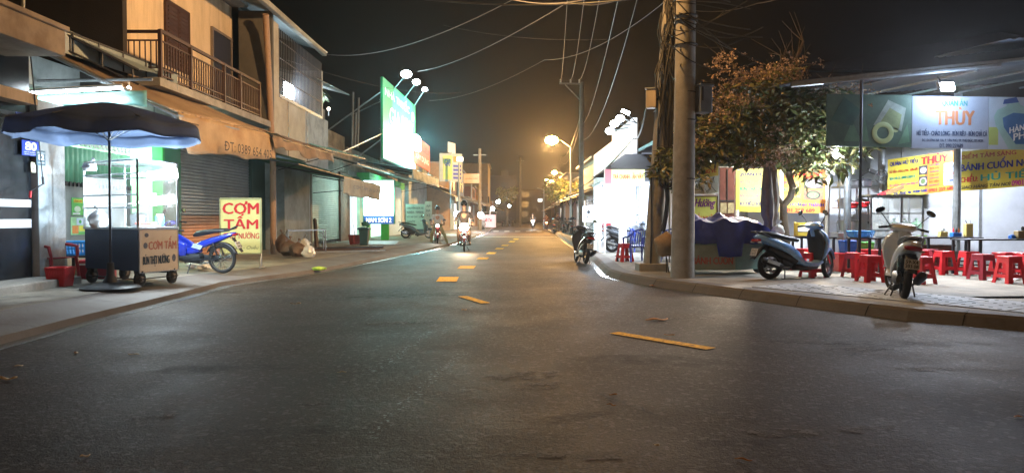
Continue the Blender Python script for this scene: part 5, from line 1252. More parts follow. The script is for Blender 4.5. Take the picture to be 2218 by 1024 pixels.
item_box('crate_stand', 'red box carrying the blue and green crates', 'box', 1852, 16.0, RZ, (.9, .5, .39), M_red, lambda t: MB().bx(-.46, .46, -.26, .26, .36, .395).build('lid', M_red, t, bevel=.01))
for i, (px, py, lab) in enumerate(((2162, 604, 'crumpled white tissue under the right tables'), (2150, 609, 'small white litter left of the front right stool'), (1906, 600, 'white plastic scrap beside the front red stool'), (2205, 606, 'white scrap at the lower right stool'))):
    q = G(px, py, RZ + .012); t = thing('litter', lab, 'litter', tuple(q), i, group='white scraps on the shop floor'); MB().ell((0, 0, .02), .07, .05, .03, 8, 5).ell((.05, .03, .015), .04, .05, .02, 8, 5).build('scrap', M_t_white, t)
# shop lamps
def shopbulb(lab, px, py, Y, power, color=LED, r=.06, cord=.6, dy=-.15, es=None):
    q = atY(px, py, Y); t = thing('bare_bulb', lab, 'lamp', tuple(q)); MB().ell((0, 0, 0), r).build('bulb', M_led, t, smooth=True); MB().path([(0, 0, r * .8), (.01, 0, r + cord)], .01, 5).build('cord', M_cable, t)
    MB().lathe([(.03, r * .7), (.035, r + .06)], n=10).build('holder', M_white, t); light('SPOT', 'bulb_lamp', (0, dy, -.1), power * 1.4, color, t, size=.06, rot=(0, 0, 0), spot=R(165), blend=.4); return t
tb_ = shopbulb('bare white bulb glowing under the leaves at the shop front', 1811, 336, 15.6, 160, (.8, .9, 1), .065); light('POINT', 'bulb_glow', (-.05, -.2, 0), 130, (.8, .9, 1), tb_, size=.06)
shopbulb('white bulb under the shop roof behind the tree trunk', 1640, 300, 18.0, 150, (1, .96, .86), .07, .5)
shopbulb('white bulb deep under the shop roof above the tables', 2120, 270, 17.6, 560, (.82, .88, 1), .05, .6)
shopbulb('added unseen white bulb above the cooking racks', 1850, 300, 16.9, 900, (.9, .95, 1), .05, .6)  # unseen bulb added to brighten the dark racks

# ---------------------------------------------------------- food cart under tarpaulin
t = thing('covered_cart', 'pale green food cart lettered BÁNH CUỐN under a draped navy tarpaulin', 'cart', (4.0, 14.9, RZ), rz=-.02)
c0 = Vector((3.62 - 4.0, 0, 0)); W2 = .92; D2 = .8
b = MB().bx(-.45, .52, 0, .9, .1, .68); b.build('cart_body', mat('cart_green', '#66867a', .6, var=.15, dirt='#30443c', dirt_amt=.5), t, bevel=.01)
b = MB().prism([(.52, 0, .1), (1.32, .55, .1), (1.32, .55, .68), (.52, 0, .68)], (-.35, .5, 0)); b.build('side_box', mat('cart_green2', '#476b60', .6, var=.2, dirt='#2c3f38', dirt_amt=.5), t)
MB().bx(-.44, .5, -.014, -.002, .12, .6).build('front_panel', mat('faded_panel', '#7d8474', .7, var=.2, dirt='#50564a', dirt_amt=.5), t)
text(t, 'BÁNH CUỐN', (-.36, -.016, .22), XD, Z, .82, .22, mat('faded_red', '#a0463a', .7, var=.2), .03)
MB().bx(-.5, .55, -.05, .95, .68, .72).build('counter', M_gal, t)
for x, y in ((-.4, .05), (1.15, .6), (-.4, .85)): MB().lathe([(.03, -.02), (.1, -.02), (.11, 0), (.1, .02), (.03, .02)], (x, y, .11), 16, 'Y').build('wheel', M_rubber, t)
b = MB(); nu, nv = 44, 26; vs = []; rd = random.Random(3)
for j in range(nv + 1):
    for i in range(nu + 1):
        u, v = i / nu, j / nv; x = -.62 + 2.0 * u; y = -.12 + 1.2 * v
        pk = lambda c, s_: max(0, 1 - abs(u - c) / s_)
        hgt = .92 + .30 * max(pk(.2, .3) * .9, pk(.45, .32), pk(.62, .5) * .8) * (1 - abs(v - .5) * .9)
        hgt += .035 * abs(math.sin(u * 11 + v * 6)) + .03 * abs(math.sin(v * 9 - u * 13)) - .02 * abs(math.sin(u * 27 + v * 8))
        e_ = min(1, min(u * 9, (1 - u) * 5, v * 8 + .0, (1 - v) * 6)); drop = (1 - e_) ** 1.5
        low = .62 - (.26 if .38 < u < .62 and v < .3 else 0) + .02 * abs(math.sin(u * 13))
        z_ = hgt * (1 - drop) + low * drop
        if v < .12: y = -.1 - .03 * math.sin(u * 25); 
        vs.append((x, y + .03 * math.sin(u * 19 + 2), z_))
b.add(vs, [(j * (nu + 1) + i, j * (nu + 1) + i + 1, (j + 1) * (nu + 1) + i + 1, (j + 1) * (nu + 1) + i) for j in range(nv) for i in range(nu)])
b.build('tarpaulin', mat('navy_tarp', '#1b2a78', .6, var=.25, scale=4, bump=.5, bscale=7, spec=.3), t, smooth=True, solid=.006)
# ---------------------------------------------------------- furled umbrella
t = thing('furled_umbrella', 'furled grey brown market umbrella standing in front of the tree trunk', 'umbrella', (0, 0, 0))
q = atY(1668, 500, 16.0)
MB().tube((q.x, 16.0, RZ), (q.x - .06, 16.0, 2.72), .024).build('pole', M_gal, t)
b = MB(); n = 40; prof = [(2.70, .03), (2.6, .08), (2.3, .12), (1.9, .155), (1.6, .17), (1.35, .15), (1.22, .10), (1.05, .12), (.85, .10), (.8, .05)]; vs = []
for z_, r in prof:
    for j in range(n):
        an = 2 * math.pi * j / n; rr = r * (1 + .22 * math.sin(an * 8 + z_ * 1.3) + .1 * math.sin(an * 3 + z_ * 4)); vs.append((q.x - .03 + rr * math.cos(an) + .05 * (2.7 - z_) * .4, 16.0 + rr * math.sin(an), z_))
b.add(vs, [(i * n + j, i * n + (j + 1) % n, (i + 1) * n + (j + 1) % n, (i + 1) * n + j) for i in range(len(prof) - 1) for j in range(n)])
b.build('furled_cloth', mat('umbrella_taupe', '#8a857c', .75, var=.25, scale=3, dirt='#4a3c34', dirt_amt=.5, bump=.3), t, smooth=True)
MB().lathe([(.0, 0), (.26, 0), (.26, .05), (.06, .08), (.05, .2)], (q.x, 16.0, RZ), 18).build('base', M_dark, t)
qq = atY(1686, 520, 15.8); bag('plastic_bag', 'white plastic bag hanging beside the furled umbrella', (qq.x, 15.8, .92), (.13, .1, .15), M_bag_w)
# ---------------------------------------------------------- flowering tree
def leafcloud(b, c, rx, ry, rz_, n, L, wd, rd, droop=.5):
    for _ in range(n):
        while True:
            x, y, z_ = rd.uniform(-1, 1), rd.uniform(-1, 1), rd.uniform(-1, 1)
            if x * x + y * y + z_ * z_ < 1: break
        p = Vector((c[0] + x * rx, c[1] + y * ry, c[2] + z_ * rz_))
        d = Vector((rd.gauss(0, 1) + x, rd.gauss(0, 1) + y, rd.gauss(0, .7) - droop)).normalized()
        sd = d.cross(Vector((rd.gauss(0, 1), rd.gauss(0, 1), rd.gauss(0, 1)))).normalized()
        up = d.cross(sd); l = L * rd.uniform(.6, 1.2); w_ = wd * rd.uniform(.7, 1.2)
        b.add([p, p + d * l * .45 + sd * w_ + up * l * .06, p + d * l - up * l * .1, p + d * l * .45 - sd * w_ + up * l * .06], [(0, 1, 2), (0, 2, 3)])
def leafmat(name, cols, rough=.5):
    m = bpy.data.materials.new(name); m.use_nodes = True; N = m.node_tree.nodes; L = m.node_tree.links; p = N['Principled BSDF']
    g = N.new('ShaderNodeNewGeometry'); r = N.new('ShaderNodeValToRGB'); r.color_ramp.interpolation = 'LINEAR'
    e = r.color_ramp.elements; e[0].color = (*hexc(cols[0]), 1); e[1].color = (*hexc(cols[-1]), 1)
    for i, c in enumerate(cols[1:-1]): q = e.new((i + 1) / (len(cols) - 1)); q.color = (*hexc(c), 1)
    L.new(g.outputs['Random Per Island'], r.inputs[0]); L.new(r.outputs[0], p.inputs['Base Color']); p.inputs['Roughness'].default_value = rough
    p.inputs['Subsurface Weight'].default_value = 0; p.inputs['Specular IOR Level'].default_value = .4
    return m
M_leaf = leafmat('tree_leaf', ['#46562f', '#647040', '#7d7648', '#3d4f2e', '#8f7c4e'], .4)
M_flow = leafmat('tree_blossom', ['#b89c84', '#957a62', '#c9b49c', '#a3886e', '#7c6650'], .7)
M_bark = mat('tree_bark', '#4d4336', .9, var=.35, scale=5, bump=.6, bscale=18)
tree = thing('flowering_tree', 'small street tree with pinkish blossom clusters over the covered cart', 'tree', (0, 0, 0))
TY = 16.4
def T(px, py, Y=TY): return atY(px, py, Y)
tb = MB()
tb.path([Vector((T(1700, 500).x, TY, RZ)), T(1702, 520), T(1698, 480), T(1697, 445), T(1712, 428), T(1717, 405), T(1708, 378), T(1694, 350), T(1680, 325)], [.13, .10, .09, .085, .08, .08, .07, .07, .065], 10)
tb.path([T(1697, 445), T(1684, 425), T(1672, 400, 16.5), T(1668, 370, 16.6)], [.05, .04, .035, .03], 7)
limbs = [[(1680, 325, 16.4), (1640, 290, 16.2), (1590, 260, 16.0), (1560, 220, 15.9)], [(1680, 325, 16.4), (1690, 260, 16.5), (1700, 190, 16.6), (1690, 120, 16.6)], [(1694, 350, 16.4), (1750, 310, 16.2), (1810, 270, 16.0), (1860, 230, 16.1)],
         [(1640, 290, 16.2), (1560, 310, 15.8), (1490, 330, 15.6)], [(1690, 260, 16.5), (1740, 220, 16.9), (1790, 190, 17.2)], [(1690, 200, 16.6), (1720, 140, 16.7), (1740, 90, 16.8)], [(1590, 260, 16), (1600, 190, 16.1), (1590, 140, 16.2)], [(1750, 310, 16.2), (1800, 330, 15.6), (1830, 340, 15.4)]]
for l in limbs: tb.path([T(*p) for p in l], [.06, .045, .03, .015][:len(l)], 7)
rd = random.Random(11)
for _ in range(60):
    l = rd.choice(limbs); p = T(*l[rd.randrange(1, len(l))]); d = Vector((rd.gauss(0, 1), rd.gauss(0, .8), rd.gauss(.4, .8))).normalized()
    tb.path([p, p + d * .3 + Z * .05, p + d * .7 + Z * rd.uniform(-.1, .25)], [.014, .009, .004], 5)
for k in range(14):
    p = T(1700 + rd.uniform(-30, 45), 130 + rd.uniform(-20, 40), 16.6); d = Vector((rd.gauss(0, .6), 0, 1)).normalized(); tb.path([p, p + d * .3, p + d * .5 + Vector((rd.uniform(-.2, .2), 0, .05))], [.01, .007, .004], 4)
tb.build('trunk', M_bark, tree, smooth=True)
lb = MB(); P_ = 1 / 1600.0
for px, py, rx, ry, n in ((1700, 225, 62, 45, 300), (1760, 245, 60, 42, 300), (1650, 255, 60, 40, 260), (1600, 295, 62, 38, 280), (1720, 295, 75, 38, 360), (1800, 275, 60, 35, 300), (1840, 292, 45, 35, 200), (1540, 322, 58, 30, 250),
                          (1480, 352, 48, 28, 180), (1620, 335, 55, 25, 160), (1775, 328, 48, 22, 130), (1738, 352, 45, 22, 90), (1862, 318, 25, 22, 60), (1820, 352, 35, 22, 40), (1448, 345, 30, 26, 110), (1430, 372, 22, 18, 60), (1600, 240, 55, 40, 120), (1560, 240, 45, 45, 90), (1860, 265, 32, 30, 120), (1650, 200, 40, 30, 60), (1480, 400, 30, 14, 40), (1560, 280, 50, 35, 160), (1500, 385, 40, 18, 40), (1690, 170, 40, 30, 60), (1620, 200, 45, 35, 80), (1795, 215, 40, 25, 80)):
    Yc = TY - .3 + rd.uniform(-.3, .3); c = T(px, py, Yc); leafcloud(lb, c, rx * P_ * Yc, .75, ry * P_ * Yc, int(n * 2.5), .2, .040, rd)
leafcloud(lb, T(1812, 368, 15.3), .28, .2, .12, 16, .3, .06, rd, 1.4); leafcloud(lb, T(1752, 385, 15.5), .3, .3, .2, 18, .26, .05, rd, 1.4)
lb.build('crown', M_leaf, tree)
fb = MB()
for px, py, rx, ry, n in ((1572, 132, 32, 14, 90), (1600, 175, 42, 22, 190), (1552, 158, 12, 8, 25), (1562, 212, 36, 18, 150), (1548, 248, 32, 18, 130), (1640, 168, 50, 28, 200), (1730, 150, 34, 34, 90), (1690, 150, 34, 25, 110), (1852, 212, 36, 26, 260), (1795, 200, 28, 22, 170), (1822, 235, 36, 18, 140),
                          (1652, 345, 58, 16, 260), (1690, 325, 36, 12, 120), (1472, 352, 32, 14, 90), (1505, 312, 36, 16, 110), (1560, 268, 34, 16, 120), (1668, 290, 28, 14, 60), (1610, 215, 36, 18, 120), (1740, 205, 20, 12, 50), (1600, 230, 30, 20, 80)):
    Yc = TY - .55 + rd.uniform(-.3, .2); c = T(px, py, Yc)
    for _ in range(int(n * .55)):
        x, y, z_ = rd.gauss(0, .5), rd.gauss(0, .5), rd.gauss(0, .5); pc = (c[0] + x * rx * P_ * Yc, c[1] + y * .6, c[2] + z_ * ry * P_ * Yc); leafcloud(fb, pc, .035, .035, .035, 5, .05, .022, rd, .2)
fb.build('blossom', M_flow, tree)
# ================================================================== POLES, BOXES, CABLES
def wire(b, a, c, sag, r=.012, n=14, seed=0):
    a, c = Vector(a), Vector(c); pts = [a.lerp(c, i / n) - Z * (sag * 4 * (i / n) * (1 - i / n)) for i in range(n + 1)]
    return b.path(pts, r, 5)
p1 = G(1478, 601, RZ); 
t = thing('utility_pole', 'thick concrete pole nearest the camera, carrying a grey meter box', 'pole', tuple(p1))
MB().tube((0, 0, 0), (.07, 0, 9.5), .225, .15, 20).build('shaft', M_pole, t, smooth=True)
b = MB()
for z_, in ((3.02,), (3.55,), (4.9,), (5.4,), (1.9,)): b.torus((.02 + z_ * .007, 0, z_), .215 - z_ * .008, .012, 'Z', 20, 5)
b.build('strap', M_dark, t)
mb = thing('meter_box', 'grey electricity meter box strapped to the right of the nearest pole', 'box', (p1.x + .36, p1.y - .05, 3.55)); MB().box((0, 0, 0), (.27, .24, .5), rz=.35).build('case', M_gal, mb, bevel=.015); MB().box((0, -.02, .27), (.31, .3, .03), rz=.35).build('lid', M_gal, mb); MB().box((-.04, -.15, .1), (.02, .02, .26), rz=.35).build('conduit', M_dark, mb); MB().box((-.17, .03, 0), (.12, .04, .06)).build('bracket', M_dark, mb)
p2 = G(1411, 585, RZ)
t2 = thing('utility_pole', 'second concrete pole, slightly leaning and wrapped in tangled cables', 'pole', tuple(p2))
top2 = atY(1450, 0, p2.y) - p2
MB().path([(0, 0, 0), tuple(top2 * .5), (top2.x * 1.5, 0, 8.5)], [.19, .16, .12], 16).build('shaft', M_pole, t2, smooth=True)
MB().bx(-.32, .32, -.28, .28, -.02, .16).build('footing', M_conc, t2, bevel=.02)
mb = thing('meter_box', 'cream electricity meter box on the left of the cable wrapped pole', 'box', tuple(atY(1411, 215, p2.y - .1))); MB().box((0, 0, 0), (.22, .22, .40), rz=-.3).build('case', mat('cream_box', '#a99a86', .6, var=.12), mb, bevel=.015); MB().box((0, 0, .22), (.26, .27, .03), rz=-.3).build('lid', M_gal, mb); MB().box((.16, .03, 0), (.14, .04, .05)).build('bracket', M_dark, mb)
# coils and drops on pole 2
t = thing('cable_bundle', 'tangled bundle of black cables and coils hanging down the second pole', 'cables', (0, 0, 0)); b = MB(); rd = random.Random(4)
def A2(z_): f = z_ / 8.5; return Vector((p2.x + top2.x * 1.5 * f, p2.y, z_))
for k in range(16):
    z0 = rd.uniform(5.2, 6.8); z1 = rd.uniform(1.8, 4.4); off = Vector((rd.uniform(-.22, .3), rd.uniform(-.3, -.12), 0)); pts = []
    for i in range(9):
        u = i / 8; pts.append(A2(z0 + (z1 - z0) * u) + off + Vector((.07 * math.sin(u * 9 + k), .04 * math.cos(u * 7 + k), 0)))
    b.path(pts, rd.choice((.01, .014, .02)), 5)
for k in range(22):
    c = A2(rd.uniform(3.9, 6.4)) + Vector((rd.uniform(-.05, .45), -.25, 0)); rr = rd.uniform(.1, .26); an = rd.uniform(0, 6); pts = [c + Vector((rr * math.cos(an + i * .5), .02 * i * .3, rr * 1.3 * math.sin(an + i * .5))) for i in range(rd.choice((8, 11, 13)))]
    b.path(pts, rd.choice((.008, .012)), 5)
b.path([A2(z_) + Vector((.18 + .03 * math.sin(z_ * 5), -.16, 0)) for z_ in [1 + i * .35 for i in range(17)]], .05, 7)
b.path([A2(z_) + Vector((.10 + .03 * math.sin(z_ * 7), -.19, 0)) for z_ in [2.2 + i * .35 for i in range(13)]], .04, 7)
b.path([(p2.x - .05, p2.y - .2, 2.3), (p2.x - .04, p2.y - .21, 1.0), (p2.x - .06, p2.y - .2, .2)], .02, 6)
b.build('cable', M_cable, t)
t = thing('cable_coil', 'loose coils of cable hanging between the two near poles', 'cables', (0, 0, 0)); b = MB()
c0 = atY(1443, 392, p2.y - .3)
for k in range(6): b.torus(c0 + Vector((rd.uniform(-.03, .05), .02 * k, rd.uniform(-.05, .05))), .15 + rd.uniform(-.03, .03), .011, 'Y', 20, 5, sy=1)
b.path([c0 + Z * .15, c0 + Z * .5 + XD * -.05, c0 + Z * .9 + XD * .02], .012, 5); b.build('coil', M_cable, t)
# ties and leafy cable ends on the first pole
t = thing('cable_bundle', 'black cables knotted round the top of the nearest pole', 'cables', (0, 0, 0)); b = MB()
for k in range(12):
    a = Vector((p1.x - .25 + rd.uniform(-.1, .1), p1.y - .25, rd.uniform(4.4, 5.6))); c = Vector((p1.x + .6 + rd.uniform(0, .9), p1.y - .2, rd.uniform(4.0, 5.4))); wire(b, a, c, rd.uniform(-.1, .35), rd.choice((.008, .012)), 8)
for z_ in (5.05, 5.15, 4.6): b.torus((p1.x + .04, p1.y, z_), .21, .018, 'Z', 18, 5)
wire(b, A2(5.9), (p1.x - .1, p1.y - .2, 4.9), .3, .016); wire(b, A2(5.6), (p1.x - .1, p1.y - .22, 4.5), .5, .012); wire(b, A2(4.9), (p1.x - .1, p1.y - .22, 4.2), .4, .012); wire(b, A2(6.1), (p1.x - .1, p1.y - .2, 5.9), .25, .014)
b.build('cable', M_cable, t)
# pole with a one sided arm, further up the right side
p3 = atY(1259, 480, 38)
t = thing('utility_pole', 'slender grey pole with a single braced arm pointing left', 'pole', (p3.x, 38, 0))
tz = atY(1259, 178, 38).z; ax = atY(1212, 181, 38)
MB().tube((0, 0, 0), (0, 0, tz), .15, .10, 12).build('shaft', M_pole, t, smooth=True)
MB().path([(0, 0, tz - .1), (ax.x - p3.x, 0, tz - .06)], .05, 6).build('crossarm', M_gal, t); MB().path([(0, 0, tz - 1.0), ((ax.x - p3.x) * .75, 0, tz - .12)], .035, 6).build('brace', M_gal, t)
for u in (.1, .5, .95): MB().lathe([(.03, 0), (.06, .05), (.03, .1), (.05, .14), (.02, .2)], ((ax.x - p3.x) * u, 0, tz - .06), 8).build('insulator', M_white, t)
# overhead cables, each its own thing
M_wire_b = mat('bright_wire', '#57524b', .5, metal=.2, var=.1)
def cable(lab, pts, r, m=M_cable, sag=.3):
    t = MB(); r *= .55
    for a, c in zip(pts[:-1], pts[1:]): wire(t, a, c, sag, r, 18)
    o = t.build('overhead_cable', m); tag(o, lab, 'cable', 'overhead cables'); return o
ins = [Vector((p3.x + (ax.x - p3.x) * u, 38, tz + .12)) for u in (.95, .5, .1)]
for i, (e, px) in enumerate(zip(ins, (1232, 1272, 1308))): cable(('bright bare wire from the braced arm, leftmost of three', 'bright bare wire from the braced arm, middle of three', 'bright bare wire from the braced arm, rightmost of three')[i], [e, atY(px, -60, 15)], .011, M_wire_b, .5)
cable('thin dark wire sweeping down to the braced pole from the right', [Vector((p3.x, 38, tz - 2.2)), atY(1345, -30, 15)], .012, M_wire_b, .6)
cable('thicker service wire dropping beside the bright white hoarding', [atY(1262, 303, 30), atY(1385, -20, 14)], .014, M_wire_b, .7)
cable('thick orange lit cable along the top edge of the photo', [atY(820, -14, 11), atY(1420, -8, 12)], .02, M_cable, .16)
cable('twisted cable crossing the sky from the tall grille house roof', [atY(705, 118, 27), atY(1110, 0, 15), atY(1445, -90, 16)], .018, M_wire_b, .4)
cable('twisted cable crossing the sky from the green billboard', [atY(905, 155, 40), atY(1230, 5, 18), atY(1445, -60, 16)], .022, M_wire_b, .3)
cable('thin straight wire reaching from the red billboard to the cable wrapped pole', [atY(930, 218, 44), atY(1180, 130, 26), atY(1445, 0, 16.8)], .013, M_wire_b, .35)
cable('faint wire crossing behind the three bright wires', [atY(960, 55, 40), atY(1330, 85, 34)], .015, M_cable, .3)
cable('drooping cable hung in front of the bright white hoarding', [atY(1400, 235, 17.5), atY(1372, 300, 21), atY(1240, 412, 34)], .04, M_cable, .25)
cable('cable running from the nearest pole out over the tree', [Vector((p1.x, p1.y, 5.3)), atY(1640, 8, 14), atY(1800, -60, 13)], .012, M_wire_b, .1)
cable('cable sloping from the grille house drain pipe to the sky', [atY(620, 130, 23), atY(1000, 200, 42)], .012, M_cable, .4)
cable('thin cable along the far right side poles', [Vector((p3.x, 38, tz - 1.5)), Vector((5.0, 75, 7.5)), Vector((6.2, 120, 8))], .03, M_cable, .8)
cable('second thin cable along the far right side poles', [Vector((p3.x, 38, tz - 1.9)), Vector((5.0, 75, 7.0)), Vector((6.2, 120, 7.6))], .03, M_cable, 1.0)

# ------------------------------------------------------------------ street lamps
def street_lamp(lab, q, pole_xy, power, r=.2, full=True, vis=1.0):
    t = thing('street_lamp', lab, 'street lamp', (pole_xy[0], pole_xy[1], 0), group='sodium street lamps')
    o = Vector((pole_xy[0], pole_xy[1], 0)); q = Vector(q) - o
    if full: MB().path([(0, 0, .1), (0, 0, q.z - .6), Vector((q.x * .5, q.y * .5, q.z - .05)), q + Z * .05], [.1, .07, .045, .035], 10).build('pole', M_gal, t, smooth=True)
    else: MB().path([(0, 0, q.z - .8), (q.x * .5, q.y * .5, q.z - .1), q + Z * .05], [.04, .035, .03], 8).build('arm', M_gal, t, smooth=True)
    MB().ell(q + Z * .06, r * 1.6, r, .1).build('lamp_head', M_dark, t, smooth=True)
    MB().ell(q - Z * .02, r * 1.3, r * 1.1, r * .8).build('lens', M_sod, t)
    light('POINT', 'sodium', q - Z * (r * .6 + .12), power, SOD, t, size=.1)
    return t
q = atY(1195, 303, 58); street_lamp('brightest sodium lamp in the middle of the sky over the street', q, (q.x + 1.5, 58), 22000, .42)  # lens enlarged so its glowing shape includes the lamp's glare
q = atY(1201, 373, 96); street_lamp('smaller sodium lamp just below the brightest one', q, (q.x + 1.6, 96), 10000, .3)
q = atY(1195, 393, 130); street_lamp('sodium lamp lower and farther, touching the far trees', q, (q.x + 1.6, 130), 11000, .34)
q = atY(1184, 389, 160); street_lamp('smallest and farthest sodium lamp, left of the lower pair', q, (q.x + 1.6, 160), 5000, .26)
street_lamp('sodium lamp on the nearest pole, above the top edge of the photo', (p1.x - 1.7, p1.y - .5, 7.9), (p1.x - .12, p1.y - .15), 1300, .16, False)
nl = [o for o in bpy.data.objects if o.get('label', '').startswith('sodium lamp on the nearest pole')][0]
lq = Vector((-1.55, -.35, 7.55)); light('SPOT', 'sodium_beam', lq, 6200, (1, .62, .30), nl, size=.12, rot=aim(lq + nl.location, (-6.5, 20.5, 3.0)), spot=R(105), blend=.9)
street_lamp('sodium lamp in the street behind the camera', (3.5, -24, 8.0), (6.0, -24), 5200, .2)
# ================================================================== TWO WHEELERS
M_chrome = mat('chrome', '#c8ccd0', .15, metal=1, var=.05)
M_seat = mat('seat_vinyl', '#17181b', .45, var=.15)
M_engine = mat('engine_grey', '#33363a', .5, metal=.6, var=.25, scale=8)
M_tail = mat('tail_lens', '#8a1a1e', .15, var=.1, coat=.5)
M_mirror = mat('mirror_glass', '#8fa0a8', .05, metal=1, var=0)
M_platew = mat('number_plate', '#b9bcbc', .5, var=.08)
def paint(n, c, r=.25): return mat(n, c, r, var=.05, coat=.6, spec=.6)
def wheel(t, c, Ro, wd, spokes='cast', steer=0.0):
    r0 = Ro - wd / 2
    w_ = MB(); M = Matrix.Translation(Vector(c)) @ Matrix.Rotation(steer, 4, 'Z')
    w_.M = M; w_.torus((0, 0, 0), r0, wd / 2, 'Y', 32, 10); o = w_.build('wheel', M_rubber, t, smooth=True)
    b = MB(); b.M = M; ri = r0 - wd * .42; b.torus((0, 0, 0), ri, .014, 'Y', 32, 6, sy=1.6); b.build('rim', M_chrome if spokes != 'cast' else mat('cast_rim', '#9a9da2', .3, metal=.9, var=.1), o, smooth=True)
    b = MB(); b.M = M
    if spokes == 'cast':
        for k in range(5):
            a = k * 2 * math.pi / 5
            for d in (-.16, .16): b.path([(.04 * math.cos(a), 0, .04 * math.sin(a)), (ri * math.cos(a + d), 0, ri * math.sin(a + d))], [.016, .011], 6)
    else:
        for k in range(28):
            a = k * 2 * math.pi / 28; s = .03 if k % 2 else -.03; b.path([(.03 * math.cos(a + .8), s, .03 * math.sin(a + .8)), (ri * math.cos(a), 0, ri * math.sin(a))], .0022, 4)
    b.lathe([(.045, -.05), (.05, -.04), (.05, .04), (.045, .05)], n=14, axis='Y'); b.build('spokes', M_chrome if spokes != 'cast' else mat('cast_rim', '#9a9da2', .3, metal=.9), o, smooth=True)
    return o
def mirrors(t, x, z, w_, m=M_black, up=.22, out=.14, rot=0.0):
    for s in (-1, 1):
        b = MB(); b.path([(x, s * w_, z), (x + .01, s * (w_ + out * .5), z + up * .45), (x - .02, s * (w_ + out), z + up * .8)], .007, 6); o = b.build('mirror', m, t, smooth=True)
        c = Vector((x - .03, s * (w_ + out + .02), z + up)); q = MB(); q.M = Matrix.Translation(c) @ Matrix.Rotation(-.5 * s, 4, 'X') @ Matrix.Rotation(.15, 4, 'Y'); q.ell((0, 0, 0), .02, .075, .045, 14, 8); q.build('mirror_head', m, o, smooth=True)
        g = MB(); g.M = q.M; g.box((-.017, 0, 0), (.008, .11, .06)); g.build('mirror_glass', M_mirror, o, bevel=.004)
def grips(t, x, z, w0, w1, drop=.03, back=.08):
    b = MB()
    for s in (-1, 1): b.path([(x, s * w0, z), (x - back * .6, s * (w0 + w1) / 2, z + .0), (x - back, s * w1, z - drop)], .011, 8)
    b.build('handlebar', M_dark, t, smooth=True)
    for s in (-1, 1):
        g = MB().path([(x - back * .65, s * (w1 - .12), z - drop * .3), (x - back, s * w1, z - drop)], .019, 10).build('grip', M_black, t, smooth=True)
        MB().path([(x + .03, s * (w0 + .06), z - .01), (x - back * .3, s * (w1 - .06), z - drop), (x - back * .5, s * w1, z - drop * 1.2)], .006, 5).build('lever', M_chrome, g)
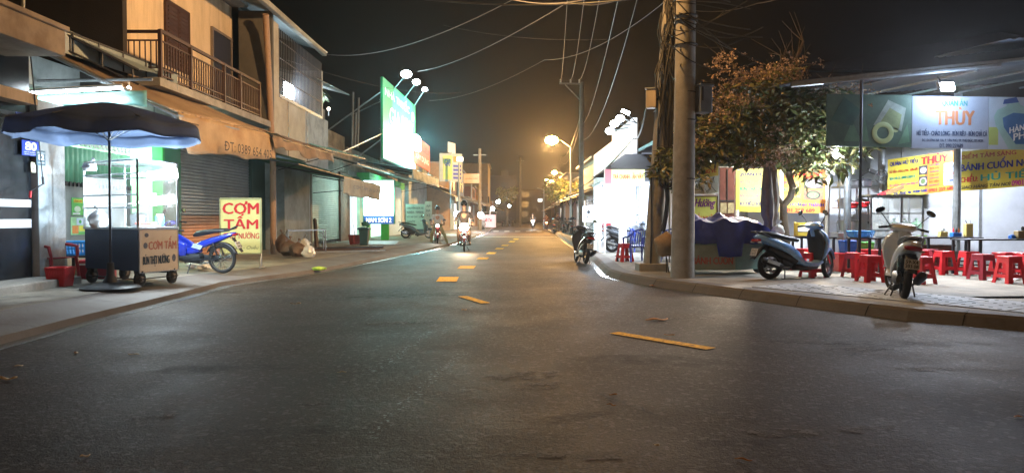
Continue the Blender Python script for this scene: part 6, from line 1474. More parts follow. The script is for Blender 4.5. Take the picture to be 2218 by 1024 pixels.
def scooter(lab, loc, rz, body, accent=M_black, plate=None, lean=0.0, steer=0.0, name='parked_scooter', group=None, headlight=None, scale=1.0, inner=None):
    t = thing(name, lab, 'motor scooter', loc, rz, group); t.rotation_euler = (lean, 0, rz); t.scale = (scale,) * 3
    wr = wheel(t, (-.64, 0, .265), .265, .105); wf = wheel(t, (.66, 0, .265), .265, .085, steer=steer)
    # tail and side fairings
    MB().loft([(-.98, .80, .04, .02), (-.90, .79, .10, .055), (-.70, .72, .15, .085), (-.50, .65, .165, .10), (-.30, .56, .17, .11), (-.14, .45, .165, .11), (-.02, .34, .15, .08), (.1, .29, .13, .04)], 18, 2.8).build('tail_body', body, t, smooth=True)
    MB().loft([(-.72, .60, .10, .05), (-.5, .50, .15, .08), (-.3, .42, .15, .09), (-.12, .34, .14, .08)], 14, 2.6).build('lower_fairing', accent, t, smooth=True)
    MB().loft([(-.86, .865, .07, .02), (-.78, .87, .12, .035), (-.6, .845, .145, .045), (-.42, .80, .145, .045), (-.28, .765, .13, .045), (-.14, .745, .10, .045), (-.04, .72, .06, .03)], 16, 2.4).build('seat', M_seat, t, smooth=True)
    MB().path([(-.74, .13, .80), (-.92, .12, .885), (-1.02, .05, .89), (-1.02, -.05, .89), (-.92, -.12, .885), (-.74, -.13, .80)], .014, 8).build('grab_rail', M_dark if body is not paint('pearl_white', '#c9ced0') else M_gal, t, smooth=True)
    # footboard, tunnel and belly
    MB().loft([(.0, .30, .13, .05), (.14, .27, .17, .045), (.32, .27, .17, .05), (.44, .33, .15, .05)], 14, 4).build('footboard', body, t, smooth=True)
    MB().loft([(-.12, .22, .10, .06), (.1, .2, .13, .05), (.36, .23, .12, .05)], 12, 3).build('belly', accent, t, smooth=True)
    # leg shield: inner dark face, outer painted face
    MB().loft([(.40, .33, .14, .03), (.40, .5, .21, .035), (.40, .68, .245, .04), (.37, .82, .22, .045), (.33, .93, .12, .04)], 16, 3)  .build('inner_shield', inner or accent, t, smooth=True)
    MB().loft([(.44, .30, .09, .03), (.47, .42, .17, .045), (.49, .58, .225, .06), (.47, .72, .26, .07), (.43, .84, .22, .065), (.39, .93, .12, .05), (.36, .98, .08, .03)], 18, 2.6).build('leg_shield', body, t, smooth=True)
    MB().loft([(.50, .46, .05, .03), (.55, .56, .10, .05), (.57, .68, .12, .06), (.54, .79, .11, .05), (.47, .88, .07, .03)], 16, 2.2).build('nose', body, t, smooth=True)
    MB().loft([(.585, .60, .03, .01), (.605, .67, .085, .02), (.59, .74, .07, .02)], 12, 2.4).build('front_lamp', headlight or M_glass, t, smooth=True)
    # steering head cover
    hc = MB().loft([(.22, .985, .08, .02), (.26, 1.0, .16, .05), (.35, 1.01, .20, .07), (.43, .98, .16, .07), (.48, .93, .08, .03)], 16, 2.4).build('headset', body, t, smooth=True)
    MB().loft([(.255, 1.03, .06, .012), (.31, 1.055, .09, .012), (.36, 1.06, .06, .01)], 12, 2.4).build('instrument_panel', M_black, hc, smooth=True)
    MB().loft([(.33, .80, .045, .03), (.31, .90, .06, .035), (.31, .98, .07, .03)], 10, 2.4).build('neck', body, t, smooth=True)
    grips(t, .33, 1.01, .10, .345); mirrors(t, .34, 1.03, .19)
    # front mudguard and fork
    g = MB(); vs = []; n = 14
    for i in range(n + 1):
        a = R(15 + 125 * i / n); 
        for j, (y, d) in enumerate(((-.07, -.03), (-.045, .012), (0, .02), (.045, .012), (.07, -.03))): vs.append(((.30 + d) * math.cos(a), y * (1 - .3 * abs(i / n - .5)), (.30 + d) * math.sin(a)))
    g.M = Matrix.Translation((.66, 0, .265)) @ Matrix.Rotation(steer, 4, 'Z'); g.add(vs, [(i * 5 + j, i * 5 + j + 1, (i + 1) * 5 + j + 1, (i + 1) * 5 + j) for i in range(n) for j in range(4)]); g.build('front_mudguard', body, t, smooth=True, solid=.006)
    for s in (-1, 1): MB().path([(.53, s * .07, .60), (.66, s * .075, .265)], [.022, .018], 8).build('fork', M_chrome, t, smooth=True)
    # engine, exhaust, shock, rear mudguard
    MB().loft([(-.22, .30, .07, .07, .07), (-.45, .30, .07, .085, .10), (-.66, .28, .05, .09, .11), (-.76, .28, .03, .06, .11)], 12, 2.6).build('engine_case', M_engine, t, smooth=True)
    MB().loft([(-.15, .27, .05, .05), (-.3, .33, .09, .1), (-.42, .36, .08, .09)], 10, 2.6).build('engine_block', M_engine, t, smooth=True)
    e = MB().path([(-.2, -.05, .2), (-.36, -.13, .2), (-.48, -.15, .24)], .018, 8).path([(-.48, -.15, .245), (-.58, -.155, .27), (-.88, -.16, .37), (-.93, -.16, .385)], [.04, .062, .062, .04], 14).build('exhaust', M_dark, t, smooth=True)
    MB().box((-.72, -.222, .33), (.28, .012, .07), ry=R(17)).build('heat_shield', M_chrome, e, bevel=.004)
    b = MB(); b.path([(-.60, .12, .62), (-.72, .12, .32)], .014, 8)
    for i in range(9): b.torus((-.605 - i * .011, .12, .58 - i * .026), .026, .006, 'Z', 10, 4)
    b.build('shock_absorber', M_chrome, t)
    MB().sheet((-.74, -.07, .64), (-.74, .07, .64), (-1.03, .075, .38), (-1.03, -.075, .38), 4, 6, lambda u, v: (-.03 * math.sin(3.14 * v), 0, .02 * math.sin(3.14 * u))).build('rear_mudguard', M_black, t, smooth=True, solid=.012)
    tl = MB().loft([(-.92, .735, .12, .035), (-.985, .73, .11, .03), (-1.0, .725, .07, .02)], 14, 2.6).build('tail_light', M_tail, t, smooth=True)
    for s in (-1, 1): MB().loft([(-.93, .70, .035, .02, s * .10), (-.975, .70, .03, .015, s * .11)], 8, 2.4).build('turn_signal', mat('signal_lens', '#9a9c9c', .15, var=.05), tl)
    if plate:
        pl = MB(); pc = Vector((-1.0, 0, .52)); up = Vector((-.35, 0, 1)).normalized(); up = Vector((.35, 0, 1)).normalized()
        s = Sign(t, pc + Vector((-.02, .095, -.07)), (0, -1, 0), .19, .14, M_platew, .004, up=up, name='number_plate')
        s.put(plate[0], .1, .54, .9, .9, M_t_black, .03); s.put(plate[1], .06, .1, .94, .46, M_t_black, .03)
    MB().path([(-.25, .1, .24), (-.33, .16, .12), (-.4, .22, .012)], .012, 7).build('side_stand', M_black, t)
    MB().path([(-.40, -.12, .2), (-.44, -.17, .02), (-.50, -.18, .02)], .012, 7).path([(-.40, .10, .2), (-.44, .14, .02), (-.50, .15, .02)], .012, 7).build('centre_stand', M_black, t)
    for s in (-1, 1): MB().path([(-.36, s * .12, .27), (-.36, s * .24, .28)], .012, 6).build('foot_peg', M_black, t)
    return t
def underbone(lab, loc, rz, body, lean=0.0, steer=0.0, plate=None, name='parked_motorbike', group=None, headlight=None, scale=1.0, cat='motorbike'):
    t = thing(name, lab, cat, loc, rz, group); t.rotation_euler = (lean, 0, rz); t.scale = (scale,) * 3
    wheel(t, (-.62, 0, .285), .285, .065, 'wire'); wheel(t, (.62, 0, .285), .285, .06, 'wire', steer)
    MB().loft([(-.92, .79, .03, .015), (-.84, .765, .075, .035), (-.66, .70, .105, .055), (-.46, .64, .12, .07), (-.26, .57, .12, .075), (-.08, .50, .10, .06)], 16, 2.6).build('tail_body', body, t, smooth=True)
    MB().loft([(-.78, .835, .06, .015), (-.72, .845, .10, .035), (-.5, .83, .12, .045), (-.3, .80, .12, .055), (-.16, .77, .10, .055), (-.07, .74, .06, .03)], 16, 2.4).build('seat', M_seat, t, smooth=True)
    MB().path([(-.68, .09, .82), (-.86, .085, .87), (-.95, .03, .92), (-.95, -.03, .92), (-.86, -.085, .87), (-.68, -.09, .82)], .012, 8).build('grab_rail', M_dark, t, smooth=True)
    MB().loft([(-.16, .50, .09, .10), (0, .44, .08, .08), (.14, .44, .07, .07), (.28, .56, .065, .07), (.38, .74, .06, .06), (.41, .88, .05, .05)], 14, 2.6).build('frame_cover', body, t, smooth=True)
    for s in (-1, 1):
        MB().sheet((.10, s * .06, .30), (.02, s * .13, .58), (.40, s * .17, .78), (.46, s * .07, .38), 6, 6, lambda u, v: (0, s * .05 * math.sin(3.14 * u) * math.sin(3.14 * v), 0)).build('leg_shield', body, t, smooth=True, solid=.012)
        MB().sheet((-.30, s * .125, .55), (-.12, s * .125, .60), (-.06, s * .12, .52), (-.24, s * .12, .47), 3, 3).build('side_decal', mat('silver_decal', '#9aa6b8', .3, var=.2, scale=9), t, solid=.003)
        MB().path([(.42, s * .065, .82), (.60, s * .07, .33)], [.02, .02], 8).build('fork', M_chrome, t, smooth=True)
    MB().loft([(.30, .97, .06, .02), (.35, .985, .10, .05), (.43, .97, .11, .07), (.50, .94, .07, .05)], 14, 2.4).build('headset', body, t, smooth=True)
    MB().loft([(.43, .70, .05, .03), (.47, .78, .09, .04), (.46, .88, .09, .03)], 12, 2.4).build('nose', body, t, smooth=True)
    hl = MB().ell((.52, 0, .945), .03, .065, .05, 14, 8).build('headlight', headlight or M_glass, t, smooth=True)
    grips(t, .36, 1.0, .08, .32); mirrors(t, .36, 1.01, .16, up=.2)
    MB().loft([(-.02, .29, .10, .07), (.12, .30, .10, .085), (.30, .33, .07, .07)], 12, 2.6).loft([(-.2, .30, .09, .10), (.02, .30, .10, .10)], 12, 3).build('engine', M_engine, t, smooth=True)
    MB().loft([(-.16, .30, .015, .06, -.10), (-.40, .30, .015, .035, -.10), (-.62, .285, .015, .05, -.10)], 12, 2.6).build('chain_case', M_engine, t, smooth=True)
    MB().path([(.15, -.08, .22), (-.1, -.12, .17), (-.35, -.13, .2)], .017, 8).path([(-.35, -.13, .21), (-.42, -.135, .23), (-.80, -.14, .33)], [.03, .045, .04], 12).build('exhaust', M_chrome, t, smooth=True)
    for s in (-1, 1):
        b = MB().path([(-.50, s * .12, .60), (-.60, s * .12, .32)], .013, 8)
        for i in range(8): b.torus((-.508 - i * .0105, s * .12, .56 - i * .026), .024, .006, 'Z', 10, 4)
        b.build('shock_absorber', M_dark, t); MB().path([(-.05, s * .10, .27), (-.60, s * .10, .285)], .016, 6).build('swing_arm', M_dark, t)
        MB().path([(0, s * .08, .24), (0, s * .26, .24)], .014, 6).build('foot_peg', M_black, t)
    for nm, cx, a0, a1, m in (('front_mudguard', .62, 20, 150, body), ('rear_mudguard', -.62, 25, 165, M_black)):
        vs = []; n = 14
        for i in range(n + 1):
            a = R(a0 + (a1 - a0) * i / n)
            for y, d in ((-.05, -.02), (-.03, .01), (.03, .01), (.05, -.02)): vs.append(((.315 + d) * math.cos(a), y, (.315 + d) * math.sin(a)))
        g = MB(); g.M = Matrix.Translation((cx, 0, .285)); g.add(vs, [(i * 4 + j, i * 4 + j + 1, (i + 1) * 4 + j + 1, (i + 1) * 4 + j) for i in range(n) for j in range(3)]); g.build(nm, m, t, smooth=True, solid=.005)
    MB().sheet((-.86, -.05, .70), (-.86, .05, .70), (-1.04, .05, .42), (-1.04, -.05, .42), 2, 4).build('tail_flap', M_black, t, solid=.01)
    MB().loft([(-.88, .755, .07, .03), (-.95, .765, .05, .025), (-.965, .765, .02, .01)], 12, 2.4).build('tail_light', M_tail, t, smooth=True)
    if plate:
        s = Sign(t, (-1.0, .095, .50), (0, -1, 0), .19, .14, M_platew, .004, up=Vector((.5, 0, 1)).normalized(), name='number_plate'); s.put(plate[0], .1, .54, .9, .9, M_t_black, .02); s.put(plate[1], .06, .1, .94, .46, M_t_black, .02)
    MB().path([(-.02, .1, .2), (.0, .2, .012)], .012, 7).build('side_stand', M_black, t)
    return t

M_navy = paint('scooter_grey_blue', '#6d9ad0', .28); M_pearl = paint('pearl_white', '#c9ced0', .25); M_wave = paint('deep_blue_paint', '#1b2f9e', .22)
# grey blue scooter (front points right and a little away)
a, b_ = G(1691, 614, RZ), G(1826, 605, RZ); d = (b_ - a); c = (a + b_) / 2
scooter('grey blue scooter parked side on beside the navy tarpaulin cart', (c.x, 14.05, RZ), .30, M_navy, steer=.55, lean=.0, plate=('59-X3', '518.02'), scale=1.0)
# white scooter seen from behind
rear = G(1957, 647, RZ); hd = math.atan2(1, .38)
cc = Vector((rear.x, rear.y, 0)) + Vector((math.cos(hd), math.sin(hd), 0)) * .64
scooter('white scooter seen from behind, number plate 59-X4 203.08, on the slab paving', (cc.x, cc.y, RZ), hd, M_pearl, plate=('59-X4', '203.08'), lean=R(6), steer=.35, inner=M_pearl)
# blue underbone behind the food cart
rw = G(493, 590, LZ); 
underbone('dark blue motorbike with black seat parked between the food cart and the yellow rice sign', (rw.x - .66, rw.y - .12, LZ), math.pi - .12, M_wave, lean=R(-4), plate=('59-V1', '246.8'), scale=1.04)
# black scooter at the right kerb
rear = G(1268, 571, 0); hd = R(97)
cc = rear + Vector((math.cos(hd), math.sin(hd), 0)) * .64
scooter('black scooter seen from behind at the kerb in front of the white hoarding', (cc.x, cc.y, 0), hd, paint('black_paint', '#1c2026', .2), plate=('67-M1', '254.34'), lean=R(7))
a = G(1322, 546, RZ); scooter('dark scooter parked side on in front of the bright kiosk', (a.x + .68, a.y, RZ), .12, paint('dark_grey_paint', '#3a4048', .3), lean=R(4))
# parked in front of the repair board
a = G(884, 516, LZ); scooter('dark scooter parked against the repair board on the left pavement', (a.x + .5, a.y, LZ), .3, paint('teal_grey_paint', '#34505a', .3))
for i, (px, py, rz_, lab) in enumerate(((1046, 500, -1.4, 'silver fronted scooter parked behind the rider with the bright headlight'), (1100, 490, 1.2, 'dark motorbike farther off in the left parked row'), (1112, 489, 1.4, 'dark motorbike in the left parked row, nearer the far headlights'), (1092, 491, 1.3, 'dark motorbike in the left parked row beside the pink stall'))):
    q = G(px, py, 0); scooter(lab, (q.x, q.y, 0), rz_, paint('far_paint_%d' % i, ['#8b8f92', '#26303c', '#3b2a2a', '#2a2f38'][i], .3), group='motorbikes parked far along the left side', name='parked_scooter')

# ================================================================== PEOPLE
def body_skin(name, verts, edges, mtl, parent=None, sub=2):
    """verts: dict name -> (pos, radius); the first one is the root"""
    ks = list(verts); me = bpy.data.meshes.new(name)
    me.from_pydata([verts[k][0] for k in ks], [(ks.index(a), ks.index(b2)) for a, b2 in edges], []); me.update()
    o = bpy.data.objects.new(name, me); col.objects.link(o)
    if parent is not None: o.parent = parent
    sm = o.modifiers.new('skin', 'SKIN'); sm.use_smooth_shade = True
    lay = me.skin_vertices[0] if me.skin_vertices else None
    if lay is None:
        bpy.context.view_layer.objects.active = o; me.attributes.new('x', 'FLOAT', 'POINT')
    for i, k in enumerate(ks):
        r = verts[k][1]; r = r if isinstance(r, tuple) else (r, r)
        me.skin_vertices[0].data[i].radius = r; me.skin_vertices[0].data[i].use_root = (i == 0)
    ss = o.modifiers.new('sub', 'SUBSURF'); ss.levels = sub; ss.render_levels = sub
    me.materials.append(mtl); return o
M_skin = mat('skin', '#a87a5c', .55, var=.08); M_hair = mat('black_hair', '#14110f', .6, var=.2)
def rider(lab, bike_loc, rz, shirt, trousers, foot_down=False, helmet=None, shoes=M_black, look=0.0, arms_fwd=True, seat_x=-.28, scale=1.0):
    p = thing('person', lab, 'person', bike_loc, rz); p.scale = (scale,) * 3
    hipz = .90; V = {}; E = []
    V['pelvis'] = ((seat_x, 0, hipz + .02), (.15, .12)); V['waist'] = ((seat_x + .03, 0, hipz + .20), (.13, .10)); V['chest'] = ((seat_x + .09, 0, hipz + .42), (.16, .12)); V['neck0'] = ((seat_x + .11, 0, hipz + .58), (.07, .07)); V['neck'] = ((seat_x + .13, 0, hipz + .66), (.05, .05))
    V['head0'] = ((seat_x + .15, 0, hipz + .74), (.075, .085)); V['head'] = ((seat_x + .15, 0, hipz + .83), (.085, .10)); V['crown'] = ((seat_x + .14, 0, hipz + .90), (.06, .07))
    E += [('pelvis', 'waist'), ('waist', 'chest'), ('chest', 'neck0'), ('neck0', 'neck'), ('neck', 'head0'), ('head0', 'head'), ('head', 'crown')]
    for s, sn in ((1, 'l'), (-1, 'r')):
        V['sh' + sn] = ((seat_x + .10, s * .19, hipz + .50), .062); V['el' + sn] = ((seat_x + .26, s * .30, hipz + .27), .042); V['wr' + sn] = ((seat_x + .50, s * .31, hipz + .12), .028); V['hd' + sn] = ((seat_x + .56, s * .31, hipz + .115), (.026, .038))
        E += [('chest', 'sh' + sn), ('sh' + sn, 'el' + sn), ('el' + sn, 'wr' + sn), ('wr' + sn, 'hd' + sn)]
        for k in range(4):
            y = s * (.275 + k * .022); V['f%d%s' % (k, sn)] = ((seat_x + .60, y, hipz + .125), .010); V['g%d%s' % (k, sn)] = ((seat_x + .615, y, hipz + .095 - .004 * (k % 2)), .009)
            E += [('hd' + sn, 'f%d%s' % (k, sn)), ('f%d%s' % (k, sn), 'g%d%s' % (k, sn))]
        V['t0' + sn] = ((seat_x + .575, s * .262, hipz + .09), .011); E.append(('hd' + sn, 't0' + sn))
        V['hip' + sn] = ((seat_x + .03, s * .10, hipz - .03), .10)
        if foot_down and s == 1: kn, an, toe = (seat_x + .20, .33, .50), (seat_x + .12, .47, .09), (seat_x + .28, .52, .04)
        else: kn, an, toe = (seat_x + .42, s * .20, .70), (seat_x + .34, s * .20, .32), (seat_x + .52, s * .22, .27)
        if foot_down and s == -1: kn, an, toe = (seat_x + .34, -.28, .56), (seat_x + .24, -.30, .12), (seat_x + .40, -.32, .06)
        V['kn' + sn] = (kn, .062); V['an' + sn] = (an, .038); V['toe' + sn] = (toe, (.035, .028))
        E += [('pelvis', 'hip' + sn), ('hip' + sn, 'kn' + sn), ('kn' + sn, 'an' + sn), ('an' + sn, 'toe' + sn)]
    body_skin('body', V, E, M_skin, p)
    # clothes follow the same joints, a little wider
    def sub(keys, edges, grow, nm, m):
        W = {k: (V[k][0], tuple(x + grow for x in (V[k][1] if isinstance(V[k][1], tuple) else (V[k][1],) * 2))) for k in keys}; body_skin(nm, W, edges, m, p, 2)
    sub(['chest', 'pelvis', 'waist', 'neck0', 'shl', 'shr', 'ell', 'elr'], [('pelvis', 'waist'), ('waist', 'chest'), ('chest', 'neck0'), ('chest', 'shl'), ('chest', 'shr'), ('shl', 'ell'), ('shr', 'elr')], .018, 'shirt', shirt)
    sub(['pelvis', 'hipl', 'hipr', 'knl', 'knr', 'anl', 'anr'], [('pelvis', 'hipl'), ('pelvis', 'hipr'), ('hipl', 'knl'), ('hipr', 'knr'), ('knl', 'anl'), ('knr', 'anr')], .016, 'trousers', trousers)
    for sn in ('l', 'r'):
        a = Vector(V['an' + sn][0]); b2 = Vector(V['toe' + sn][0]); MB().path([a - Vector((.05, 0, .05)), a.lerp(b2, .5) - Z * .03, b2 + Vector((.03, 0, -.01))], [.045, .05, .035], 10).build('shoe', shoes, p, smooth=True)
    hc = Vector(V['head'][0])
    if helmet:
        b = MB(); b.ell(hc + Vector((-.02, 0, .03)), .135, .125, .125, 18, 12); b.build('helmet', helmet, p, smooth=True)
        MB().sheet(hc + Vector((.10, -.09, .05)), hc + Vector((.10, .09, .05)), hc + Vector((.17, .07, .02)), hc + Vector((.17, -.07, .02)), 5, 2).build('visor', M_black, p, solid=.005)
    else: MB().ell(hc + Vector((-.025, 0, .03)), .115, .105, .115, 16, 10).build('hair', M_hair, p, smooth=True)
    f = MB()
    for s in (-1, 1): f.ell(hc + Vector((.092, s * .035, -.005)), .010, .013, .009, 8, 6)
    f.build('eyes', M_black, p); MB().path([hc + Vector((.095, 0, .01)), hc + Vector((.118, 0, -.03)), hc + Vector((.10, 0, -.04))], [.008, .014, .008], 6).build('nose', M_skin, p, smooth=True)
    MB().path([hc + Vector((.088, -.025, -.065)), hc + Vector((.095, 0, -.067)), hc + Vector((.088, .025, -.065))], .005, 5).build('mouth', mat('lips', '#7a4038', .6, var=.1), p)
    for s in (-1, 1): MB().ell(hc + Vector((-.0, s * .098, -.01)), .022, .01, .032, 8, 6).build('ear', M_skin, p, smooth=True)
    return p
M_hlw = mat('headlight_glow', '#ffffff', .4, var=0, emit=(1, .78, .5), es=260); M_hls = mat('headlight_dim', '#ffffff', .4, var=0, emit=(1, .85, .62), es=160)
M_whites = mat('white_shirt', '#c4ccd0', .8, var=.1, bump=.2); M_dkcloth = mat('dark_cloth', '#3a3230', .85, var=.2, bump=.2); M_pat = mat('patterned_cloth', '#8f8f60', .8, var=.5, scale=22)
q = G(945, 533, 0); q = Vector((q.x, q.y + .6, 0)); hz = R(-84)
underbone('dull red motorbike stopped at the left kerb with its headlight on', (q.x, q.y, 0), hz, paint('bike_red', '#9c2430', .3), headlight=M_hls, name='motorbike')
rider('person in a white top sitting on the red motorbike with one foot down', (q.x, q.y, 0), hz, M_whites, M_pat, foot_down=True, helmet=mat('dark_helmet', '#2c343c', .3, var=.1), scale=1.0)
light('SPOT', 'headlight_beam', (.60, 0, .95), 160, (1, .9, .75), [o for o in bpy.data.objects if o.get('label', '').startswith('dull red motorbike')][0], size=.05, rot=(R(78), 0, R(-90)), spot=R(80))
q = G(1003, 545, 0); q = Vector((q.x, q.y + .6, 0)); hz = R(-86)
mk_ = underbone('motorbike riding towards the camera with a glaring headlight', (q.x, q.y, 0), hz, paint('bike_maroon', '#6e2a2a', .3), headlight=M_hlw, name='motorbike')
rider('person in dark clothes and a dark helmet riding behind the glaring headlight', (q.x, q.y, 0), hz, M_dkcloth, mat('brown_trousers', '#5a4638', .85, var=.2), helmet=mat('black_helmet', '#1a1a1e', .25, var=.1), scale=1.06)
light('SPOT', 'headlight_beam', (.62, 0, .95), 420, (1, .78, .5), mk_, size=.05, rot=(R(84), 0, R(-90)), spot=R(120), blend=.9)
MB().ell((.53, 0, .945), .06, .17, .16, 16, 10).build('headlight_glare', M_hlw, mk_, smooth=True)  # oversized glowing shell stands in for the headlight's glare
# far traffic
for i, (px, py, em, lab, red) in enumerate(((1154, 496, 90, 'far oncoming motorbike with a white headlight in the middle of the street', 0), (1183, 497, 40, 'far motorbike with a red tail lamp going away', 1), (1208, 499, 10, 'far motorbike beside the one with the red tail lamp', 1))):
    q = G(px, py, 0); hz = R(-90) if not red else R(90)
    m = mat('far_glow_%d' % i, '#ffffff', .4, var=0, emit=((1, .95, .9) if not red else (1, .25, .08)), es=em)
    u = underbone(lab, (q.x, q.y, 0), hz, paint('far_bike_paint', '#3a3236', .3), headlight=(m if not red else None), name='motorbike', group='far motorbikes in traffic')
    MB().ell((.53, 0, .945) if not red else (-.97, 0, .77), .06, .15 if not red else .1, .13 if not red else .08, 12, 8).build('glowing_lamp', m, u)
    light('POINT', 'lamp_glow', (.8, 0, .95) if not red else (-1.2, 0, .77), 250 if not red else 40, (1, .93, .85) if not red else (1, .2, .05), u, size=.1)
    rider('person ' + ('in grey riding the far oncoming motorbike' if i == 0 else 'in brown riding the far motorbike with the red tail lamp' if i == 1 else 'in dark clothes on the far motorbike beside the red tail lamp'), (q.x, q.y, 0), hz, [M_dkcloth, mat('brown_shirt', '#6b4c3a', .8), M_dkcloth][i], M_dkcloth, helmet=mat('dark_helmet', '#2c343c', .3))

# ================================================================== LEFT PAVEMENT OBJECTS
# food cart: the lettered front faces the camera, side runs back to the left
ct = thing('food_cart', 'steel and glass rice cart lettered CƠM TẤM with two glaring lamps inside', 'cart', (0, 0, 0))
c1 = G(302, 622, LZ); c1 = Vector((c1.x, 11.9, 0)); c2 = Vector((atY(386, 600, 12.75).x, 12.75, 0)); c0 = Vector((atY(196, 600, 12.9).x, 12.75, 0))
f = c2 - c1; sd = c0 - c1; c3 = c0 + f; FW, SW = f.length, sd.length
zb, zm, zt = LZ + .26, atY(300, 495, 11.9).z, atY(296, 345, 11.9).z
fd, sdn = f.normalized(), sd.normalized(); nf = Vector((fd.y, -fd.x, 0)); ns = Vector((-sdn.y, sdn.x, 0))
MB().prism([c1 + Z * zb, c2 + Z * zb, c3 + Z * zb, c0 + Z * zb], (0, 0, zm - zb - .02)).build('cart_body', mat('cart_dark_blue', '#26374f', .45, metal=.4, var=.15), ct)
sg = Sign(ct, c1 + nf * .012 + Z * (zb - .03) + fd * .01, fd, FW - .02, zm - zb + .02, mat('cart_front_cream', '#d2c9b8', .6, var=.12, dirt='#86705c', dirt_amt=.45, dscale=3), .012, name='front_panel')
sg.put('CƠM TẤM', .22, .52, .95, .82, mat('faded_pink_red', '#b5756a', .7, var=.15), .03); sg.put('BÚN THỊT NƯỚNG', .08, .13, .76, .42, mat('letter_slate', '#2f4252', .7, var=.1), .03); sg.disc(.88, .30, .05, .09, mat('bowl_print', '#5b6070', .7, var=.5, scale=20)); sg.disc(.15, .62, .05, .07, mat('bowl_print', '#5b6070', .7)); sg.disc(.18, .86, .05, .05, mat('bowl_print', '#5b6070', .7))
sg.frame(M_steel, .02, 'trim')
MB().prism([c1 + nf * .03 + ns * .03 + Z * (zm - .02), c2 + nf * .03 + Z * (zm - .02), c3 + Z * (zm - .02), c0 + ns * .03 + Z * (zm - .02)], (0, 0, .04)).build('counter', M_steel, ct, bevel=.006)
for p in (c1, c2, c3, c0): MB().path([p + Z * zm, p + Z * zt], .02, 4).build('post', M_steel if p is not c1 else M_gal, ct)
b = MB(); zc = atY(300, 380, 11.9).z
for z_ in (zt, zt - .22, zm + .55, zm + .34):
    b.path([c1 + Z * z_, c0 + Z * z_], .014, 4)
    if z_ in (zt, zt - .22): b.path([c1 + Z * z_, c2 + Z * z_], .014, 4); b.path([c2 + Z * z_, c3 + Z * z_], .012, 4); b.path([c3 + Z * z_, c0 + Z * z_], .012, 4)
b.path([c1.lerp(c2, .02) + Z * (zm + .42), c2 + Z * (zm + .42)], .010, 4); b.build('rail', M_steel, ct)
MB().prism([c1 + Z * (zt + .01), c2 + Z * (zt - .03), c3 + Z * (zt - .03), c0 + Z * (zt + .01)], (0, 0, .02)).build('roof_glass', mat('hazy_glass', '#b9c6c8', .15, var=.1, alpha=.35), ct)
MB().prism([c1 + sdn * .3 + fd * .02 + Z * (zm + .4), c2 + sdn * .3 + Z * (zm + .4), c3 - sdn * .1 + Z * (zm + .4), c0 - sdn * .3 + Z * (zm + .4)], (0, 0, .012)).build('glass_shelf', mat('hazy_glass', '#b9c6c8', .15, alpha=.35), ct)
MB().prism([c1 + Z * (zm + .02), c2 + Z * (zm + .02), c2 + Z * zt, c1 + Z * zt], -nf * -.004).build('glass_pane', mat('glow_haze_front', '#e4ecee', .3, var=.3, scale=3, alpha=.2), ct)  # front pane whitened so the lamps seem to glow in it
M_hz = mat('glow_haze_back', '#dfe9ec', .35, var=.4, scale=3, alpha=.22)  # pale haze added to back and side panes to imitate the glow
MB().prism([c3 + Z * (zm + .02), c0 + Z * (zm + .02), c0 + Z * (zt - .24), c3 + Z * (zt - .24)], nf * .004).build('glass_pane', M_hz, ct)
MB().prism([c0 + Z * (zm + .02), c1 + Z * (zm + .02), c1 + Z * (zt - .24), c0 + Z * (zt - .24)], ns * .004).build('glass_pane', mat('glow_haze_side', '#dfe9ec', .2, var=.3, scale=3, alpha=.12), ct)
MB().prism([c1 + Z * (zt - .22), c2 + Z * (zt - .25), c2 + Z * (zt - .03), c1 + Z * zt], nf * .01).build('header_panel', mat('header_glass', '#c2cfd2', .3, var=.2, alpha=.5), ct)
# castors / wheels under the cart
for i, p in enumerate((c1 + fd * .07 + sdn * .06, c2 - fd * .1 + sdn * .06, c0 + fd * .1 - sdn * .06, c3 - fd * .1 - sdn * .1)):
    wq = MB().lathe([(.03, -.035), (.10, -.035), (.125, -.02), (.125, .02), (.10, .035), (.03, .035)], n=20, axis='Y'); wq.v = [tuple(Matrix.Rotation(math.atan2(fd.y, fd.x) + .1, 3, 'Z') @ Vector(v)) for v in wq.v]; wo = wq.build('wheel', M_rubber, ct, smooth=True, loc=(p.x, p.y, LZ + .125))
    MB().lathe([(.0, -.038), (.06, -.04), (.06, .04), (.0, .038)], n=14, axis='Y').build('hub', mat('dusty_hub', '#6a625a', .8, var=.2), wo)
    MB().prism([p + Vector((-.06, -.05, LZ + .2)), p + Vector((.06, -.05, LZ + .2)), p + Vector((.07, -.05, zb)), p + Vector((-.07, -.05, zb))], (0, .1, 0)).build('wheel_bracket', M_dark, ct)
MB().path([c1 + Z * (LZ + .13), c2 + Z * (LZ + .13)], .010, 5).path([c1 + Z * (LZ + .13), c0 + Z * (LZ + .13)], .010, 5).build('axle_bar', M_dark, ct)
MB().path([c2 + Z * (zm - .05), c2 + fd * .14 + Z * (zm - .05)], .016, 6).build('push_handle', M_dark, ct)
# cart lamps
for i, (px, py, lab) in enumerate(((352, 378, 'upper glaring lamp inside the rice cart'), (352, 434, 'lower glaring lamp inside the rice cart'))):
    q = atY(px, py, 12.55); t = thing('cart_lamp', lab, 'lamp', tuple(q), group='lamps in the rice cart')
    MB().box((0, 0, 0), (.50 if i == 0 else .40, .06, .15 if i == 0 else .13), ry=R(-6)).build('lamp_and_glare', mat('cart_led', '#ffffff', .5, var=0, emit=(.85, .96, 1), es=28), t, bevel=.01)  # strip made larger than the lamp so it covers the glare too
    MB().tube((0, .0, .03), (0, 0, (zt - q.z) if i == 0 else .1), .008).build('hanger', M_cable, t)
    light('POINT', 'cart_light', (0, -.10, -.06), 260, (.78, .92, 1), t, size=.06); light('POINT', 'cart_light_back', (0, .14, -.02), 170, (.78, .92, 1), t, size=.06)
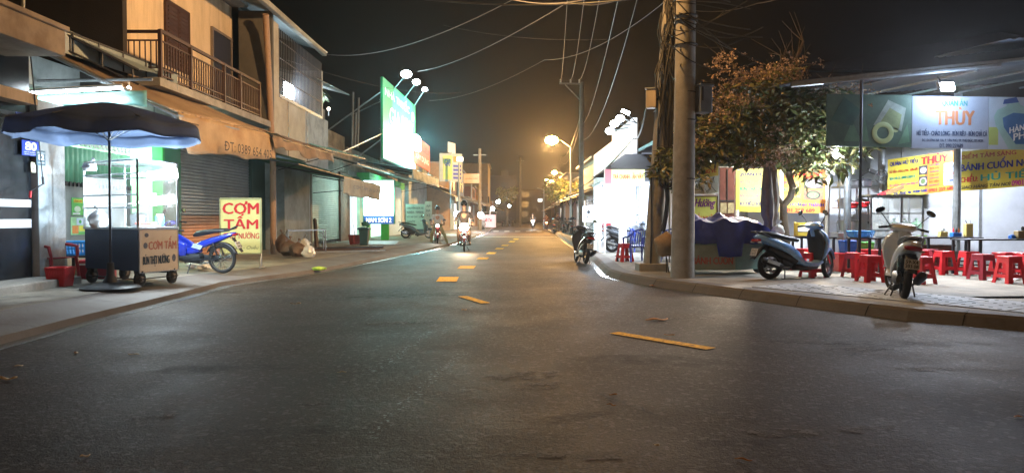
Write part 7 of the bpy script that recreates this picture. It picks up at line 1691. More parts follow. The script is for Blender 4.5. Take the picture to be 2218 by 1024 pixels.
# food and goods on the counter
t = thing('meat_tray', 'steel tray of grilled pink meat on the rice cart counter', 'tray', tuple(c1.lerp(c2, .45) + sdn * .3 + Z * (zm + .022)), rz=.75); MB().bx(-.2, .2, -.13, .13, 0, .03).build('tray_base', M_steel, t, bevel=.01); b = MB(); rd = random.Random(2)
for _ in range(14): b.box((rd.uniform(-.16, .16), rd.uniform(-.09, .09), .045 + rd.uniform(0, .02)), (.09, .05, .018), rz=rd.uniform(0, 3), ry=rd.uniform(-.3, .3))
b.build('meat', mat('pink_meat', '#c05a45', .5, var=.3, scale=14), t, bevel=.006)
t = thing('rice_pot', 'steel pot standing on the rice cart counter behind the meat tray', 'pot', tuple(c1.lerp(c2, .55) + sdn * .62 + Z * (zm + .022))); MB().lathe([(.13, 0), (.14, .2), (.145, .2)], n=18).build('pot_body', M_steel, t, smooth=True); MB().lathe([(.145, .2), (.1, .23), (.02, .25), (.02, .27)], n=18).build('lid', M_steel, t, smooth=True)
t = thing('blue_jar', 'blue plastic jar at the right end of the rice cart', 'jar', tuple(c1.lerp(c2, .85) + sdn * .35 + Z * (zm + .022))); MB().lathe([(.07, 0), (.075, .16), (.05, .19)], n=14).build('jar_body', M_blueP, t, smooth=True); MB().lathe([(.055, .19), (.055, .215)], n=14).build('lid', M_t_white, t)
for k in range(3):
    t = thing('foam_box', ('white foam meal box at the bottom of the stack in the rice cart', 'white foam meal box in the middle of the stack in the rice cart', 'white foam meal box on top of the stack in the rice cart')[k], 'box', tuple(c1.lerp(c2, .72) + sdn * .5 + Z * (zm + .415 + k * .062)), rz=.2 + k * .05, group='foam boxes in the rice cart')
    MB().box((0, 0, .018), (.2, .2, .032)).build('tray_base', M_t_white, t, bevel=.012); MB().box((0, 0, .047), (.2, .2, .022)).build('lid', M_t_white, t, bevel=.01)
q = atY(222, 360, 12.9); 
for i, (px, py, r_, lab) in enumerate(((213, 478, (.15, .14, .19), 'big white plastic bag hanging low on the left side of the rice cart'), (196, 362, (.11, .09, .10), 'small dull plastic bag tied to the top corner of the rice cart'))):
    q = atY(px, py, 12.55 if i == 0 else 12.75); bag('hanging_bag', lab, (q.x, q.y, q.z - r_[2] * .7), r_, M_bag_c, seed=i)
# parasol over the cart
um = thing('market_parasol', 'large navy market parasol standing over the rice cart on a heavy round base', 'parasol', tuple(G(240, 626, LZ)))
UY = um.location.y; ux = um.location.x; ztop = atY(232, 222, UY).z - LZ
MB().tube((0, 0, 0), (.01, 0, ztop), .022, .018, 12).build('pole', mat('navy_pole', '#2a3140', .4, metal=.5, var=.1), um)
MB().lathe([(.0, 0), (.42, 0), (.44, .03), (.40, .06), (.12, .11), (.06, .22), (.05, .42), (.0, .42)], n=28).build('base', M_black, um, smooth=True)
b = MB(); vs = []; NS, NR = 64, 8; zr = atY(232, 272, UY).z - LZ
for j in range(NR + 1):
    r = j / NR
    for i in range(NS):
        an = 2 * math.pi * i / NS; cr = max(abs(math.cos(an)), abs(math.sin(an))); seg = (an / (2 * math.pi) * 8) % 1
        rr = r * 1.36 * (.92 + .08 * abs(math.cos(an * 4))) ; sagz = -.05 * r * math.sin(math.pi * seg) ** 1
        vs.append((rr * math.cos(an), rr * math.sin(an), ztop - (ztop - zr) * (r ** 1.35) + sagz))
b.add(vs, [(j * NS + i, j * NS + (i + 1) % NS, (j + 1) * NS + (i + 1) % NS, (j + 1) * NS + i) for j in range(NR) for i in range(NS)])
M_par = see_through(mat('navy_parasol_cloth', '#5f7190', .75, var=.15, scale=2, dirt='#48546a', dirt_amt=.4), .32); b.build('canopy', M_par, um, smooth=True, solid=.004)
v = MB(); vs = []
for k in range(4):
    for i in range(NS):
        an = 2 * math.pi * i / NS; x, y, z_ = b.v[NR * NS + i]; u = k / 3; fl = 1 + .02 * u + .012 * math.sin(an * 17) * u; vs.append((x * fl, y * fl, z_ - (.19 + .018 * math.sin(an * 8) + .012 * math.sin(an * 5 + 1)) * u))
v.add(vs, [(k * NS + i, k * NS + (i + 1) % NS, (k + 1) * NS + (i + 1) % NS, (k + 1) * NS + i) for k in range(3) for i in range(NS)]); v.build('valance', M_par, um, smooth=True, solid=.004)
for k in range(8):
    an = 2 * math.pi * k / 8; MB().path([(0, 0, ztop - .03), (.7 * math.cos(an), .7 * math.sin(an), ztop - (ztop - zr) * (.5 ** 1.35) - .03), (1.42 * math.cos(an), 1.42 * math.sin(an), zr - .0)], .008, 5).build('rib', M_gal, um)
    MB().path([(0, 0, ztop - .6), (.7 * math.cos(an), .7 * math.sin(an), ztop - (ztop - zr) * (.5 ** 1.35) - .03)], .006, 5).build('strut', M_gal, um)
# red armchair, basket, cooler, blue basket on a stool
def armchair(lab, loc, rz, m, group=None):
    t = thing('plastic_armchair', lab, 'chair', loc, rz, group)
    MB().sheet((-.24, -.23, .41), (.25, -.23, .43), (.25, .23, .43), (-.24, .23, .41), 6, 6, lambda u, v: (0, 0, -.02 * math.sin(3.14 * u) * math.sin(3.14 * v))).build('seat', m, t, smooth=True, solid=.02)
    b = MB()
    for i in range(7): y = -.18 + i * .06; b.path([(-.22, y, .42), (-.26, y, .62), (-.33, y, .80)], .014, 6)
    b.path([(-.24, -.24, .40), (-.28, -.25, .62), (-.34, -.20, .80), (-.36, 0, .86), (-.34, .20, .80), (-.28, .25, .62), (-.24, .24, .40)], .024, 8); b.build('backrest', m, t, smooth=True)
    for s in (-1, 1):
        MB().path([(-.32, s * .23, .74), (-.15, s * .28, .66), (.10, s * .285, .64), (.24, s * .28, .62), (.27, s * .26, .44)], [.022, .026, .03, .03, .024], 8).build('armrest', m, t, smooth=True)
        MB().path([(.25, s * .25, .44), (.30, s * .27, .0)], [.032, .024], 8).build('leg', m, t, smooth=True); MB().path([(-.23, s * .24, .42), (-.33, s * .26, .0)], [.032, .024], 8).build('leg', m, t, smooth=True)
    return t
q = G(140, 610, LZ); armchair('maroon red plastic armchair beside the pale pillar, side on', (q.x - .2, q.y, LZ), R(-18), M_maroon)
q = G(131, 620, LZ); basket('laundry_basket', 'red slatted basket on the ground in front of the maroon armchair', (q.x, q.y, LZ), .31, .30, .31, M_red, taper=.78)
q = G(190, 606, LZ); t = thing('cool_box', 'red cool box with a white lid band behind the rice cart wheel', 'cool box', (q.x, q.y + .3, LZ), rz=.1); MB().bx(-.28, .28, -.18, .18, 0, .26).build('box_body', M_maroon, t, bevel=.02); MB().bx(-.29, .29, -.19, .19, .26, .29).build('white_band', M_t_white, t); MB().bx(-.29, .29, -.19, .19, .29, .35).build('lid', M_red, t, bevel=.02)
q = G(155, 600, LZ); t = thing('low_table', 'low dark plastic table under the blue crate', 'table', (q.x + .1, q.y + .35, LZ)); MB().bx(-.42, .42, -.25, .25, .36, .40).build('tabletop', M_black, t, bevel=.01)
for x in (-.38, .38):
    for y in (-.21, .21): MB().bx(x - .03, x + .03, y - .03, y + .03, 0, .36).build('leg', M_black, t)
basket('blue_crate', 'blue open slatted crate on the low table behind the maroon armchair', (q.x + .08, q.y + .35, LZ + .405), .72, .42, .26, mat('sky_blue_plastic', '#2f8bd6', .4), taper=.9)
# yellow standing board
q = G(512, 578, LZ); t = thing('rice_sign_board', 'tall yellow standing board lettered CƠM TẤM in red beside the blue motorbike', 'sign', (0, 0, 0))
YS = 16.6; a = atY(478, 549, YS); tp = atY(478, 430, YS); wS = atY(565, 549, YS).x - a.x
s = Sign(t, a, (1, .05, 0), wS, tp.z - a.z, mat('board_yellow', '#cfd28c', .6, var=.06), .02)
s.put('CƠM', .05, .72, .95, .95, M_t_red, .06); s.put('TẤM', .08, .45, .93, .72, M_t_red, .06); s.put('THỊT NƯỚNG', .08, .24, .95, .40, M_t_red, .02); s.put('Sáng - Chiều', .3, .06, .93, .16, mat('print_olive', '#5a6038', .7), .01, slant=.3)
s.frame(mat('board_frame', '#9aa07a', .5, metal=.4), .035)
b = MB()
for u in (0.0, 1.0):
    p = s.at(u, 0); b.path([p, Vector((p.x, p.y - .02, LZ + .02))], .018, 6); b.path([p, Vector((p.x + .04, p.y - .25, LZ + .01)), Vector((p.x - .0, p.y + .22, LZ + .01))], .014, 6)
b.build('stand', M_gal, t)
# metal bench frame with rubbish bags
q0, q1 = G(657, 556, LZ), G(695, 551, LZ)
t = thing('metal_bench', 'thin grey metal bench frame with rubbish bags beneath it', 'bench', (0, 0, 0)); hz_ = .92
p0, p1_ = Vector((atY(612, 520, 22.5).x, 22.9, 0)), Vector((atY(697, 512, 24).x, 24.2, 0)); n_ = Vector((.2, -.5, 0))
MB().prism([p0 + Z * (LZ + .72), p1_ + Z * (LZ + .72), p1_ + n_ + Z * (LZ + .72), p0 + n_ + Z * (LZ + .72)], (0, 0, .035)).build('bench_top', M_gal, t)
for p in (p0, p1_, p1_ + n_, p0 + n_): MB().path([p + Z * LZ, p + Z * (LZ + .72)], .018, 6).build('leg', M_gal, t)
MB().path([p1_ + n_ + Z * (LZ + .45), p1_ + n_ - (p1_ - p0).normalized() * .2 + Z * (LZ + .7)], .012, 5).path([p0 + n_ + Z * (LZ + .45), p0 + n_ + (p1_ - p0).normalized() * .2 + Z * (LZ + .7)], .012, 5).build('brace', M_gal, t)
M_bag_b = mat('brown_sack', '#56443a', .55, var=.4, scale=5, dirt='#32251c', dirt_amt=.6, dscale=3)
for i, (px, py, r_, m, lab) in enumerate(((628, 558, (.26, .24, .26), M_bag_b, 'big dull brown rubbish sack next to the rusty drain pipe'), (645, 560, (.22, .2, .24), M_bag_b, 'brown rubbish sack in the middle of the pile under the metal bench'), (668, 560, (.19, .18, .2), M_bag_c, 'clear plastic rubbish bag at the right of the pile'), (660, 548, (.16, .16, .26), M_bag_w, 'pale rubbish bag behind the clear one'), (612, 552, (.2, .18, .34), M_bag_b, 'orange brown sack behind the rusty drain pipe'))):
    q = G(px, py, LZ); bag('rubbish_bag', lab, (q.x, q.y, LZ + r_[2] * .2), r_, m, group='rubbish bags under the bench', seed=i)
t = thing('leaning_plank', 'dark plank leaning by the pale column behind the metal bench', 'plank', (0, 0, 0)); MB().path([atY(686, 540, 26.5), atY(682, 475, 27.6)], .07, 4).build('board', M_wood, t)
q = G(740, 545, LZ)
for k in range(5):
    o = MB().box((0, 0, 0), (2.6, .2, .05)).build('timber_board', [M_gal, M_wood, M_dark][k % 3], loc=(q.x + rd.uniform(-.3, .3), q.y + k * .28 - .4, LZ + .03 + .052 * (k % 3)), rz=.5 + rd.uniform(-.15, .15)); tag(o, ('grey board lying nearest the kerb in the loose pile beyond the bench', 'brown board second from the kerb in the loose pile', 'dark board in the middle of the loose pile', 'grey board fourth from the kerb in the loose pile', 'brown board farthest from the kerb in the loose pile')[k], 'board', 'boards lying beyond the bench')
t = thing('metal_ramp', 'sloping metal plate ramp leading over the left kerb', 'ramp', tuple(G(812, 530, LZ))); MB().prism([(-.9, -.5, .0), (.9, -.5, 0), (.9, .9, .0), (-.9, .9, 0)], (0, 0, .03)).build('plate', M_gal, t); MB().box((0, .3, .08), (1.8, .9, .02), rx=.12).build('upper_plate', M_gal, t)
q = G(789, 531, LZ); t = thing('rubbish_bin', 'dark teal wheeled rubbish bin with a flared lid near the lit light box', 'bin', (q.x, q.y, LZ)); MB().lathe([(.20, 0), (.27, .66), (.29, .66)], n=4).build('bin_body', mat('bin_teal', '#1d4650', .5, var=.15), t, bevel=.02, rz=R(45)); MB().lathe([(.34, .64), (.36, .68), (.30, .72), (.05, .74)], n=4).build('lid', mat('bin_teal', '#1d4650', .5), t, bevel=.01, rz=R(45)); MB().path([(-.1, .28, .7), (.1, .28, .7)], .02, 6).build('handle', M_black, t)
bag('rubbish_bag', 'dark green bag stuffed on top of the teal bin', (q.x + .05, q.y, LZ + .78), (.15, .15, .12), M_tarp_g, seed=9)
q = G(768, 530, LZ); t = thing('red_bucket', 'dull red square bucket with a broom handle beside the teal bin', 'bucket', (q.x, q.y, LZ)); MB().lathe([(.2, 0), (.27, .42), (.28, .42), (.26, .40)], n=4).build('bucket_body', mat('dull_red', '#8a3432', .6, var=.2), t, bevel=.02); MB().path([(.05, 0, .1), (-.12, .1, 1.3)], .014, 6).build('broom_handle', M_wood, t)
q = G(918, 512, LZ); t = thing('dark_cabinet', 'dark square cabinet on wheels in front of the white repair board', 'cabinet', (q.x, q.y, LZ)); MB().bx(-.45, .45, 0, .5, .15, .95).build('cabinet_body', mat('slate_box', '#3a444c', .6, var=.15), t, bevel=.02); MB().bx(-.47, .47, -.02, .52, .95, .99).build('lid', M_dark, t)
for x in (-.38, .38): MB().lathe([(.02, -.02), (.07, -.02), (.07, .02), (.02, .02)], (x, .1, .07), 12, 'Y').build('wheel', M_rubber, t)
# litter on pavement and road
def litter(lab, px, py, z_, m, L=.12, wdt=.05, rz_=0, h=.03, name='litter', grp=None, seed=0):
    q = G(px, py, z_); t = thing(name, lab, 'litter', (q.x, q.y, z_ + .008), rz_, grp); rr = random.Random(seed)
    f_ = lambda u, v: (0, .01 * math.sin(u * 5 + rr.uniform(0, 1)), h * (math.sin(u * 3.14 + .3) ** 2) * (.5 + rr.uniform(0, .5)))
    b = MB(); nu = 8; vs = []
    for i in range(nu + 1):
        u = i / nu; ww = wdt * math.sin(math.pi * (.06 + .88 * u)) ** .7
        for s in (-1, 0, 1): vs.append((L * (u - .5), s * ww / 2 + .01 * math.sin(u * 6), h * (.3 + .7 * math.sin(u * 4 + seed) ** 2) * (1 - .5 * abs(s))))
    b.add(vs, [(i * 3 + j, i * 3 + j + 1, (i + 1) * 3 + j + 1, (i + 1) * 3 + j) for i in range(nu) for j in range(2)]); b.build('leaf_blade' if 'leaf' in name else 'scrap', m, t, smooth=True, solid=.002); return t
M_dryl = mat('dry_leaf', '#b07a3e', .7, var=.3, scale=12); M_paperl = mat('pale_leaf', '#b8a88a', .7, var=.2)
for i, (px, py, L_, w_, rz_, m, lab) in enumerate(((1422, 694, .30, .12, .2, M_dryl, 'large curled dry leaf right of the centre line'), (1415, 620, .2, .12, 1.0, M_dryl, 'dry leaf against the right kerb'), (1328, 857, .07, .018, .6, M_dryl, 'short straw coloured leaf in the middle foreground, upper of two'), (1324, 879, .07, .02, -.5, M_dryl, 'short straw coloured leaf in the middle foreground, lower of two'),
        (15, 824, .16, .05, .1, M_paperl, 'pale leaf at the far left edge of the road'), (290, 769, .10, .03, .3, M_paperl, 'small white curved leaf left of centre in the dark road'), (40, 794, .07, .05, .8, M_paperl, 'tiny pale scrap near the left edge'), (184, 991, .05, .025, .6, M_paperl, 'tiny pale scrap in the lower left corner'), (1421, 967, .03, .03, .4, M_paperl, 'tiny scrap near the bottom centre right'),
        (1610, 998, .09, .02, -.3, M_dryl, 'thin dry leaf at the bottom right of centre'), (165, 766, .08, .03, -.6, M_paperl, 'dull leaf left of the white curved one'), (1450, 727, .12, .025, 0, M_dryl, 'thin dry twig leaf just above the near dash'), (2205, 905, .06, .02, .4, M_dryl, 'dry leaf at the right edge of the road'), (1005, 672, .08, .03, .5, M_dryl, 'small leaf below the second dash'), (640, 660, .16, .02, .1, M_paperl, 'pale straw on the road left of centre'), (740, 808, .08, .02, .5, M_paperl, 'pale bit of straw in the dark foreground'))):
    litter(lab, px, py, 0.0, m, L_, w_, rz_, .012 if L_ < .15 else .03, 'fallen_leaf', 'leaves scattered on the road', i)
q = G(690, 588, .03); t = bag('green_litter_bag', 'crumpled lime green plastic bag lying in the left gutter', (q.x, q.y, .06), (.17, .09, .055), mat('lime_bag', '#9cbf4a', .4, var=.25, scale=7), knot=False, seed=5)
for i, (px, py, lab) in enumerate(((405, 588, 'clear bag with scraps beneath the blue motorbike'), (425, 590, 'small white bag beneath the blue motorbike engine'))):
    q = G(px, py, LZ); bag('litter_bag', lab, (q.x, q.y + .4, LZ + .03), (.16, .12, .09), M_bag_c if i == 0 else M_bag_w, seed=i + 3)

# ================================================================== RIGHT KIOSK AND STREET BEYOND
M_blaze = mat('blazing_white', '#ffffff', .5, var=0, emit=(.88, .93, 1), es=1.6)
h = thing('snack_kiosk', 'brightly lit snack kiosk with a dark hipped canopy and yellow fascia banner', 'kiosk', (0, 0, 0))
KY = 24.0
fl, fr = atY(1306, 372, KY), atY(1432, 350, KY)
MB().add([fl, Vector((6.6, KY, fl.z + .1)), Vector((6.0, KY + 1.6, 3.5)), Vector((3.9, KY + 1.6, 3.5)), Vector((3.0, KY + 3.4, fl.z)), Vector((6.6, KY + 3.4, fl.z))], [(0, 1, 2, 3), (0, 3, 4), (4, 3, 2, 5), (1, 5, 2)]).build('canopy', mat('kiosk_canopy', '#3c4048', .7, var=.2), h, solid=.02)
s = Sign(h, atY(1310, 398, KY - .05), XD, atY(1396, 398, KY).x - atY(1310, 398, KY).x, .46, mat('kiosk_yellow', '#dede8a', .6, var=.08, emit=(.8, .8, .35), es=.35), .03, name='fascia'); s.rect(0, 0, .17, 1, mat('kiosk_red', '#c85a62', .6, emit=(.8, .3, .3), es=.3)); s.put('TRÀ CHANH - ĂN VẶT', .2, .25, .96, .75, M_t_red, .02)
MB().bx(2.95, 5.6, KY + 2.6, KY + 2.7, .15, 2.45).build('glowing_back_wall', mat('kiosk_wall_glow', '#ffffff', .6, var=.1, emit=(.85, .92, 1), es=.35), h)  # wall itself emits, in place of lamplight falling on it
MB().bx(5.55, 5.65, KY, KY + 2.6, .15, 2.6).bx(2.9, 5.7, KY + .3, KY + 2.7, 2.42, 2.5).build('kiosk_side', M_panelw, h)
for x in (3.02, 4.6, 5.6): MB().bx(x - .03, x + .03, KY - .02, KY + .04, .15, 2.9).build('post', M_white, h)
x0, x1 = atY(1300, 480, KY + .6).x, atY(1350, 480, KY + .6).x
MB().bx(x0, x1 + .1, KY + .9, KY + 1.5, .15, 1.2).build('counter', mat('kiosk_counter_glow', '#d8dce2', .5, var=.1, emit=(.8, .88, 1), es=.5), h, bevel=.01); MB().bx(x0 + .1, x0 + .4, KY + .88, KY + .9, .95, 1.12).build('counter_label', M_t_red, h)  # counter given its own glow in place of lamplight
x2 = atY(1398, 480, KY + 1.2).x; MB().bx(atY(1362, 480, KY + 1.2).x, x2, KY + 1.2, KY + 1.7, .15, 1.05).build('counter', M_steel, h, bevel=.01)
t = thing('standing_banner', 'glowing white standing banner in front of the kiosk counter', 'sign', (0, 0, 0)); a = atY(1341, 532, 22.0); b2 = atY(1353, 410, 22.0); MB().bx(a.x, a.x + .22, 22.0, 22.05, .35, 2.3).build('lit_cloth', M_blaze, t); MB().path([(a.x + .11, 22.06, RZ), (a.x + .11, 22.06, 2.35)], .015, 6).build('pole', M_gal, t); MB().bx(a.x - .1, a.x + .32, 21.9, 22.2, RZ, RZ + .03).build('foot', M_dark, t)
for i, (px, py, Y, sz, pw, lab) in enumerate(((1306, 434, 23.6, (.5, .1, .22), 240, 'glaring kiosk flood lamp at the left canopy post'), (1360, 456, 25.2, (.9, .1, .12), 200, 'white lamp strip deep inside the kiosk'), (1436, 402, 22.5, (.10, .1, .2), 260, 'small white bulb hung beside the cable coils'), (1437, 448, 24.5, (.22, .1, .4), 300, 'white lamp glowing between the two near poles'))):
    q = atY(px, py, Y); t = thing('kiosk_lamp', lab, 'lamp', tuple(q)); MB().box((0, 0, 0), sz).build('lamp_face', M_led, t, bevel=.02); MB().tube((0, .05, sz[2] / 2), (0, .1, sz[2] / 2 + .4), .012).build('hanger', M_dark, t); light('POINT', 'kiosk_light', (-.1, -.25, -.1), pw, (.74, .86, 1), t, size=.12)
# white hoarding parallel to the street, lamps over it
t = thing('white_hoarding', 'overexposed white advertising hoarding rising above the kiosk canopy', 'billboard', (0, 0, 0)); HX = 4.25
MB().bx(HX, HX + .15, atX(1371, 300, HX).y, 31.5, 2.6, atX(1371, 255, HX).z).build('tall_panel', mat('hoarding_white_glow', '#eef2f8', .5, var=.03, emit=(.85, .92, 1), es=.3), t); MB().bx(HX, HX + .15, 31.6, 38.5, 1.9, 4.55).build('low_panel', mat('hoarding_white_glow', '#eef2f8', .5), t)  # panel emission adds the overhead lamps' light to the white
MB().path([(HX + .2, 26.3, .15), (HX + .2, 26.3, 4.7)], .05, 6).path([(HX + .2, 31.5, .15), (HX + .2, 31.5, 4.6)], .05, 6).path([(HX + .2, 38, .15), (HX + .2, 38, 4.5)], .05, 6).build('frame', M_gal, t)
for i, (px, py, X_) in enumerate(((1355, 243, 3.9), (1343, 257, 3.7), (1331, 268, 3.6), (1321, 284, 3.5))):
    q = atX(px, py, X_); t = thing('arm_lamp', ('small square white lamp at the top right over the hoarding', 'large white lamp over the hoarding, nearest the square one', 'second large white lamp over the hoarding', 'lowest white lamp over the hoarding')[i], 'lamp', (0, 0, 0), group='arm lamps over the white hoarding')
    MB().path([(HX + .1, q.y + .4, 4.6), q], .02, 6).build('arm', M_gal, t); (MB().box(q, (.28, .1, .1), ry=.4) if i == 0 else MB().ell(q, .16, .16, .12)).build('lamp_head', M_led, t); light('SPOT', 'flood', q - Z * .15, 40, (.78, .88, 1), t, size=.1, rot=aim(q, (HX, q.y, 3.4)), spot=R(120))
# blue chairs, stool, sack on stand
for i, (px, py, rz_, m, lab) in enumerate(((1374, 566, R(100), M_blueP, 'blue plastic chair left of the leaning pole'), (1448, 566, R(80), M_blueP, 'blue plastic chair seen between the two near poles'), (1362, 545, R(60), M_blueP, 'second blue chair behind the one left of the leaning pole'))):
    q = G(px + 4, py, RZ); armchair(lab, (q.x, q.y, RZ), rz_, mat('violet_blue_plastic', '#3a4fb8', .4, var=.1), group='blue plastic chairs by the kiosk')
q = G(1353, 566, RZ); o = copy_tree(st0, loc=q, rz=.3, label='red plastic stool beside the blue chair at the kiosk', group='red stools at the kiosk')
t = thing('pipe_barrier', 'low black pipe barrier laid across the pavement behind the leaning pole', 'barrier', (0, 0, 0)); MB().path([atY(1336, 571, 19.5), atY(1475, 571, 19.5)], .05, 8).build('pipe', M_dark, t); MB().tube((atY(1338, 571, 19.5).x, 19.5, RZ), (atY(1338, 571, 19.5).x, 19.5, .25), .03).tube((atY(1470, 571, 19.5).x, 19.5, RZ), (atY(1470, 571, 19.5).x, 19.5, .25), .03).build('foot', M_dark, t)
q = G(1444, 590, RZ); t = thing('sack_stand', 'tan cloth sack tied on a thin metal stand between the two near poles', 'sack', (q.x, q.y, RZ)); MB().path([(0, 0, 0), (-.02, 0, .4)], .01, 5).path([(.05, 0, 0), (-.02, 0, .4)], .01, 5).build('stand', M_dark, t); b = MB().ell((-.02, 0, .62), .24, .16, .26, 16, 10); b.v = [(x * (1 + .1 * math.sin(z_ * 20)), y, z_ - .05 * abs(math.sin(x * 12))) for x, y, z_ in b.v]; b.build('cloth', mat('tan_sack', '#8d7558', .85, var=.3, scale=5, bump=.4), t, smooth=True)
t = thing('ornate_chair', 'white wrought metal chair back with curls between the two near poles', 'chair', tuple(G(1466, 545, RZ))); b = MB(); b.torus((0, 0, 1.0), .26, .02, 'Y', 24, 6).torus((0, 0, 1.0), .12, .012, 'Y', 18, 5); [b.path([(0, 0, 1.0), (.26 * math.cos(a), 0, 1 + .26 * math.sin(a))], .01, 5) for a in (0.5, 1.2, 2.0, 2.7, 3.6, 4.3, 5.1, 5.8)]; b.path([(-.24, 0, 0), (-.24, 0, .9)], .02, 6).path([(.24, 0, 0), (.24, 0, .9)], .02, 6); b.build('backrest', M_white, t); MB().bx(-.24, .24, .02, .44, .44, .47).build('seat', M_white, t); 
for x in (-.22, .22): MB().tube((x, .42, 0), (x, .42, .45), .016).build('leg', M_white, t)
t = thing('side_table', 'small table with green and red boxes on a thin post left of the ornate chair', 'table', tuple(G(1432, 548, RZ))); MB().bx(-.26, .26, -.2, .2, .78, .82).build('tabletop', M_t_red, t); MB().bx(-.2, .1, -.15, .15, .82, 1.0).build('box', M_white, t, bevel=.01); MB().bx(-.2, .1, -.15, .15, 1.0, 1.05).build('green_lid', M_green, t); MB().tube((0, 0, 0), (0, 0, .78), .03).build('post', M_gal, t)
h = thing('back_shop', 'narrow lit shop interior with hanging goods glimpsed between the two near poles', 'shop', (0, 0, 0)); MB().bx(4.6, 7.2, 26.2, 26.3, .15, 3.6).build('lit_wall', mat('soft_lit_wall', '#d5dae6', .6, var=.3, scale=2, emit=(.7, .8, 1), es=.35), h); MB().bx(4.4, 7.5, 22.6, 26.2, 3.6, 3.7).build('roof', M_dark, h)
for k in range(5): MB().tube((5.0 + k * .32, 24.5, .15), (5.0 + k * .32, 24.5, 3.2), .025).build('shelf_post', [M_wood, M_white][k % 2], h)
t = thing('tall_flag_banner', 'tall patterned cloth banner lit orange, rising behind the nearest pole', 'banner', (0, 0, 0)); cloth(atY(1452, 345, 19), atY(1483, 345, 19), atY(1483, 205, 19), atY(1470, 205, 19), mat('mauve_banner', '#a08a9a', .8, var=.35, scale=3), 'cloth', t, amp=.04, folds=4, seed=31, hem=0); MB().path([atY(1470, 200, 19), atY(1450, 345, 19), atY(1450, 600, 19)], .02, 6).build('pole', M_gal, t)
q = atY(1462, 292, 18.7); t = thing('warm_lamp', 'warm orange lamp shining on the patterned banner behind the nearest pole', 'lamp', tuple(q)); MB().ell((0, 0, 0), .05).build('bulb', mat('warm_bulb', '#ffffff', .5, var=0, emit=(1, .5, .12), es=30), t); MB().tube((0, 0, .04), (0, .2, .3), .01).build('cord', M_cable, t); light('POINT', 'warm', (0, -.08, 0), 40, SOD, t, size=.05)
t = thing('hanging_poster', 'white poster with a dark round picture hung above the black scooter', 'poster', (0, 0, 0)); a = atY(1262, 481, 25.5); s = Sign(t, a, (1, .1, .05), .42, .56, mat('poster_white_glow', '#dfe6ec', .6, var=.1, emit=(.6, .8, 1), es=.5), .01); s.disc(.5, .6, .14, .12, M_t_black); s.disc(.4, .32, .07, .06, M_t_black); MB().path([s.at(.5, 1), s.at(.5, 1) + Z * .2, s.at(.5, 1) + Z * .2 + XD * .9], .012, 5).build('bracket', M_gal, t)  # glare put into the paper as emission
# right far street front
rnd = random.Random(9)
rl = ['dark low shop front on the right beyond the kiosk', 'grey two storey house on the right with one lit door', 'brown house on the right behind the dark trees', 'low house on the right past the braced pole', 'tall dim house on the right near the lower sodium lamps', 'small dim house on the right close to the street end', 'last narrow house on the right']
ys = [39, 48, 60, 72, 85, 100, 118, 140]
for i in range(7):
    y0, y1 = ys[i], ys[i + 1] - .4; fx = 5.2 + (y0 - 39) * .028; H = [3.3, 5.2, 4.6, 3.6, 6.4, 4.8, 5.5][i]
    h = thing('far_house', rl[i], 'house', (fx, y0, 0), group='houses far along the right side')
    MB().bx(0, 9, 0, y1 - y0, .1, H).build('wall', M_far[(i + 1) % 4], h); MB().bx(-.3, 9, -.1, y1 - y0 + .1, H, H + .15).build('roof', M_conc, h)
    MB().bx(-.04, 0, 1, (y1 - y0) * .5, .2, 2.8).build('roller_shutter', M_shut, h)
    if i in (1, 4): MB().bx(-.05, 0, (y1 - y0) * .6, (y1 - y0) * .9, .2, 2.6).build('lit_doorway', mat('far_lit_door', '#fff4e0', .6), h)
    cloth((0, 0, 3.2), (0, y1 - y0, 3.2), (-1.9, y1 - y0, 2.6), (-1.9, 0, 2.6), [M_tarp_b, M_sheet, M_tarp_w][i % 3], 'awning', h, amp=.04, folds=5, seed=i + 40)
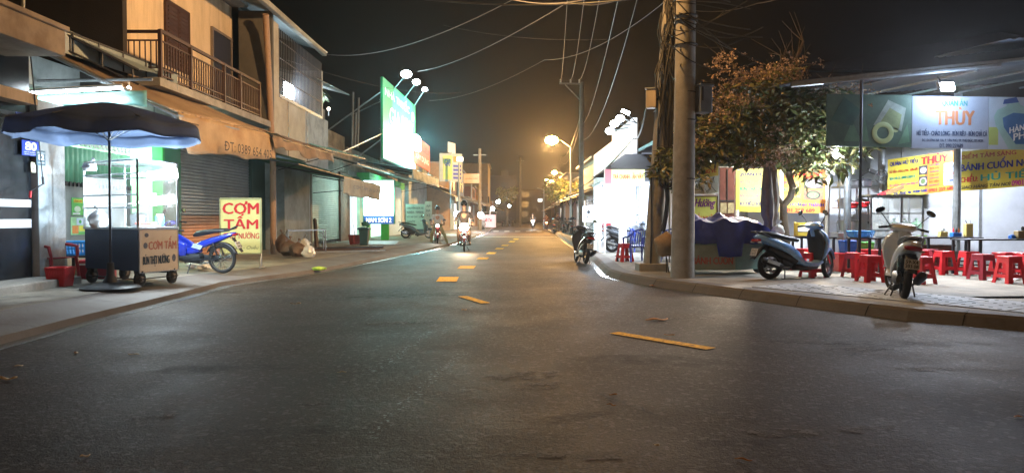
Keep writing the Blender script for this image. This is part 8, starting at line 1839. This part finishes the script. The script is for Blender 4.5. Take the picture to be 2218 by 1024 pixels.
for i, (px, Y, hh, rr_, lab) in enumerate(((1216, 72, 5.2, 1.7, 'dark round crowned tree on the right below the small sodium lamps'), (1236, 62, 4.6, 1.3, 'smaller dark tree on the right in front of the round one'), (1202, 92, 5.5, 1.5, 'farther dark tree on the right'), (1098, 108, 6.0, 1.6, 'dark tree on the left by the tall block'))):
    x = atY(px, 450, Y).x; t = thing('street_tree', lab, 'tree', (x, Y, 0), group='dark street trees far along the street')
    tb = MB().path([(0, 0, 0), (.1, 0, hh * .4), (0, .1, hh * .7)], [.16, .12, .07], 8); [tb.path([(.05, 0, hh * .45), (math.cos(k * 1.6) * rr_ * .6, math.sin(k * 1.6) * rr_ * .6, hh * .8)], [.06, .02], 5) for k in range(5)]; tb.build('trunk', M_bark, t)
    lb = MB()
    for k in range(9): an = k * 2.4; leafcloud(lb, (math.cos(an) * rr_ * .55, math.sin(an) * rr_ * .55, hh * .78 + rr_ * .4 * math.sin(k * 1.7)), rr_ * .5, rr_ * .5, rr_ * .42, 75, .35, .1, rnd, .3)
    lb.build('crown', M_leaf, t)
for i, (px, py, lab) in enumerate(((1205, 506, 'dark motorbike parked at the right kerb under the far tree'), (1222, 508, 'second dark motorbike parked at the right kerb'), (1236, 512, 'motorbike parked at the right kerb nearest the black scooter'))):
    q = G(px, py, 0); scooter(lab, (q.x, q.y, 0), 1.3 + i * .15, paint('kerb_bike_%d' % i, ['#2c2f36', '#3b3030', '#2a3238'][i], .3), group='motorbikes parked at the right kerb')
t = thing('route_sign', 'small white sign on a slim arm pole in the far middle of the street', 'sign', tuple(G(1178, 496, 0))); MB().path([(0, 0, 0), (0, 0, 4.6), (-.8, 0, 4.8)], .06, 8).build('pole', M_gal, t); MB().bx(-.7, -.2, -.05, 0, 3.2, 3.55).build('plate', mat('lit_plate', '#ffffff', .5, emit=(.8, .95, 1), es=1.5), t)
# big dark tree / building mass behind the noodle shop roof and behind the left roofs
h = thing('rear_house', 'dark house with a low gable behind the noodle shop roof', 'house', (0, 0, 0)); MB().bx(9.0, 22, 24, 30, 0, 6.0).build('wall', M_party, h); MB().prism([(8.5, 23.6, 6.0), (22.5, 23.6, 6.0), (15.5, 23.6, 7.2)], (0, 7, 0)).build('roof', M_dark, h)

# ================================================================== AIR
HZ = mat('haze_air', '#ffffff')
m = bpy.data.materials.new('night_haze'); m.use_nodes = True; N = m.node_tree.nodes; N.remove(N['Principled BSDF']); v = N.new('ShaderNodeVolumePrincipled')
v.inputs['Color'].default_value = (.85, .88, .92, 1); v.inputs['Density'].default_value = .0006; v.inputs['Anisotropy'].default_value = .78
m.node_tree.links.new(v.outputs[0], N['Material Output'].inputs['Volume'])
hz = MB().bx(-40, 45, -30, 290, -1.06, 26).build('haze', m); hz['kind'] = 'stuff'
